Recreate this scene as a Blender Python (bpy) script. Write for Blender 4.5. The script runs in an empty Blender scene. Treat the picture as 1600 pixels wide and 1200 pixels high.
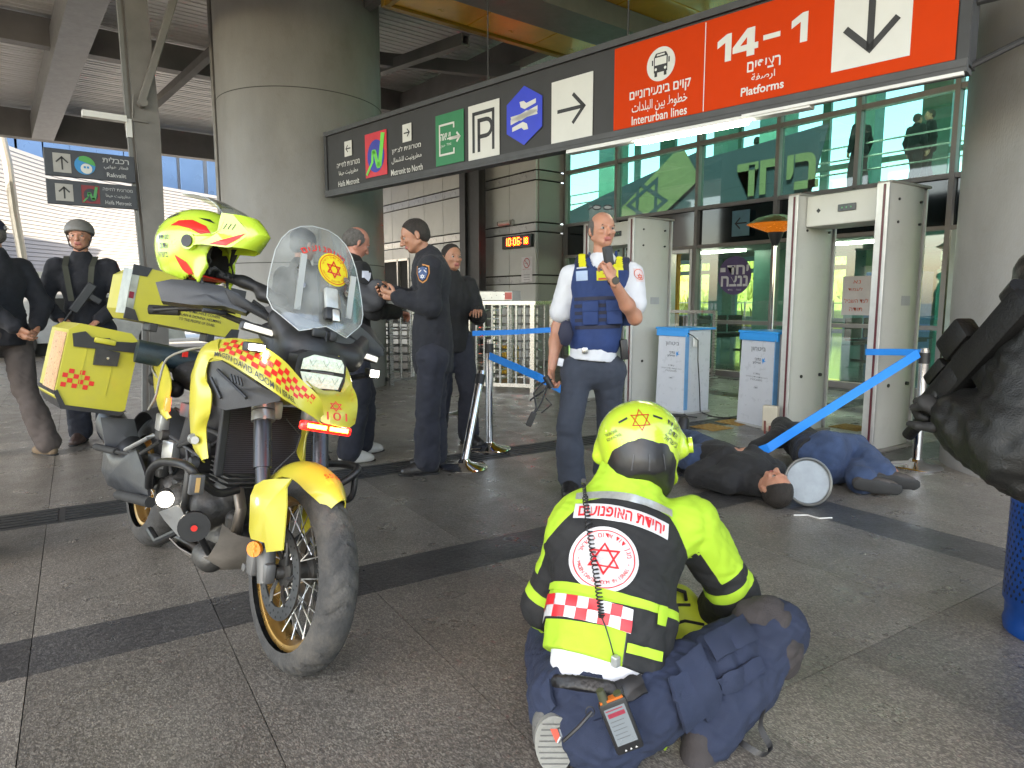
import bpy, bmesh, math, random
import numpy as np
from mathutils import Vector, Matrix
from mathutils.bvhtree import BVHTree
random.seed(7); rng = np.random.RandomState(11)
S = bpy.context.scene
# ------------------------------------------------------------------ camera, sky, sun, exposure
YAW = math.radians(37.4); PITCH = math.radians(7.0); EYE = 1.25; FPX = 1060.0
cam = bpy.data.objects.new('camera', bpy.data.cameras.new('camera'))
S.collection.objects.link(cam)
cam.location = (0, 0, EYE); cam.rotation_euler = (math.radians(90) - PITCH, 0, -YAW)
cam.data.sensor_width = 36; cam.data.lens = 36 * FPX / 1600
cam.data.clip_start = 0.05; cam.data.clip_end = 2000
S.camera = cam
W = bpy.data.worlds.new('World'); S.world = W; W.use_nodes = True
nt = W.node_tree; nt.nodes.clear()
sky = nt.nodes.new('ShaderNodeTexSky'); sky.sky_type = 'NISHITA'; sky.sun_disc = False
SUN_EL, SUN_AZ = math.radians(52), math.radians(243)      # azimuth clockwise from +Y (towards which the sun stands)
sky.sun_elevation = SUN_EL; sky.sun_rotation = SUN_AZ; sky.air_density = 1.0; sky.dust_density = 2.0; sky.ozone_density = 1.0
bg = nt.nodes.new('ShaderNodeBackground'); bg.inputs[1].default_value = 0.15
wo = nt.nodes.new('ShaderNodeOutputWorld')
nt.links.new(sky.outputs[0], bg.inputs[0]); nt.links.new(bg.outputs[0], wo.inputs[0])
sl = bpy.data.lights.new('sun', 'SUN'); sl.energy = 3.2; sl.angle = math.radians(0.53); sl.color = (1, .95, .87)
sun = bpy.data.objects.new('sun', sl); S.collection.objects.link(sun)
sdir = Vector((math.sin(SUN_AZ) * math.cos(SUN_EL), math.cos(SUN_AZ) * math.cos(SUN_EL), math.sin(SUN_EL)))
sun.rotation_euler = sdir.to_track_quat('Z', 'Y').to_euler()
S.view_settings.view_transform = 'Standard'; S.view_settings.look = 'None'
S.view_settings.exposure = 2.75; S.view_settings.gamma = 1.0
S.view_settings.use_white_balance = True; S.view_settings.white_balance_temperature = 7700; S.view_settings.white_balance_tint = 8
S.render.engine = 'CYCLES'; S.cycles.use_denoising = True
S.cycles.max_bounces = 7; S.cycles.transparent_max_bounces = 12; S.cycles.sample_clamp_indirect = 4.0
S.cycles.caustics_reflective = False; S.cycles.caustics_refractive = False

# ------------------------------------------------------------------ surveying helpers (real 3-D points from sight lines and distances)
_F = np.array([math.sin(YAW) * math.cos(PITCH), math.cos(YAW) * math.cos(PITCH), -math.sin(PITCH)])
_R = np.array([math.cos(YAW), -math.sin(YAW), 0.0]); _U = np.cross(_R, _F)
_C = np.array([0, 0, EYE]); FH = np.array([math.sin(YAW), math.cos(YAW), 0.0])
def _ray(x, y): return _F * FPX + _R * (x - 800) + _U * (600 - y)
def ground(x, y, z=0.0):
    d = _ray(x, y); return Vector(_C + d * ((z - EYE) / d[2]))
def on_x(x, y, X):
    d = _ray(x, y); return Vector(_C + d * (X / d[0]))
def on_y(x, y, Y):
    d = _ray(x, y); return Vector(_C + d * (Y / d[1]))
def at(x, y, dep):
    d = _ray(x, y); return Vector(_C + d * (dep / float(d @ FH)))
def depth(p): return float(np.array(p) @ FH)

# ------------------------------------------------------------------ object helpers
def link(o): S.collection.objects.link(o); return o
def tag(o, label=None, cat=None, group=None, kind=None):
    if label: o['label'] = label
    if cat: o['category'] = cat
    if group: o['group'] = group
    if kind: o['kind'] = kind
    return o
def empty(name, loc=(0, 0, 0), rz=0.0, label=None, cat=None, group=None):
    o = bpy.data.objects.new(name, None); o.empty_display_size = .2; link(o)
    o.matrix_basis = Matrix.Translation(Vector(loc)) @ Matrix.Rotation(rz, 4, 'Z')
    return tag(o, label, cat, group)
def kids(o): return [c for c in S.objects if c.parent == o]
def copy_tree(o, parent=None, loc=None, rz=None, label=None):
    ch = [c for c in o.children]
    c = o.copy(); link(c); c.parent = parent
    if loc is not None:
        z = rz if rz is not None else o.rotation_euler.z
        c.matrix_basis = Matrix.Translation(Vector(loc)) @ Matrix.Rotation(z, 4, 'Z')
    if label: c['label'] = label
    for k in ch: copy_tree(k, c)
    return c

class MB:
    """collects shapes, builds ONE mesh object"""
    def __init__(s): s.v = []; s.f = []; s.m = []
    def add(s, vs, fs, mi=0, mat=None):
        b = len(s.v)
        for p in vs: s.v.append(tuple(mat @ Vector(p)) if mat is not None else tuple(p))
        for f in fs: s.f.append([b + i for i in f]); s.m.append(mi)
        return s
    def box(s, c, d, rz=0, mi=0, mat=None, ch=0.0):
        x, y, z = d[0] / 2, d[1] / 2, d[2] / 2
        M = Matrix.Translation(Vector(c)) @ Matrix.Rotation(rz, 4, 'Z')
        if mat is not None: M = mat @ M
        if ch <= 0:
            vs = [(i * x, j * y, k * z) for k in (-1, 1) for j in (-1, 1) for i in (-1, 1)]
            fs = [(0, 2, 3, 1), (4, 5, 7, 6), (0, 1, 5, 4), (1, 3, 7, 5), (3, 2, 6, 7), (2, 0, 4, 6)]
            return s.add(vs, fs, mi, M)
        ch = min(ch, .45 * min(d))
        bm = bmesh.new(); bmesh.ops.create_cube(bm, size=1)
        for v in bm.verts: v.co = Vector((v.co.x * d[0], v.co.y * d[1], v.co.z * d[2]))
        bmesh.ops.bevel(bm, geom=bm.edges[:], offset=ch, segments=2, profile=.5, affect='EDGES')
        bm.verts.index_update()
        s.add([v.co[:] for v in bm.verts], [[v.index for v in f.verts] for f in bm.faces], mi, M); bm.free(); return s
    def cyl(s, a, b, r, r2=None, n=16, mi=0, caps=True):
        a, b = Vector(a), Vector(b); r2 = r if r2 is None else r2
        q = (b - a).to_track_quat('Z', 'Y') if (b - a).length > 1e-9 else Vector((0, 0, 1)).to_track_quat('Z', 'Y')
        X, Y = q @ Vector((1, 0, 0)), q @ Vector((0, 1, 0))
        vs = [a + X * r * math.cos(2 * math.pi * i / n) + Y * r * math.sin(2 * math.pi * i / n) for i in range(n)]
        vs += [b + X * r2 * math.cos(2 * math.pi * i / n) + Y * r2 * math.sin(2 * math.pi * i / n) for i in range(n)]
        fs = [(i, (i + 1) % n, n + (i + 1) % n, n + i) for i in range(n)]
        if caps: fs += [tuple(range(n - 1, -1, -1)), tuple(range(n, 2 * n))]
        return s.add(vs, fs, mi)
    def tube(s, pts, r, n=8, mi=0, closed=False):
        pts = [Vector(p) for p in pts]; m = len(pts); rr = r if isinstance(r, (list, tuple)) else [r] * m
        vs = []; up = None
        for i, p in enumerate(pts):
            t = (pts[(i + 1) % m] - pts[i - 1]) if closed else (pts[min(i + 1, m - 1)] - pts[max(i - 1, 0)])
            t.normalize()
            if up is None: up = t.orthogonal().normalized()
            up = (up - t * up.dot(t)); up = up.normalized() if up.length > 1e-6 else t.orthogonal().normalized()
            w = t.cross(up)
            vs += [p + up * rr[i] * math.cos(2 * math.pi * k / n) + w * rr[i] * math.sin(2 * math.pi * k / n) for k in range(n)]
        fs = []
        for i in range(m if closed else m - 1):
            j = (i + 1) % m
            fs += [(i * n + k, i * n + (k + 1) % n, j * n + (k + 1) % n, j * n + k) for k in range(n)]
        if not closed: fs += [tuple(range(n - 1, -1, -1)), tuple((m - 1) * n + k for k in range(n))]
        return s.add(vs, fs, mi)
    def lathe(s, prof, n=24, mi=0, mat=None, a0=0, a1=2 * math.pi):
        full = abs(a1 - a0 - 2 * math.pi) < 1e-6; k = len(prof); cols = n if full else n + 1
        vs = [(r * math.cos(a0 + (a1 - a0) * i / n), r * math.sin(a0 + (a1 - a0) * i / n), z) for i in range(cols) for r, z in prof]
        fs = [(i * k + j, ((i + 1) % cols) * k + j, ((i + 1) % cols) * k + j + 1, i * k + j + 1) for i in range(n) for j in range(k - 1)]
        return s.add(vs, fs, mi, mat)
    def prism(s, poly, h, mi=0, mat=None, z0=0.0):
        n = len(poly); vs = [(x, y, z0) for x, y in poly] + [(x, y, z0 + h) for x, y in poly]
        fs = [tuple(range(n - 1, -1, -1)), tuple(range(n, 2 * n))] + [(i, (i + 1) % n, n + (i + 1) % n, n + i) for i in range(n)]
        return s.add(vs, fs, mi, mat)
    def quad(s, *p, mi=0): return s.add(p, [tuple(range(len(p)))], mi)
    def sheet(s, rows, th=0.0, mi=0):
        """grid of points -> sheet, given thickness th along its normals"""
        R, Cc = len(rows), len(rows[0]); P = [[Vector(p) for p in r] for r in rows]
        vs = [p for r in P for p in r]
        fs = [(i * Cc + j, i * Cc + j + 1, (i + 1) * Cc + j + 1, (i + 1) * Cc + j) for i in range(R - 1) for j in range(Cc - 1)]
        if th:
            N = []
            for i in range(R):
                for j in range(Cc):
                    a = P[min(i + 1, R - 1)][j] - P[max(i - 1, 0)][j]; b = P[i][min(j + 1, Cc - 1)] - P[i][max(j - 1, 0)]
                    N.append(b.cross(a).normalized())
            o = len(vs); vs = vs + [v - N[i] * th for i, v in enumerate(vs)]
            fs2 = [tuple(o + q for q in reversed(f)) for f in fs]
            rim = [i for i in range(Cc)] + [r * Cc + Cc - 1 for r in range(1, R)] + [(R - 1) * Cc + i for i in range(Cc - 2, -1, -1)] + [r * Cc for r in range(R - 2, 0, -1)]
            fs = fs + fs2 + [(rim[i], rim[(i + 1) % len(rim)], o + rim[(i + 1) % len(rim)], o + rim[i]) for i in range(len(rim))]
        return s.add(vs, fs, mi)
    def build(s, name, mats, parent=None, smooth=False, **kw):
        me = bpy.data.meshes.new(name); me.from_pydata(s.v, [], s.f)
        mats = mats if isinstance(mats, (list, tuple)) else [mats]
        for m in mats: me.materials.append(m)
        if len(mats) > 1: me.polygons.foreach_set('material_index', s.m)
        me.update()
        bm = bmesh.new(); bm.from_mesh(me)
        bmesh.ops.recalc_face_normals(bm, faces=bm.faces[:]); bm.to_mesh(me); bm.free()
        if smooth:
            me.polygons.foreach_set('use_smooth', [True] * len(me.polygons))
            try: me.set_sharp_from_angle(angle=math.radians(38))
            except Exception: pass
        o = link(bpy.data.objects.new(name, me)); o.parent = parent
        return tag(o, **kw)

def sep(q, name, m, parent=None, smooth=False):
    """builds every loose piece of q as an object of its own"""
    n = len(q.v); r = list(range(n))
    def fd(a):
        while r[a] != a: r[a] = r[r[a]]; a = r[a]
        return a
    for f in q.f:
        for i in f[1:]: r[fd(i)] = fd(f[0])
    G_s = {}
    for f, mi in zip(q.f, q.m): G_s.setdefault(fd(f[0]), []).append((f, mi))
    for fs in G_s.values():
        ix = {}; p = MB()
        for f, mi in fs:
            for i in f:
                if i not in ix: ix[i] = len(p.v); p.v.append(q.v[i])
            p.f.append([ix[i] for i in f]); p.m.append(mi)
        p.build(name, m, parent, smooth=smooth)
# ------------------------------------------------------------------ materials
_mc = {}
def mat(name, col=(.5, .5, .5), rough=.5, metal=0.0, var=.12, scale=6.0, bump=0.0, bscale=60.0, col2=None, emit=0.0, ecol=None,
        coat=0.0, sheen=0.0, stretch=(1, 1, 1), spec=.5, wear=0.0, rvar=.12, sub=0.0):
    if name in _mc: return _mc[name]
    m = bpy.data.materials.new(name); m.use_nodes = True; t = m.node_tree; N = t.nodes; L = t.links
    b = N['Principled BSDF']; _mc[name] = m
    tc = N.new('ShaderNodeTexCoord'); mp = N.new('ShaderNodeMapping'); mp.inputs['Scale'].default_value = stretch
    L.new(tc.outputs['Object'], mp.inputs[0])
    n1 = N.new('ShaderNodeTexNoise'); n1.inputs['Scale'].default_value = scale; n1.inputs['Detail'].default_value = 6; n1.inputs['Roughness'].default_value = .6
    L.new(mp.outputs[0], n1.inputs['Vector'])
    rp = N.new('ShaderNodeValToRGB'); e = rp.color_ramp.elements
    c2 = col2 if col2 else tuple(c * (1 - var) for c in col); c1 = col if col2 else tuple(min(1, c * (1 + var)) for c in col)
    e[0].position = .3; e[0].color = (*c2, 1); e[1].position = .7; e[1].color = (*c1, 1)
    L.new(n1.outputs[0], rp.inputs[0]); out = rp.outputs[0]
    if wear > 0:
        n3 = N.new('ShaderNodeTexNoise'); n3.inputs['Scale'].default_value = 3.1; n3.inputs['Detail'].default_value = 9; n3.inputs['Roughness'].default_value = .75
        L.new(tc.outputs['Object'], n3.inputs['Vector'])
        r3 = N.new('ShaderNodeValToRGB'); r3.color_ramp.elements[0].position = .52; r3.color_ramp.elements[1].position = .68
        r3.color_ramp.elements[1].color = (wear, wear, wear, 1); r3.color_ramp.elements[0].color = (0, 0, 0, 1); L.new(n3.outputs[0], r3.inputs[0])
        mx = N.new('ShaderNodeMixRGB'); mx.inputs[2].default_value = (.16, .14, .115, 1)
        L.new(r3.outputs[0], mx.inputs[0]); L.new(out, mx.inputs[1]); out = mx.outputs[0]
    L.new(out, b.inputs['Base Color'])
    mr = N.new('ShaderNodeMapRange'); mr.inputs[3].default_value = max(.02, rough - rvar); mr.inputs[4].default_value = min(1, rough + rvar)
    n2 = N.new('ShaderNodeTexNoise'); n2.inputs['Scale'].default_value = scale * 2.7; n2.inputs['Detail'].default_value = 5
    L.new(mp.outputs[0], n2.inputs['Vector']); L.new(n2.outputs[0], mr.inputs[0]); L.new(mr.outputs[0], b.inputs['Roughness'])
    b.inputs['Metallic'].default_value = metal; b.inputs['Specular IOR Level'].default_value = spec
    b.inputs['Coat Weight'].default_value = coat; b.inputs['Coat Roughness'].default_value = .08; b.inputs['Sheen Weight'].default_value = sheen
    if sub: b.inputs['Subsurface Weight'].default_value = sub; b.inputs['Subsurface Radius'].default_value = (.02, .008, .004); b.inputs['Subsurface Scale'].default_value = .5
    if bump:
        n4 = N.new('ShaderNodeTexNoise'); n4.inputs['Scale'].default_value = bscale; n4.inputs['Detail'].default_value = 4
        L.new(mp.outputs[0], n4.inputs['Vector'])
        bp = N.new('ShaderNodeBump'); bp.inputs['Strength'].default_value = bump; bp.inputs['Distance'].default_value = .01
        L.new(n4.outputs[0], bp.inputs['Height']); L.new(bp.outputs[0], b.inputs['Normal'])
    if emit:
        b.inputs['Emission Color'].default_value = (*(ecol or col), 1); b.inputs['Emission Strength'].default_value = emit
    return m
def glassmat(name, tint=(.7, .9, .8), gloss=.12, rough=.02, dirt=0.0):
    m = bpy.data.materials.new(name); m.use_nodes = True; t = m.node_tree; N = t.nodes; L = t.links; N.clear(); _mc[name] = m
    o = N.new('ShaderNodeOutputMaterial'); tr = N.new('ShaderNodeBsdfTransparent'); tr.inputs[0].default_value = (*tint, 1)
    g = N.new('ShaderNodeBsdfGlossy'); g.inputs['Roughness'].default_value = rough
    lw = N.new('ShaderNodeFresnel'); lw.inputs['IOR'].default_value = 1.5
    ad = N.new('ShaderNodeMath'); ad.operation = 'MULTIPLY_ADD'; ad.inputs[1].default_value = 1.4; ad.inputs[2].default_value = gloss; ad.use_clamp = True
    L.new(lw.outputs[0], ad.inputs[0]); ge = N.new('ShaderNodeNewGeometry'); iv = N.new('ShaderNodeMath'); iv.operation = 'SUBTRACT'; iv.inputs[0].default_value = 1; L.new(ge.outputs['Backfacing'], iv.inputs[1]); mu = N.new('ShaderNodeMath'); mu.operation = 'MULTIPLY'; L.new(ad.outputs[0], mu.inputs[0]); L.new(iv.outputs[0], mu.inputs[1]); ad = mu
    mx = N.new('ShaderNodeMixShader'); L.new(ad.outputs[0], mx.inputs[0]); L.new(tr.outputs[0], mx.inputs[1]); L.new(g.outputs[0], mx.inputs[2]); last = mx
    if dirt:
        df = N.new('ShaderNodeBsdfDiffuse'); df.inputs[0].default_value = (.6, .62, .6, 1)
        tc = N.new('ShaderNodeTexCoord'); n = N.new('ShaderNodeTexNoise'); n.inputs['Scale'].default_value = 9; n.inputs['Detail'].default_value = 6
        L.new(tc.outputs['Object'], n.inputs['Vector'])
        mr = N.new('ShaderNodeMapRange'); mr.inputs[1].default_value = .35; mr.inputs[2].default_value = .8; mr.inputs[3].default_value = dirt * .3; mr.inputs[4].default_value = dirt * 1.6
        L.new(n.outputs[0], mr.inputs[0]); m2 = N.new('ShaderNodeMixShader'); L.new(mr.outputs[0], m2.inputs[0]); L.new(mx.outputs[0], m2.inputs[1]); L.new(df.outputs[0], m2.inputs[2]); last = m2
    L.new(last.outputs[0], o.inputs[0]); return m
def emat(name, col, s):
    m = bpy.data.materials.new(name); m.use_nodes = True; N = m.node_tree.nodes; b = N['Principled BSDF']; _mc[name] = m
    b.inputs['Base Color'].default_value = (*col, 1); b.inputs['Emission Color'].default_value = (*col, 1); b.inputs['Emission Strength'].default_value = s
    return m
def granite(name, c_lo, c_mid, c_hi, rough=.38):
    m = bpy.data.materials.new(name); m.use_nodes = True; t = m.node_tree; N = t.nodes; L = t.links; b = N['Principled BSDF']; _mc[name] = m
    g = N.new('ShaderNodeNewGeometry')
    vo = N.new('ShaderNodeTexVoronoi'); vo.inputs['Scale'].default_value = 330; vo.inputs['Randomness'].default_value = 1
    mp = N.new('ShaderNodeMapping'); mp.inputs['Rotation'].default_value = (0, 0, .7); mp.inputs['Scale'].default_value = (1, .45, 1)
    L.new(g.outputs['Position'], mp.inputs[0]); L.new(mp.outputs[0], vo.inputs['Vector'])
    sp = N.new('ShaderNodeSeparateColor'); L.new(vo.outputs['Color'], sp.inputs[0])
    rp = N.new('ShaderNodeValToRGB'); e = rp.color_ramp.elements; e[0].color = (*c_lo, 1); e[1].color = (*c_hi, 1); e[1].position = .97
    a = e.new(.35); a.color = (*[(x * .6 + y * .4) for x, y in zip(c_lo, c_mid)], 1); a = e.new(.62); a.color = (*c_mid, 1); a = e.new(.85); a.color = (*[(x + y) / 2 for x, y in zip(c_mid, c_hi)], 1)
    L.new(sp.outputs[0], rp.inputs[0])
    n = N.new('ShaderNodeTexNoise'); n.inputs['Scale'].default_value = 1.3; n.inputs['Detail'].default_value = 8; n.inputs['Roughness'].default_value = .7; L.new(g.outputs['Position'], n.inputs['Vector'])
    mr = N.new('ShaderNodeMapRange'); mr.inputs[1].default_value = .3; mr.inputs[2].default_value = .7; mr.inputs[3].default_value = .72; mr.inputs[4].default_value = 1.22; L.new(n.outputs[0], mr.inputs[0])
    oi = N.new('ShaderNodeObjectInfo'); m2 = N.new('ShaderNodeMapRange'); m2.inputs[3].default_value = .82; m2.inputs[4].default_value = 1.16; L.new(oi.outputs['Random'], m2.inputs[0])
    mu = N.new('ShaderNodeMath'); mu.operation = 'MULTIPLY'; L.new(mr.outputs[0], mu.inputs[0]); L.new(m2.outputs[0], mu.inputs[1])
    vm = N.new('ShaderNodeVectorMath'); vm.operation = 'SCALE'; L.new(rp.outputs[0], vm.inputs[0]); L.new(mu.outputs[0], vm.inputs['Scale'])
    # chewing gum spots and scuffs
    n5 = N.new('ShaderNodeTexVoronoi'); n5.inputs['Scale'].default_value = 3.2; L.new(g.outputs['Position'], n5.inputs['Vector'])
    r5 = N.new('ShaderNodeMapRange'); r5.inputs[1].default_value = .035; r5.inputs[2].default_value = .05; r5.inputs[3].default_value = .62; r5.inputs[4].default_value = 1; L.new(n5.outputs['Distance'], r5.inputs[0])
    v5 = N.new('ShaderNodeVectorMath'); v5.operation = 'SCALE'; L.new(vm.outputs[0], v5.inputs[0]); L.new(r5.outputs[0], v5.inputs['Scale'])
    L.new(v5.outputs[0], b.inputs['Base Color'])
    n6 = N.new('ShaderNodeTexNoise'); n6.inputs['Scale'].default_value = 5; n6.inputs['Detail'].default_value = 6; L.new(g.outputs['Position'], n6.inputs['Vector'])
    r6 = N.new('ShaderNodeMapRange'); r6.inputs[1].default_value = .3; r6.inputs[2].default_value = .7; r6.inputs[3].default_value = rough - .1; r6.inputs[4].default_value = rough + .12; L.new(n6.outputs[0], r6.inputs[0]); L.new(r6.outputs[0], b.inputs['Roughness'])
    n7 = N.new('ShaderNodeTexNoise'); n7.inputs['Scale'].default_value = 45; n7.inputs['Detail'].default_value = 5; L.new(g.outputs['Position'], n7.inputs['Vector'])
    bp = N.new('ShaderNodeBump'); bp.inputs['Strength'].default_value = .5; bp.inputs['Distance'].default_value = .006; L.new(n7.outputs[0], bp.inputs['Height']); L.new(bp.outputs[0], b.inputs['Normal'])
    return m

# ------------------------------------------------------------------ lettering (Hebrew and Arabic strings are laid out right to left here)
_AR = {'ا': ('ﺍ','ﺎ'), 'ب': ('ﺏ','ﺐ','ﺑ','ﺒ'), 'ت': ('ﺕ','ﺖ','ﺗ','ﺘ'), 'ة': ('ﺓ','ﺔ'), 'د': ('ﺩ','ﺪ'), 'ر': ('ﺭ','ﺮ'), 'ص': ('ﺹ','ﺺ','ﺻ','ﺼ'),
       'ط': ('ﻁ','ﻂ','ﻃ','ﻄ'), 'ف': ('ﻑ','ﻒ','ﻓ','ﻔ'), 'ق': ('ﻕ','ﻖ','ﻗ','ﻘ'), 'ل': ('ﻝ','ﻞ','ﻟ','ﻠ'), 'م': ('ﻡ','ﻢ','ﻣ','ﻤ'), 'ن': ('ﻥ','ﻦ','ﻧ','ﻨ'),
       'ه': ('ﻩ','ﻪ','ﻫ','ﻬ'), 'و': ('ﻭ','ﻮ'), 'ي': ('ﻱ','ﻲ','ﻳ','ﻴ'), 'ش': ('ﺵ','ﺶ','ﺷ','ﺸ'), 'ح': ('ﺡ','ﺢ','ﺣ','ﺤ'), 'خ': ('ﺥ','ﺦ','ﺧ','ﺨ'), 'أ': ('ﺃ','ﺄ')}
def shape(s):
    if not any('\u0590' <= c <= '\u06ff' for c in s): return s
    o = []
    for i, c in enumerate(s):
        if c in _AR:
            pj = i > 0 and s[i - 1] in _AR and len(_AR[s[i - 1]]) == 4; nj = i + 1 < len(s) and s[i + 1] in _AR and len(_AR[c]) == 4
            o.append(_AR[c][(3 if nj else 1) if pj else (2 if nj else 0)])
        else: o.append(c)
    return ''.join(o)[::-1]
_tc = {}
def text_geo(s, bold=0.0):
    """unit lettering: vertices (x centred, y centred, cap height about .7 of size 1), faces"""
    k = (s, bold)
    if k in _tc: return _tc[k]
    cu = bpy.data.curves.new('t', 'FONT'); cu.body = shape(s); cu.size = 1; cu.align_x = 'CENTER'; cu.align_y = 'CENTER'; cu.offset = bold; cu.resolution_u = 3; cu.fill_mode = 'FRONT'
    o = bpy.data.objects.new('t', cu); S.collection.objects.link(o); dg = bpy.context.evaluated_depsgraph_get()
    me = bpy.data.meshes.new_from_object(o.evaluated_get(dg)); v = [tuple(p.co) for p in me.vertices]; f = [tuple(p.vertices) for p in me.polygons]
    bpy.data.objects.remove(o); bpy.data.curves.remove(cu); bpy.data.meshes.remove(me)
    if v:
        xs = [p[0] for p in v]; ys = [p[1] for p in v]; cx, cy = (min(xs) + max(xs)) / 2, (min(ys) + max(ys)) / 2
        v = [(p[0] - cx, p[1] - cy) for p in v]; w = max(xs) - min(xs); h = max(ys) - min(ys)
    else: w = h = 1
    _tc[k] = (v, f, w, h); return _tc[k]
def put_text(mb, s, M, cx, cy, h=None, w=None, mi=0, bold=0.0, z=0.0, rot=0.0):
    """writes s centred on (cx, cy) of the plane of M (x right, y up, z towards the reader)"""
    v, f, tw, th = text_geo(s, bold)
    sx = (w / tw) if w else None; sy = (h / th) if h else None
    sx = sx or sy; sy = sy or sx; c, q = math.cos(rot), math.sin(rot)
    P = [(x * sx, y * sy) for x, y in v]
    mb.add([(cx + x * c - y * q, cy + x * q + y * c, z) for x, y in P], f, mi, M)
def star(mb, M, cx, cy, r, lw, mi=0, z=0.0, rot=0.0, sx=1.0):
    for k in (0, 1):
        for i in range(3):
            a = rot + math.pi / 2 + k * math.pi + i * 2 * math.pi / 3; b = a + 2 * math.pi / 3
            A = Vector((math.cos(a), math.sin(a))); B = Vector((math.cos(b), math.sin(b))); ri = r - 2 * lw
            mb.add([(cx + q.x * rr * sx, cy + q.y * rr, z + k * .0004 * (1 if M else 1)) for q, rr in ((A, r), (B, r), (B, ri), (A, ri))], [(0, 1, 2, 3)], mi, M)
def ring(mb, M, cx, cy, r0, r1, mi=0, z=0.0, n=40, sx=1.0):
    vs = [(cx + r * math.cos(2 * math.pi * i / n) * sx, cy + r * math.sin(2 * math.pi * i / n), z) for i in range(n) for r in (r0, r1)]
    mb.add(vs, [(2 * i, 2 * i + 1, (2 * i + 3) % (2 * n), (2 * i + 2) % (2 * n)) for i in range(n)], mi, M)
def disc(mb, M, cx, cy, r, mi=0, z=0.0, n=40, sx=1.0):
    mb.add([(cx + r * math.cos(2 * math.pi * i / n) * sx, cy + r * math.sin(2 * math.pi * i / n), z) for i in range(n)], [tuple(range(n))], mi, M)
def rect(mb, M, x0, y0, x1, y1, mi=0, z=0.0): mb.add([(x0, y0, z), (x1, y0, z), (x1, y1, z), (x0, y1, z)], [(0, 1, 2, 3)], mi, M)
def arrow(mb, M, cx, cy, s, ang, lw, mi=0, z=0.0):
    """open-headed arrow of length s pointing along ang"""
    c, q = math.cos(ang), math.sin(ang)
    def T(p): return (cx + p[0] * c - p[1] * q, cy + p[0] * q + p[1] * c, z)
    h = s / 2; a = lw / 2; k = .42 * s
    mb.add([T(p) for p in ((-h, -a), (h - a, -a), (h - a, a), (-h, a))], [(0, 1, 2, 3)], mi, M)
    for sg in (1, -1):
        mb.add([T((x, y * sg)) for x, y in ((h, 0), (h - k, k), (h - k - lw * .7, k - lw * .7), (h - lw * 1.4, 0))], [(0, 1, 2, 3)], mi, M)
def frame_mat(o, xdir, up=(0, 0, 1)):
    x = Vector(xdir).normalized(); y = Vector(up); y = (y - x * y.dot(x)).normalized(); z = x.cross(y)
    M = Matrix(((x.x, y.x, z.x, o[0]), (x.y, y.y, z.y, o[1]), (x.z, y.z, z.z, o[2]), (0, 0, 0, 1))); return M
# ================================================================== SETTING
GR = granite('granite_floor', (.083, .074, .065), (.160, .144, .124), (.29, .265, .225), .33)
GRD = granite('granite_dark_band', (.028, .027, .028), (.055, .053, .052), (.12, .117, .112), .34)
JOINT = mat('joint_dirt', (.02, .018, .016), .9)
ALU = mat('grey_aluminium', (.23, .225, .22), .42, .55, var=.08)
ALUL = mat('light_aluminium', (.42, .42, .41), .35, .7, var=.06)
STEEL = mat('brushed_steel', (.42, .415, .405), .28, 1.0, var=.08, stretch=(1, 1, 12))
CHROME = mat('polished_steel', (.75, .75, .76), .08, 1.0, var=.05, rvar=.05)
CONC = mat('concrete', (.285, .278, .268), .5, 0, stretch=(1, 1, .4), scale=1.6, bump=.25, bscale=90, col2=(.21, .205, .198), wear=.22, rvar=.15)
PAINTG = mat('grey_steel_paint', (.17, .16, .15), .5, 0, scale=3, var=.2, wear=.25)
DARKG = mat('dark_steel', (.035, .036, .038), .5, .2)
BLACK = mat('black_plastic', (.014, .014, .015), .45, var=.2)
RUB = mat('rubber', (.022, .022, .022), .75, var=.25)
WHITE = mat('white_paint', (.72, .72, .70), .4, var=.05)
# floor: bedding sheet + slabs laid one by one, grid turned a little against the building
TH = math.radians(4.8); FM = Matrix.Rotation(-TH, 4, 'Z')
mb = MB(); mb.quad((-300, -300, -.03), (300, -300, -.03), (300, 400, -.03), (-300, 400, -.03))
ASPH = mat('asphalt', (.06, .06, .06), .85, var=.25, scale=12, bump=.4, bscale=200)
mb.build('ground', ASPH, kind='structure')
mb = MB(); mb.box((5.0, 6.5, -.02), (30, 28, .012), mat=FM)
floor = mb.build('floor', JOINT, kind='structure')
T = .615; X0 = .398 - T * 9; G_ = .003
rows = [(-2.79, -1.45), (-1.45, -.11), (-.11, 1.265), (1.265, 2.68), (2.68, 2.99), (2.99, 4.52), (4.86, 6.1), (6.1, 7.35), (7.35, 8.6), (8.6, 9.9), (9.9, 11.2), (11.2, 12.5), (12.5, 14.2), (14.2, 16.2), (16.2, 18.6)]
_tm = {}
def slab(x0, x1, y0, y1, dark=False):
    w, h = x1 - x0 - G_, y1 - y0 - G_; k = (round(w, 4), round(h, 4), dark)
    if k not in _tm:
        m = MB(); m.box((0, 0, -.0065), (w, h, .013)); o = m.build('floor_tile', GRD if dark else GR); _tm[k] = o.data
    else:
        o = link(bpy.data.objects.new('floor_tile', _tm[k]))
    o.parent = floor
    p = FM @ Vector(((x0 + x1) / 2, (y0 + y1) / 2, 0)); o.matrix_basis = Matrix.Translation((p.x, p.y, random.uniform(-.0006, .0006))) @ FM
BX0, BX1 = 3.56, 3.90
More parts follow.
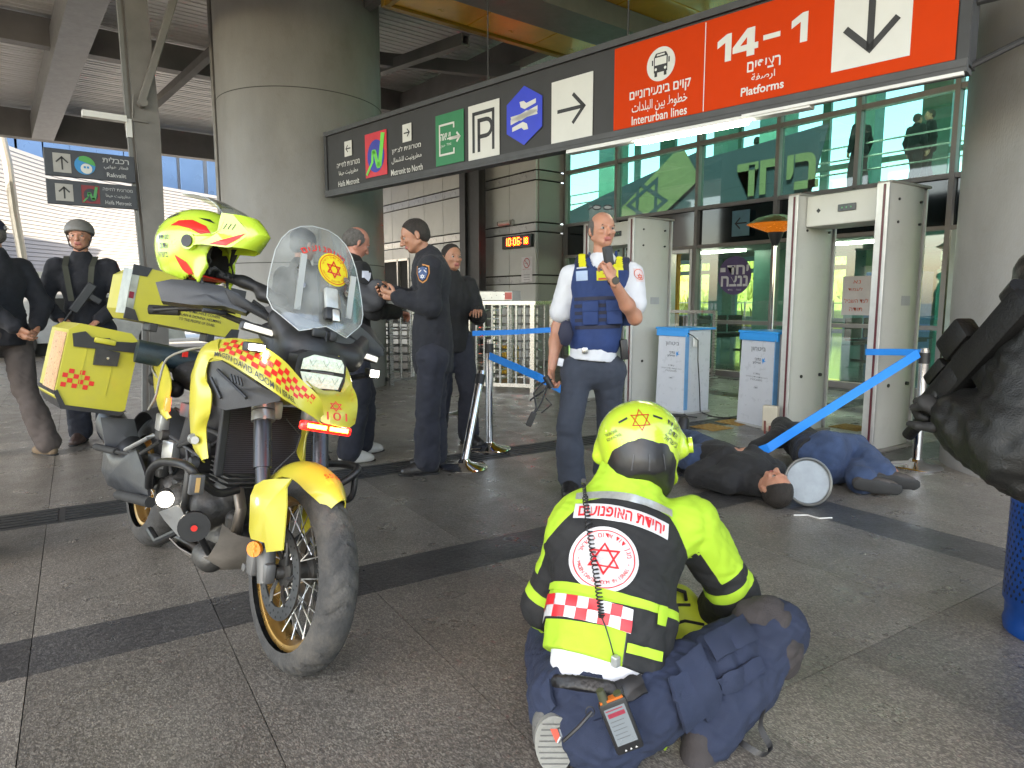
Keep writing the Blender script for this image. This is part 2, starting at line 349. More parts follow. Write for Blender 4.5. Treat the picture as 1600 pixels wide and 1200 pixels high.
for ri, (y0, y1) in enumerate(rows):
    dark = ri == 4
    for c in range(-5 if y0 > 4 else 0, 26):
        x0 = X0 + T * c; x1 = x0 + T
        if x1 < -4.6 or (y0 > 3 and x0 > 9.9) or (ri < 2 and (x0 > 6 or x1 < -1.5)): continue
        if not dark and y1 < 4.6 and x0 < BX1 and x1 > BX0:      # cross band of dark stone
            if BX0 - x0 > .02: slab(x0, BX0, y0, y1)
            slab(max(x0, BX0), min(x1, BX1), y0, y1, True)
            if x1 - BX1 > .02: slab(BX1, x1, y0, y1)
        else: slab(x0, x1, y0, y1, dark)
# drain: slotted steel grate in the floor
dr = empty('drain_grate', label='long slotted steel drain grate let into the floor behind the motorcycle', cat='drain')
mb = MB(); mb.box((3.0, 4.69, -.011), (16, .335, .004), mat=FM); mb.build('channel', BLACK, dr)
mb = MB()
m_g = mat('grate_steel', (.05, .05, .05), .5, .4)
for i in range(26):
    x0 = -4.45 + i * .615
    for j in range(6): mb.box((x0 + .3, 4.545 + j * .058, -.004), (.585, .03, .008), mat=FM)
    mb.box((x0, 4.69, -.0038), (.03, .335, .008), mat=FM)
mb.build('grille', m_g, dr)
mb = MB(); mb.box((3, 4.846, -.0055), (16, .022, .012), mat=FM); mb.box((3, 4.533, -.0055), (16, .022, .012), mat=FM); mb.build('frame', m_g, dr)
# tactile yellow pavers by the gates
m_t = mat('tactile_yellow', (.30, .17, .04), .7, var=.3, scale=20)
for n, (px, py) in enumerate([(1112, 668), (1150, 660), (1330, 668), (1365, 672)]):
    g = ground(px, py); o = MB()
    o.box((0, 0, .002), (.3, .3, .004))
    for a in range(5):
        for b in range(5): o.cyl((-.12 + a * .06, -.12 + b * .06, .004), (-.12 + a * .06, -.12 + b * .06, .008), .016, .011, 8)
    q = o.build('tactile_tile', m_t, floor); q.matrix_basis = Matrix.Translation((g.x, g.y, .001)) @ FM

# ------------------------------------------------------------------ canopy
cp = empty('canopy_roof'); cp['kind'] = 'structure'
m_pl = mat('ceiling_sheet_metal', (.68, .68, .69), .45, .25, var=.08, scale=1.2, wear=.12)
me = None; CZ = 5.6; CXL, CXR = -5.5, 9.55  # out-of-view left and rear edges cut short to let skylight under the roof
for i in range(51):
    y = -2.6 + i * .445
    if me is None:
        m = MB()
        sec = [(-.215, 0), (.2, 0), (.2, .05), (-.215, .05)]
        m.add([(CXL, a, b) for a, b in sec] + [(CXR, a, b) for a, b in sec], [(0, 1, 5, 4), (1, 2, 6, 5), (2, 3, 7, 6), (3, 0, 4, 7), (3, 2, 1, 0), (4, 5, 6, 7)])
        for k in range(1, 3): m.box(((CXL + CXR) / 2, -.215 + k * .139, -.004), (CXR - CXL, .012, .012))
        o = m.build('ceiling_plank', m_pl, cp); me = o.data
    else: o = link(bpy.data.objects.new('ceiling_plank', me)); o.parent = cp
    o.location = (0, y, CZ + .03 * (y - 8) / 10)
mb = MB(); mb.box((2.02, 8.5, CZ + .14), (15, 22.6, .1)); mb.build('roof_deck', PAINTG, cp)
m_bm = mat('beam_grey', (.17, .165, .165), .5, .1, var=.15, scale=2)
def beam(a, b, w, h, name='roof_beam', m=None, parent=cp):
    a, b = Vector(a), Vector(b); L = (b - a).length; M = (b - a).to_track_quat('X', 'Z').to_matrix().to_4x4(); M.translation = (a + b) / 2
    q = MB(); t = .025
    q.box((0, 0, h / 2 - t / 2), (L, w, t), mat=M); q.box((0, 0, -h / 2 + t / 2), (L, w, t), mat=M); q.box((0, -w / 2 + t / 2, 0), (L, t, h - 2 * t), mat=M); q.box((0, w / 2 - t / 2, 0), (L, t, h - 2 * t), mat=M)
    return q.build(name, m or m_bm, parent)
beam((-5.5, 19.6, 5.25), (9.4, 19.6, 5.25), .3, .62)
beam((-5.5, 13.2, 5.35), (8.5, 13.2, 5.35), .22, .42)
beam((1.25, 19.4, 5.18), (1.25, 3, 5.18), .42, .5, m=mat('beam_light', (.22, .225, .235), .4, .3, var=.12))
beam((4.35, 16, 5.3), (4.35, 8.4, 5.3), .12, .3); beam((7.2, 19, 5.3), (7.2, 8.4, 5.3), .25, .4)
beam((5.6, 13.2, 5.4), (5.6, 8.4, 4.9), .14, .16); beam((4.2, 11.6, 5.35), (7.2, 9.2, 4.95), .14, .2)
beam((3.4, 10.2, 5.4), (2.4, 15.5, 4.6), .12, .12)
# gutter tube along the far edge
mb = MB(); mb.cyl((-5.5, 19.95, 5.2), (9, 19.95, 5.2), .15, n=20); mb.build('gutter', WHITE, cp)
mb = MB(); mb.box((1.9, 19.86, 5.45), (14.8, .12, .12)); mb.build('roof_edge', DARKG, cp)
# golden soffit
m_gold = mat('gold_cladding', (.85, .44, .03), .32, .15, var=.18, scale=1.5, coat=.3)
sf = empty('gold_soffit'); sf['kind'] = 'structure'
SZ = 5.0; gm = None
for i in range(5):
    for j in range(9):
        x0 = 4.35 + i * 1.15; y0 = 8.22 - (j + 1) * 1.12
        if gm is None:
            m = MB(); m.box((.57, .555, .02), (1.135, 1.105, .04), ch=.008); o = m.build('soffit_panel', m_gold, sf); gm = o.data
        else: o = link(bpy.data.objects.new('soffit_panel', gm)); o.parent = sf
        o.location = (x0, y0, SZ)
m_goldl = mat('gold_lip', (.42, .25, .04), .35, .3, var=.1)
mb = MB(); mb.box((7.2, 8.27, 5.03), (5.9, .09, .12)); mb.build('soffit_lip', m_goldl, sf)
mb = MB(); mb.box((4.31, 3.2, 5.03), (.07, 10.1, .12)); mb.build('soffit_lip', m_goldl, sf)
mb = MB(); mb.box((6.9, 3.2, 5.3), (5.3, 10.1, .4)); mb.build('soffit_core', DARKG, sf)
mb = MB(); mb.box((7.1, 6.78, 4.86), (5.5, .62, .26)); mb.build('bulkhead', mat('bulkhead_grey', (.17, .175, .17), .5, var=.08), sf)

# ------------------------------------------------------------------ pillars and columns
mb = MB(); mb.lathe([(0, -.02), (1.12, -.02), (1.12, 5.62), (0, 5.62)], n=96)
PC = at(481, 450, 10.1)
o = mb.build('concrete_pillar', CONC, smooth=True); o.location = (PC.x, PC.y, 0)
tag(o, 'huge round concrete pillar behind the motorcycle', 'pillar')
q = MB(); q.lathe([(1.124, 1.74), (1.124, 1.752)], n=96); q.lathe([(1.124, 3.94), (1.124, 3.952)], n=96)
q.build('formwork_seam', mat('seam_dark', (.07, .068, .065), .8), o)
q = MB(); p = at(352, 450, 10.2); q.cyl((p.x - PC.x - .02, p.y - PC.y + .0, 0), (p.x - PC.x - .02, p.y - PC.y, 5.5), .035, n=10); q.cyl((p.x - PC.x + .06, p.y - PC.y - .07, 0), (p.x - PC.x + .06, p.y - PC.y - .07, 5.5), .022, n=10)
q.build('downpipe', mat('pipe_grey', (.2, .195, .19), .45, .3), o)
q = MB(); pp = at(402, 398, 8.9); tw = Vector((0, 0, 0)) - Vector((PC.x, PC.y, 0)); tw.normalize()
# notice taped on the pillar
ang = math.atan2(-1, -.6); 
Mn = frame_mat((PC.x + 1.135 * math.cos(-1.95) - PC.x, PC.y + 1.135 * math.sin(-1.95) - PC.y, 1.72), (math.cos(-1.95 + math.pi / 2), math.sin(-1.95 + math.pi / 2), 0))
rect(q, Mn, -.1, -.14, .1, .14); q.build('paper_notice', mat('paper', (.6, .6, .58), .8), o)
# near right pillar
RP = at(1685, 500, 4.9)
mb = MB(); mb.lathe([(0, -.02), (.78, -.02), (.78, 5.62), (0, 5.62)], n=80); o = mb.build('concrete_pillar', CONC, smooth=True); o.location = (RP.x, RP.y, 0)
tag(o, 'smooth grey round pillar at the right end of the hanging sign', 'pillar')
q = MB(); c = at(1575, 198, 4.3); d = Vector((c.x - RP.x, c.y - RP.y, 0)).normalized() * .782; q.cyl((d.x, d.y, c.z), (d.x * 1.01, d.y * 1.01, c.z), .016, n=14); q.build('bolt_cap', mat('rust_plug', (.3, .25, .2), .7), o)
# left steel column, widening upwards, with braces
col = empty('steel_column', label='grey tapering steel column carrying the small direction signs', cat='column')
m = MB(); b0 = on_y(246, 640, 8.12); 
def taper(m, y, zs, xl, xr, d):
    for k in range(len(zs) - 1):
        z0, z1 = zs[k], zs[k + 1]
        vs = [(xl[k], y, z0), (xr[k], y, z0), (xr[k], y + d, z0), (xl[k], y + d, z0), (xl[k + 1], y, z1), (xr[k + 1], y, z1), (xr[k + 1], y + d, z1), (xl[k + 1], y + d, z1)]
        m.add(vs, [(0, 1, 5, 4), (1, 2, 6, 5), (2, 3, 7, 6), (3, 0, 4, 7), (3, 2, 1, 0), (4, 5, 6, 7)])
yl = 8.15
pts = [(0, 233, 266, 640), (1, 234, 262, 450), (2, 209, 250, 190), (3, 196, 232, 20)]
zs, xl, xr = [0], [], []
for k, a, b, y in pts:
    A, B = on_y(a, y, yl), on_y(b, y, yl)
    if k: zs.append(A.z)
    xl.append(A.x); xr.append(B.x)
zs.append(5.2); xl.append(xl[-1] - .02); xr.append(xr[-1] - .02)
taper(m, yl, zs, xl, xr, .05); taper(m, yl + .3, zs, xl, xr, .05)
taper(m, yl + .05, zs, [(a + b) / 2 - .02 for a, b in zip(xl, xr)], [(a + b) / 2 + .02 for a, b in zip(xl, xr)], .25)
m.build('shaft', PAINTG, col)
m = MB(); taper(m, yl - .012, zs, [a - .07 for a in xl], [a - .035 for a in xl], .06); m.build('cable_duct', mat('duct_grey', (.16, .16, .155), .5), col)
m = MB(); A = on_y(222, 158, yl - .05); B = on_y(277, -20, yl - .05); m2 = (B - A).to_track_quat('X', 'Y').to_matrix().to_4x4(); m2.translation = (A + B) / 2; m.box((0, 0, 0), ((B - A).length, .07, .1), mat=m2, ch=.008)
m.cyl(A - Vector((0, .06, .02)), A + Vector((0, .06, -.02)), .045, n=12); m.build('brace', PAINTG, col)
m = MB(); A = on_y(207, 187, yl - .01); m.box((A.x + .02, yl - .01, A.z), (.24, .03, .03)); m.cyl(A, A + Vector((.02, -.03, .25)), .008); m.build('bracket', PAINTG, col)
m = MB(); A = on_y(128, 178, yl); B = on_y(197, 186, yl); m.box(((A.x + B.x) / 2, yl, (A.z + B.z) / 2), (B.x - A.x, .1, .06)); m.box((B.x + .02, yl, B.z - .09), (.05, .06, .18))
m.build('light_fitting', WHITE, col)
# dark steel column against the panelled wall
o = MB(); A = on_x(727, 450, 8.62); B = on_x(757, 450, 8.62); yc = (A.y + B.y) / 2; w = abs(A.y - B.y)
o.box((8.6, yc, 2.8), (.12, w, 5.6)); o.box((8.52, yc + w / 2 - .05, 2.8), (.08, .1, 5.6)); o.box((8.52, yc - w / 2 + .05, 2.8), (.08, .1, 5.6)); o.box((8.5, yc+w*.3, 2.8), (.05, w * .2, 5.6))
tag(o.build('steel_column', DARKG), 'dark flanged steel column in front of the stone panel wall', 'column')

# ------------------------------------------------------------------ panelled wall: corner at (8.88, 10.8)
wl = empty('panel_wall'); wl['kind'] = 'structure'
CX, CY = 8.88, 10.8
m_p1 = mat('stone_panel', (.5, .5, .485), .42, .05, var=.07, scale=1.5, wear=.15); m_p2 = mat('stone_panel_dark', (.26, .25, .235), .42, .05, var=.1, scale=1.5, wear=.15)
m_p3 = mat('stone_band', (.42, .42, .42), .3, .15, var=.08)
mb = MB(); mb.box((CX + .35, CY + 7.1, 2.8), (.6, 14, 5.6)); mb.box((CX + .37, CY + .33, 2.8), (.7, .5, 5.58)); mb.build('backing', JOINT, wl)
zb = [(0, .45), (.45, .62), (.62, 1.585), (1.6, 1.765), (1.78, 2.635), (2.65, 2.82), (2.835, 3.655), (3.67, 3.85), (3.865, 4.7), (4.715, 5.6)]
ys = [CY + 0.02, 11.71, 12.66, 13.49, 14.37, 15.27, 16.07, 17.0, 17.8, 18.7, 19.6, 20.5, 21.5, 22.5, 23.6, 24.8]
pmesh = {}
def panel(c, d, m, key):
    k = (round(d[0], 3), round(d[1], 3), round(d[2], 3), key)
    if k not in pmesh: q = MB(); q.box((0, 0, 0), d, ch=.004); o = q.build('wall_panel', m, wl); pmesh[k] = o.data
    else: o = link(bpy.data.objects.new('wall_panel', pmesh[k])); o.parent = wl
    o.location = Vector(c) + Vector((random.uniform(-.001, .001),) * 2 + (0,))
for i in range(len(ys) - 1):
    for j, (z0, z1) in enumerate(zb):
        if i in (6, 7) and 2 <= j <= 3: continue
        if i in (6, 7) and j == 4: 
            panel((CX + .03, (ys[i] + ys[i + 1]) / 2, 2.5), (.06, ys[i + 1] - ys[i] - .014, .27), m_p1, 'a'); continue
        panel((CX + .03, (ys[i] + ys[i + 1]) / 2, (z0 + z1) / 2), (.06, ys[i + 1] - ys[i] - .014, z1 - z0 - (.014 if j > 2 else 0)), m_p3 if j in (3, 5, 7) else m_p1, 'b' if j in (3, 5, 7) else 'a')
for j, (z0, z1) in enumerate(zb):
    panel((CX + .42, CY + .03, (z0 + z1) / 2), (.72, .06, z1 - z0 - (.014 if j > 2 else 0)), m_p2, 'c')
# window in that wall
wn = MB(); wn.box((CX + .02, 16.95, 1.4), (.1, 1.74, .06)); wn.box((CX + .02, 16.95, 2.34), (.1, 1.74, .06)); 
for y in (16.1, 16.7, 17.8): wn.box((CX + .02, y, 1.5), (.1, .06, 1.75))
wn = wn.build('window', ALUL, wl)
q = MB(); q.box((CX + .06, 16.95, 1.5), (.01, 1.7, 1.7)); q.build('pane', mat('window_teal_glass', (.25, .42, .42), .08, 0, var=.3, scale=1.5), wn)  # opaque pane in a teal tone mottled by noise

# ------------------------------------------------------------------ far left: neighbouring building and curved white wall
Yb = 25.0
nb = empty('station_building', label='neighbouring station building with a blue panel fascia beyond the canopy', cat='building')
m_bl = mat('blue_panel', (.05, .10, .2), .3, .3, var=.1, scale=1)
for i in range(15):
    A = on_y(-240 + i * 43, 200, Yb)
    q = MB(); q.box((A.x + .38, Yb, 5.3), (.72, .1, 2.3), ch=.01); q.build('fascia_panel', m_bl, nb)
q = MB(); q.box((2, Yb + .3, 3.6), (14, .4, 6.5)); q.build('wall', mat('rear_wall_grey', (.3, .31, .33), .6), nb)  # plain cool grey wall behind the fascia panels
m_wh = mat('white_sheet', (.25, .24, .232), .4, .1, var=.05, scale=1)
cw = empty('curved_wall', label='bright white curved wall of overlapping metal sheets far left', cat='wall')
# sheets run in fanning courses, leaning outwards at the top
cm = [on_y(-60, 175, 24.0), on_y(90, 236, 24.0), on_y(190, 262, 24.0), on_y(345, 292, 24.0)]
for k in range(30):
    f0, f1 = k / 30, (k + 1) / 30 - .0006
    R = []
    for f in (f0, f1):
        row = []
        for i in range(19):
            u = i / 18; x = -4.5 + 12.6 * u
            tx = [(-4.5, 7.4), (.0, 5.6), (1.7, 5.1), (3.6, 4.8), (5.7, 4.6), (8.1, 4.4)]
            zt = np.interp(x, [t[0] for t in tx], [t[1] for t in tx])
            zbm = 2.0 - .05 * u
            z = zbm + (zt - zbm) * f
            y = 21.2 + 2.6 * (1 - (1 - f) ** 2) * .5 + .9 * math.sin(u * 2.2) + (.014 * (f - f0) / (f1 - f0))
            row.append((x, y, z))
        R.append(row)
    q = MB(); q.sheet(R, .03); q.build('cladding_sheet', m_wh, cw)
q = MB(); A = [on_y(0, 205, 20.6), on_y(12, 255, 20.6), on_y(22, 330, 20.6), on_y(42, 440, 20.6)]; q.tube(A, .1, 10); q.build('edge_tube', mat('tube_beige', (.5, .47, .42), .4, .3), cw)
q = MB(); q.sheet([[(-6, 19.5, .9), (-3, 20.3, 1.5), (.1, 20.6, 2.0)], [(-6, 20.5, 7.9), (-3, 20.9, 7.6), (-.1, 21.2, 6.6)]], .05); q.build('cladding_sheet', m_wh, cw)
q = MB(); q.box((2.0, 20.9, 1.9), (12.6, .3, .14)); q.build('base_rail', ALUL, cw)
# far low things in bright daylight beyond the canopy: parked cars & kerb
m_road = mat('sunlit_paving', (.2, .2, .2), .6, var=.1, scale=3)
q = MB(); q.quad((-12, 20.2, -.005), (9, 20.2, -.005), (9, 40, -.005), (-12, 40, -.005)); q.build('pavement', m_road, kind='structure')
for i, (px, c, lb) in enumerate([(120, (.5, .52, .55), 'pale grey car parked beyond the canopy between two men'), (-60, (.3, .3, .32), 'dark grey car parked beyond the canopy at the far left edge')]):
    A = on_y(px, 480, 20.0)
    car = empty('parked_car', (A.x, 19.4, 0), 0.1, lb, 'car', 'cars parked beyond the canopy')
    prof = [(-2.1, .3), (-2.15, .75), (-1.6, .9), (-1.0, 1.38), (.7, 1.42), (1.35, .95), (2.05, .8), (2.12, .3)]
    q = MB(); q.prism([(x, z) for x, z in prof], 1.7, mat=Matrix.Rotation(math.pi / 2, 4, 'X') @ Matrix.Translation((0, 0, -.85))); q.build('body', mat('car_paint%d' % i, c, .2, .4, coat=1), car)
    q = MB()
    for s in (-.856, .856): q.add([(-.9, s, .95), (-.75, s, 1.3), (.62, s, 1.33), (1.1, s, .95)], [(0, 1, 2, 3)])
    q.build('side_window', BLACK, car)
    for x in (-1.35, 1.35):
        for s in (-.8, .8): q = MB(); q.cyl((x, s - .1, .32), (x, s + .1, .32), .32, n=20); q.build('wheel', RUB, car)
# ================================================================== GLASS FACADE AND WHAT IS BEHIND IT
XF = 9.62
fc = empty('glass_facade'); fc['kind'] = 'structure'
MUL = mat('mullion_grey', (.2, .19, .185), .45, .35, var=.06)
G_UP = glassmat('green_glass', (.50, .76, .68), .05); G_LO = glassmat('clear_glass', (.74, .88, .84), .09); 
BAND = mat('spandrel_glass', (.006, .011, .013), .06, 0, var=.2, coat=.5, rvar=.03)
ys = [10.72, 9.27, 7.40, 5.94, 3.61 + .75, 3.56, 2.2, .8, -.8]
ys = [10.72, 9.27, 7.40, 5.94, 3.56, 2.2, .8, -.8]
zt, zb1, zb0 = 3.845, 2.79, 2.155
for y in ys + [4.75]:
    z0, z1 = (0, 5.0) if y != 4.75 else (zb1, 5.0)
    q = MB(); q.box((XF, y, (z0 + z1) / 2), (.14, .06, z1 - z0)); q.build('mullion', MUL, fc)
def transom(y0, y1, z, h=.06, d=.12):
    q = MB(); q.box((XF + .003, (y0 + y1) / 2, z), (d, abs(y1 - y0) - .062, h)); q.build('transom', MUL, fc)
def pane(y0, y1, z0, z1, m, x=XF + .01, name='pane'):
    q = MB(); q.box((x, (y0 + y1) / 2, (z0 + z1) / 2), (.012, abs(y1 - y0) - .07, z1 - z0 - .06)); return q.build(name, m, fc)
yy = sorted(ys + [4.75], reverse=True)
for a, b in zip(yy[:-1], yy[1:]):
    transom(a, b, zt, .07); transom(a, b, zb1, .06); transom(a, b, 4.97, .08)
    pane(a, b, zt, 4.95, G_UP); pane(a, b, zb1, zt, G_UP)
for a, b in zip(ys[:-1], ys[1:]):
    transom(a, b, zb0, .055); pane(a, b, zb0, zb1, BAND, name='spandrel')
    if a in (9.27,):   # open doorway with silver frame at its right part
        transom(a, 7.98, .04, .08); pane(a, 7.95, 0, zb0, G_LO)
        q = MB(); q.box((XF - .01, 7.93, 1.06), (.16, .07, 2.12)); q.box((XF - .01, 7.46, 1.06), (.16, .05, 2.12)); q.box((XF - .01, 7.695, 2.09), (.158, .4, .06)); q.build('door_frame', ALUL, fc)
        q = MB(); q.cyl((XF - .1, 7.86, .95), (XF - .1, 7.86, 1.35), .014); q.build('door_handle', STEEL, fc)
    elif a == 3.56:
        q = MB(); q.box((XF - .01, a - .22, 1.06), (.16, .32, 2.12)); q.box((XF - .02, a - .42, 1.06), (.1, .04, 2.12)); q.build('door_frame', mat('door_greygreen', (.23, .27, .25), .35, .3), fc)
        pane(a - .42, b, 0, zb0, G_LO)
    else:
        transom(a, b, .9, .055); transom(a, b, .05, .1); pane(a, b, .1, .88, G_LO); pane(a, b, .92, zb0, G_LO)
# threshold strip
q = MB(); q.box((XF - .1, 5.2, .006), (.35, 11, .012)); q.build('threshold', mat('threshold', (.1, .1, .1), .4, .5), fc)

# interior: lobby floor, mezzanine, ceiling, back glazing, green wall
inn = empty('station_hall'); inn['kind'] = 'structure'
m_if = mat('hall_floor', (.13, .16, .14), .12, 0, var=.25, scale=2, rvar=.06)
q = MB(); q.quad((9.75, -8, .002), (26, -8, .002), (26, 26, .002), (9.75, 26, .002)); q.build('hall_floor', m_if, inn)
m_ic = mat('hall_ceiling', (.55, .57, .56), .6, var=.1)
q = MB(); q.box((17.8, 9, 9.45), (16.2, 34, .1)); q.build('hall_ceiling', m_ic, inn)
for k in range(14): q = MB(); q.box((17.9, -5 + k * 2.2, 9.2), (16, .3, .38)); q.build('ceiling_beam', m_ic, inn)
m_col = mat('hall_column_green', (.08, .2, .17), .35, var=.15)
for x, y in [(13.2, 12.9), (13.2, 8.2), (13.2, 3.6), (19.5, 14), (19.5, 9.4), (19.5, 4.8), (13.2, -1)]:
    q = MB(); q.box((x, y, 4.7), (.55, .55, 9.4), ch=.02); q.build('column', m_col, inn)
# mezzanine slab
q = MB(); q.box((20, 9, 3.62), (7.6, 34, .42)); q.build('mezzanine_slab', m_ic, inn)
q = MB(); q.box((12.2, 9, 2.47), (4.8, 34, .34)); q.build('floor_slab', m_ic, inn)
# glazed back wall: mullions; beyond it grass slope
for k in range(18):
    y = -7 + k * 1.9
    q = MB(); q.box((25.6, y, 4.7), (.16, .3 if k % 3 else .9, 9.4)); q.build('back_mullion', m_col, inn)
for z in (.5, 2.5, 3.35, 6.2, 9.3): q = MB(); q.box((25.55, 9, z), (.14, 34, .18 if z != 3.35 else .9)); q.build('back_transom', m_col, inn)
# mezzanine railing with rails
rl = MB()
for z in (4.25, 4.55, 4.85): rl.cyl((16.3, -6, z), (16.3, 24, z), .022, n=6)
for k in range(16): rl.box((16.3, -6 + k * 2, 4.34), (.04, .04, 1.02))
rl.build('mezzanine_railing', STEEL, inn)
EL = emat('strip_light', (.95, 1, .9), 9.0)
for k, (x, y) in enumerate([(x, y) for x in (11.5, 14.5, 17.5) for y in (2, 4.6, 7.2, 9.8, 12.4)]):
    q = MB(); q.box((x, y, 8.95), (1.1, .12, .06)); tag(q.build('strip_light', EL), 'short white strip light under the hall ceiling', 'ceiling lamp', 'strip lights under the hall ceiling')
# lower lobby lights (under floor slab)
for k, y in enumerate((3, 6, 9)): q = MB(); q.box((12.4, y, 2.28), (.09, 1.3, .04)); tag(q.build('tube_light', EL), 'white tube light under the lobby ceiling', 'ceiling lamp', 'tube lights under the lobby ceiling')
# grass slope behind the station
hl = []; 
for i in range(40):
    row = []
    for j in range(50):
        x = 28 + i * 1.2; y = -30 + j * 2.2
        row.append((x, y, -.2 + min(6.7, max(0, (x - 30)) * .42) + .5 * math.sin(x * .3 + y * .17) + .3 * math.sin(y * .5)))
    hl.append(row)
q = MB(); q.sheet(hl)
GRASS = mat('grass_slope', (.2, .27, .06), .9, var=.3, scale=1.4, col2=(.10, .17, .035), bump=1, bscale=18)
q.build('grass_hill', GRASS, smooth=True, kind='structure')
bu = MB()
for k in range(900):
    x = 29 + random.random() * 10; y = -8 + random.random() * 45; z = -.2 + min(6.7, max(0, x - 30) * .42); h = .4 + random.random() * .9
    a = random.random() * 6.28
    for r in range(3):
        a2 = a + r * 2.1; dx, dy = math.cos(a2) * .25, math.sin(a2) * .25
        bu.add([(x - dx * .3, y - dy * .3, z), (x + dx * .3, y + dy * .3, z), (x + dx + random.uniform(-.2, .2), y + dy, z + h), (x + dx * .2, y + dy * .4, z + h * .8)], [(0, 1, 2, 3)])
bu.build('tall_grass', mat('tall_grass', (.24, .30, .07), .9, var=.35, scale=3), kind='stuff')
q = MB(); 
for k in range(30): q.box((27.8, -8 + k * 1.4, .6), (.04, .04, 1.2))
q.box((27.8, 12, 1.15), (.05, 42, .04)); q.box((27.8, 12, .4), (.05, 42, .04))
tag(q.build('fence', ALUL), 'low metal fence at the foot of the grass slope behind the hall', 'fence')
# benches inside
def bench(x, y, rz, lb):
    b = empty('waiting_bench', (x, y, 0), rz, lb, 'bench', 'waiting benches inside the hall')
    for k in range(4):
        q = MB(); q.box((0, -.9 + k * .6, .44), (.46, .52, .03), ch=.01); q.build('seat', BLACK, b)
        q = MB(); q.box((.24, -.9 + k * .6, .68), (.03, .52, .42), ch=.01); q.build('backrest', BLACK, b)
    q = MB(); q.box((0, 0, .38), (.06, 2.5, .06)); 
    for s in (-.9, .9): q.box((0, s, .19), (.06, .05, .36)); q.box((0, s, .02), (.5, .05, .03))
    q.build('frame', BLACK, b)
bench(14.2, 10.2, 1.5, 'dark row of waiting seats seen through the glass above the second kiosk')
bench(15.2, 6.6, 1.4, 'dark row of waiting seats deep in the hall behind the poster')
# vending box and blue/green things seen through glass
q = MB(); q.box((0, 0, .9), (.7, .9, 1.8), ch=.02); o = q.build('ticket_machine', mat('machine_teal', (.03, .22, .19), .35)); o.location = (13.6, 4.6, 0); tag(o, 'teal ticket machine inside the hall behind the last glass door', 'ticket machine')
s = MB(); rect(s, frame_mat((-.352, 0, 1.35), (0, -1, 0)), -.3, -.2, .3, .25); s.build('screen', emat('screen_teal', (.2, .8, .7), .6), o)
q = MB(); q.box((0, 0, .95), (.9, 1.1, 1.9), ch=.02); o = q.build('drinks_machine', mat('machine_blue', (.05, .14, .3), .35)); o.location = (16.6, 7.1, 0); tag(o, 'blue drinks machine inside the hall seen through the metal detector', 'vending machine')
q = MB(); rect(q, frame_mat((-.46, 0, 1.1), (0, -1, 0)), -.4, -.5, .4, .7); q.build('front_window', BLACK, o)
q = MB(); q.box((0, 0, 1.05), (.08, .3, 2.1)); q.box((0, 0, 2.12), (.085, .34, .04)); o = q.build('door_post', mat('yellow_post', (.55, .3, .02), .5)); o.location = (10.4, 8.55, 0); tag(o, 'yellow post just inside the open doorway', 'post')
# banner and flag hung inside
BY = mat('banner_navy', (.012, .02, .035), .7); BYL = mat('banner_yellow', (.085, .085, .045), .7)
bn = empty('wall_banner', label='dark hanging banner with big pale Hebrew letters behind the upper glass', cat='banner')
q = MB(); P = [on_x(1098, 248, 12.4), on_x(1296, 192, 12.4), on_x(1262, 320, 12.4), on_x(1098, 345, 12.4)]
q.sheet([[P[3], (P[3] + P[2]) / 2, P[2]], [P[0], (P[0] + P[1]) / 2 + Vector((-.04, 0, -.03)), P[1]]], .01); q.build('cloth', BY, bn)
c_ = on_x(1205, 275, 12.34); Mb = frame_mat(c_, (0, -1, 0)); q = MB()
put_text(q, 'ביחד', Mb, .1, .0, w=1.75, h=.66, bold=.035); put_text(q, 'ננצח', Mb, -.12, -.88, w=1.7, h=.64, bold=.035); q.build('lettering', BYL, bn)
fl = empty('flag_banner', label='slanted pale banner with a dark six-pointed star behind the upper glass', cat='banner')
P = [on_x(890, 330, 12.5), on_x(1094, 235, 12.5), on_x(1094, 360, 12.5), on_x(890, 372, 12.5)]
q = MB(); q.sheet([[P[3], P[2]], [P[0], P[1]]], .01); q.build('cloth', BY, fl)
Mf = frame_mat(on_x(1005, 318, 12.44), (0, -1, 0)); q = MB()
def strip(a, b, w, z=0.0):
    A, B = Vector((*a, z)), Vector((*b, z)); n = Vector((-(B - A).y, (B - A).x, 0)).normalized() * w / 2
    q.add([A - n, B - n, B + n, A + n], [(0, 1, 2, 3)], 0, Mf)
strip((-1.25, -.95), (1.35, .75), .95); q.build('pale_stripe', BYL, fl)
q = MB(); star(q, Mf, .10, .0, .66, .09, z=.004, rot=.5); q.build('star', BY, fl)
# sticker and poster on the panes
PUR = mat('sticker_purple', (.085, .06, .17), .45); LT = mat('print_white', (.62, .64, .7), .5)
q = MB(); Ms = frame_mat((XF - .012, 6.64, 1.655), (0, -1, 0)); disc(q, Ms, 0, 0, .31, n=48); o = q.build('round_sticker', PUR); tag(o, 'round purple sticker with white Hebrew words on the glass', 'sticker')
q = MB(); put_text(q, 'יחד', Ms, .06, .09, w=.40, h=.15, bold=.03, z=.003); put_text(q, 'ננצח', Ms, 0, -.09, w=.5, h=.17, bold=.03, z=.003); put_text(q, 'ביחד', Ms, -.07, -.23, w=.09, h=.025, z=.003); put_text(q, 'ננצח', Ms, .09, -.23, w=.09, h=.025, z=.003)
rect(q, Ms, -.27, .06, -.17, .13, z=.003); q.build('lettering', LT, o)
q = MB(); Mp = frame_mat((XF - .012, 4.66, 1.32), (0, -1, 0)); rect(q, Mp, -.2, -.27, .2, .27); o = q.build('paper_poster', mat('poster_grey', (.55, .52, .52), .7, var=.08)); tag(o, 'white paper notice with red Hebrew writing taped to the glass', 'poster')
q = MB(); RED = mat('print_red', (.55, .09, .04), .6)
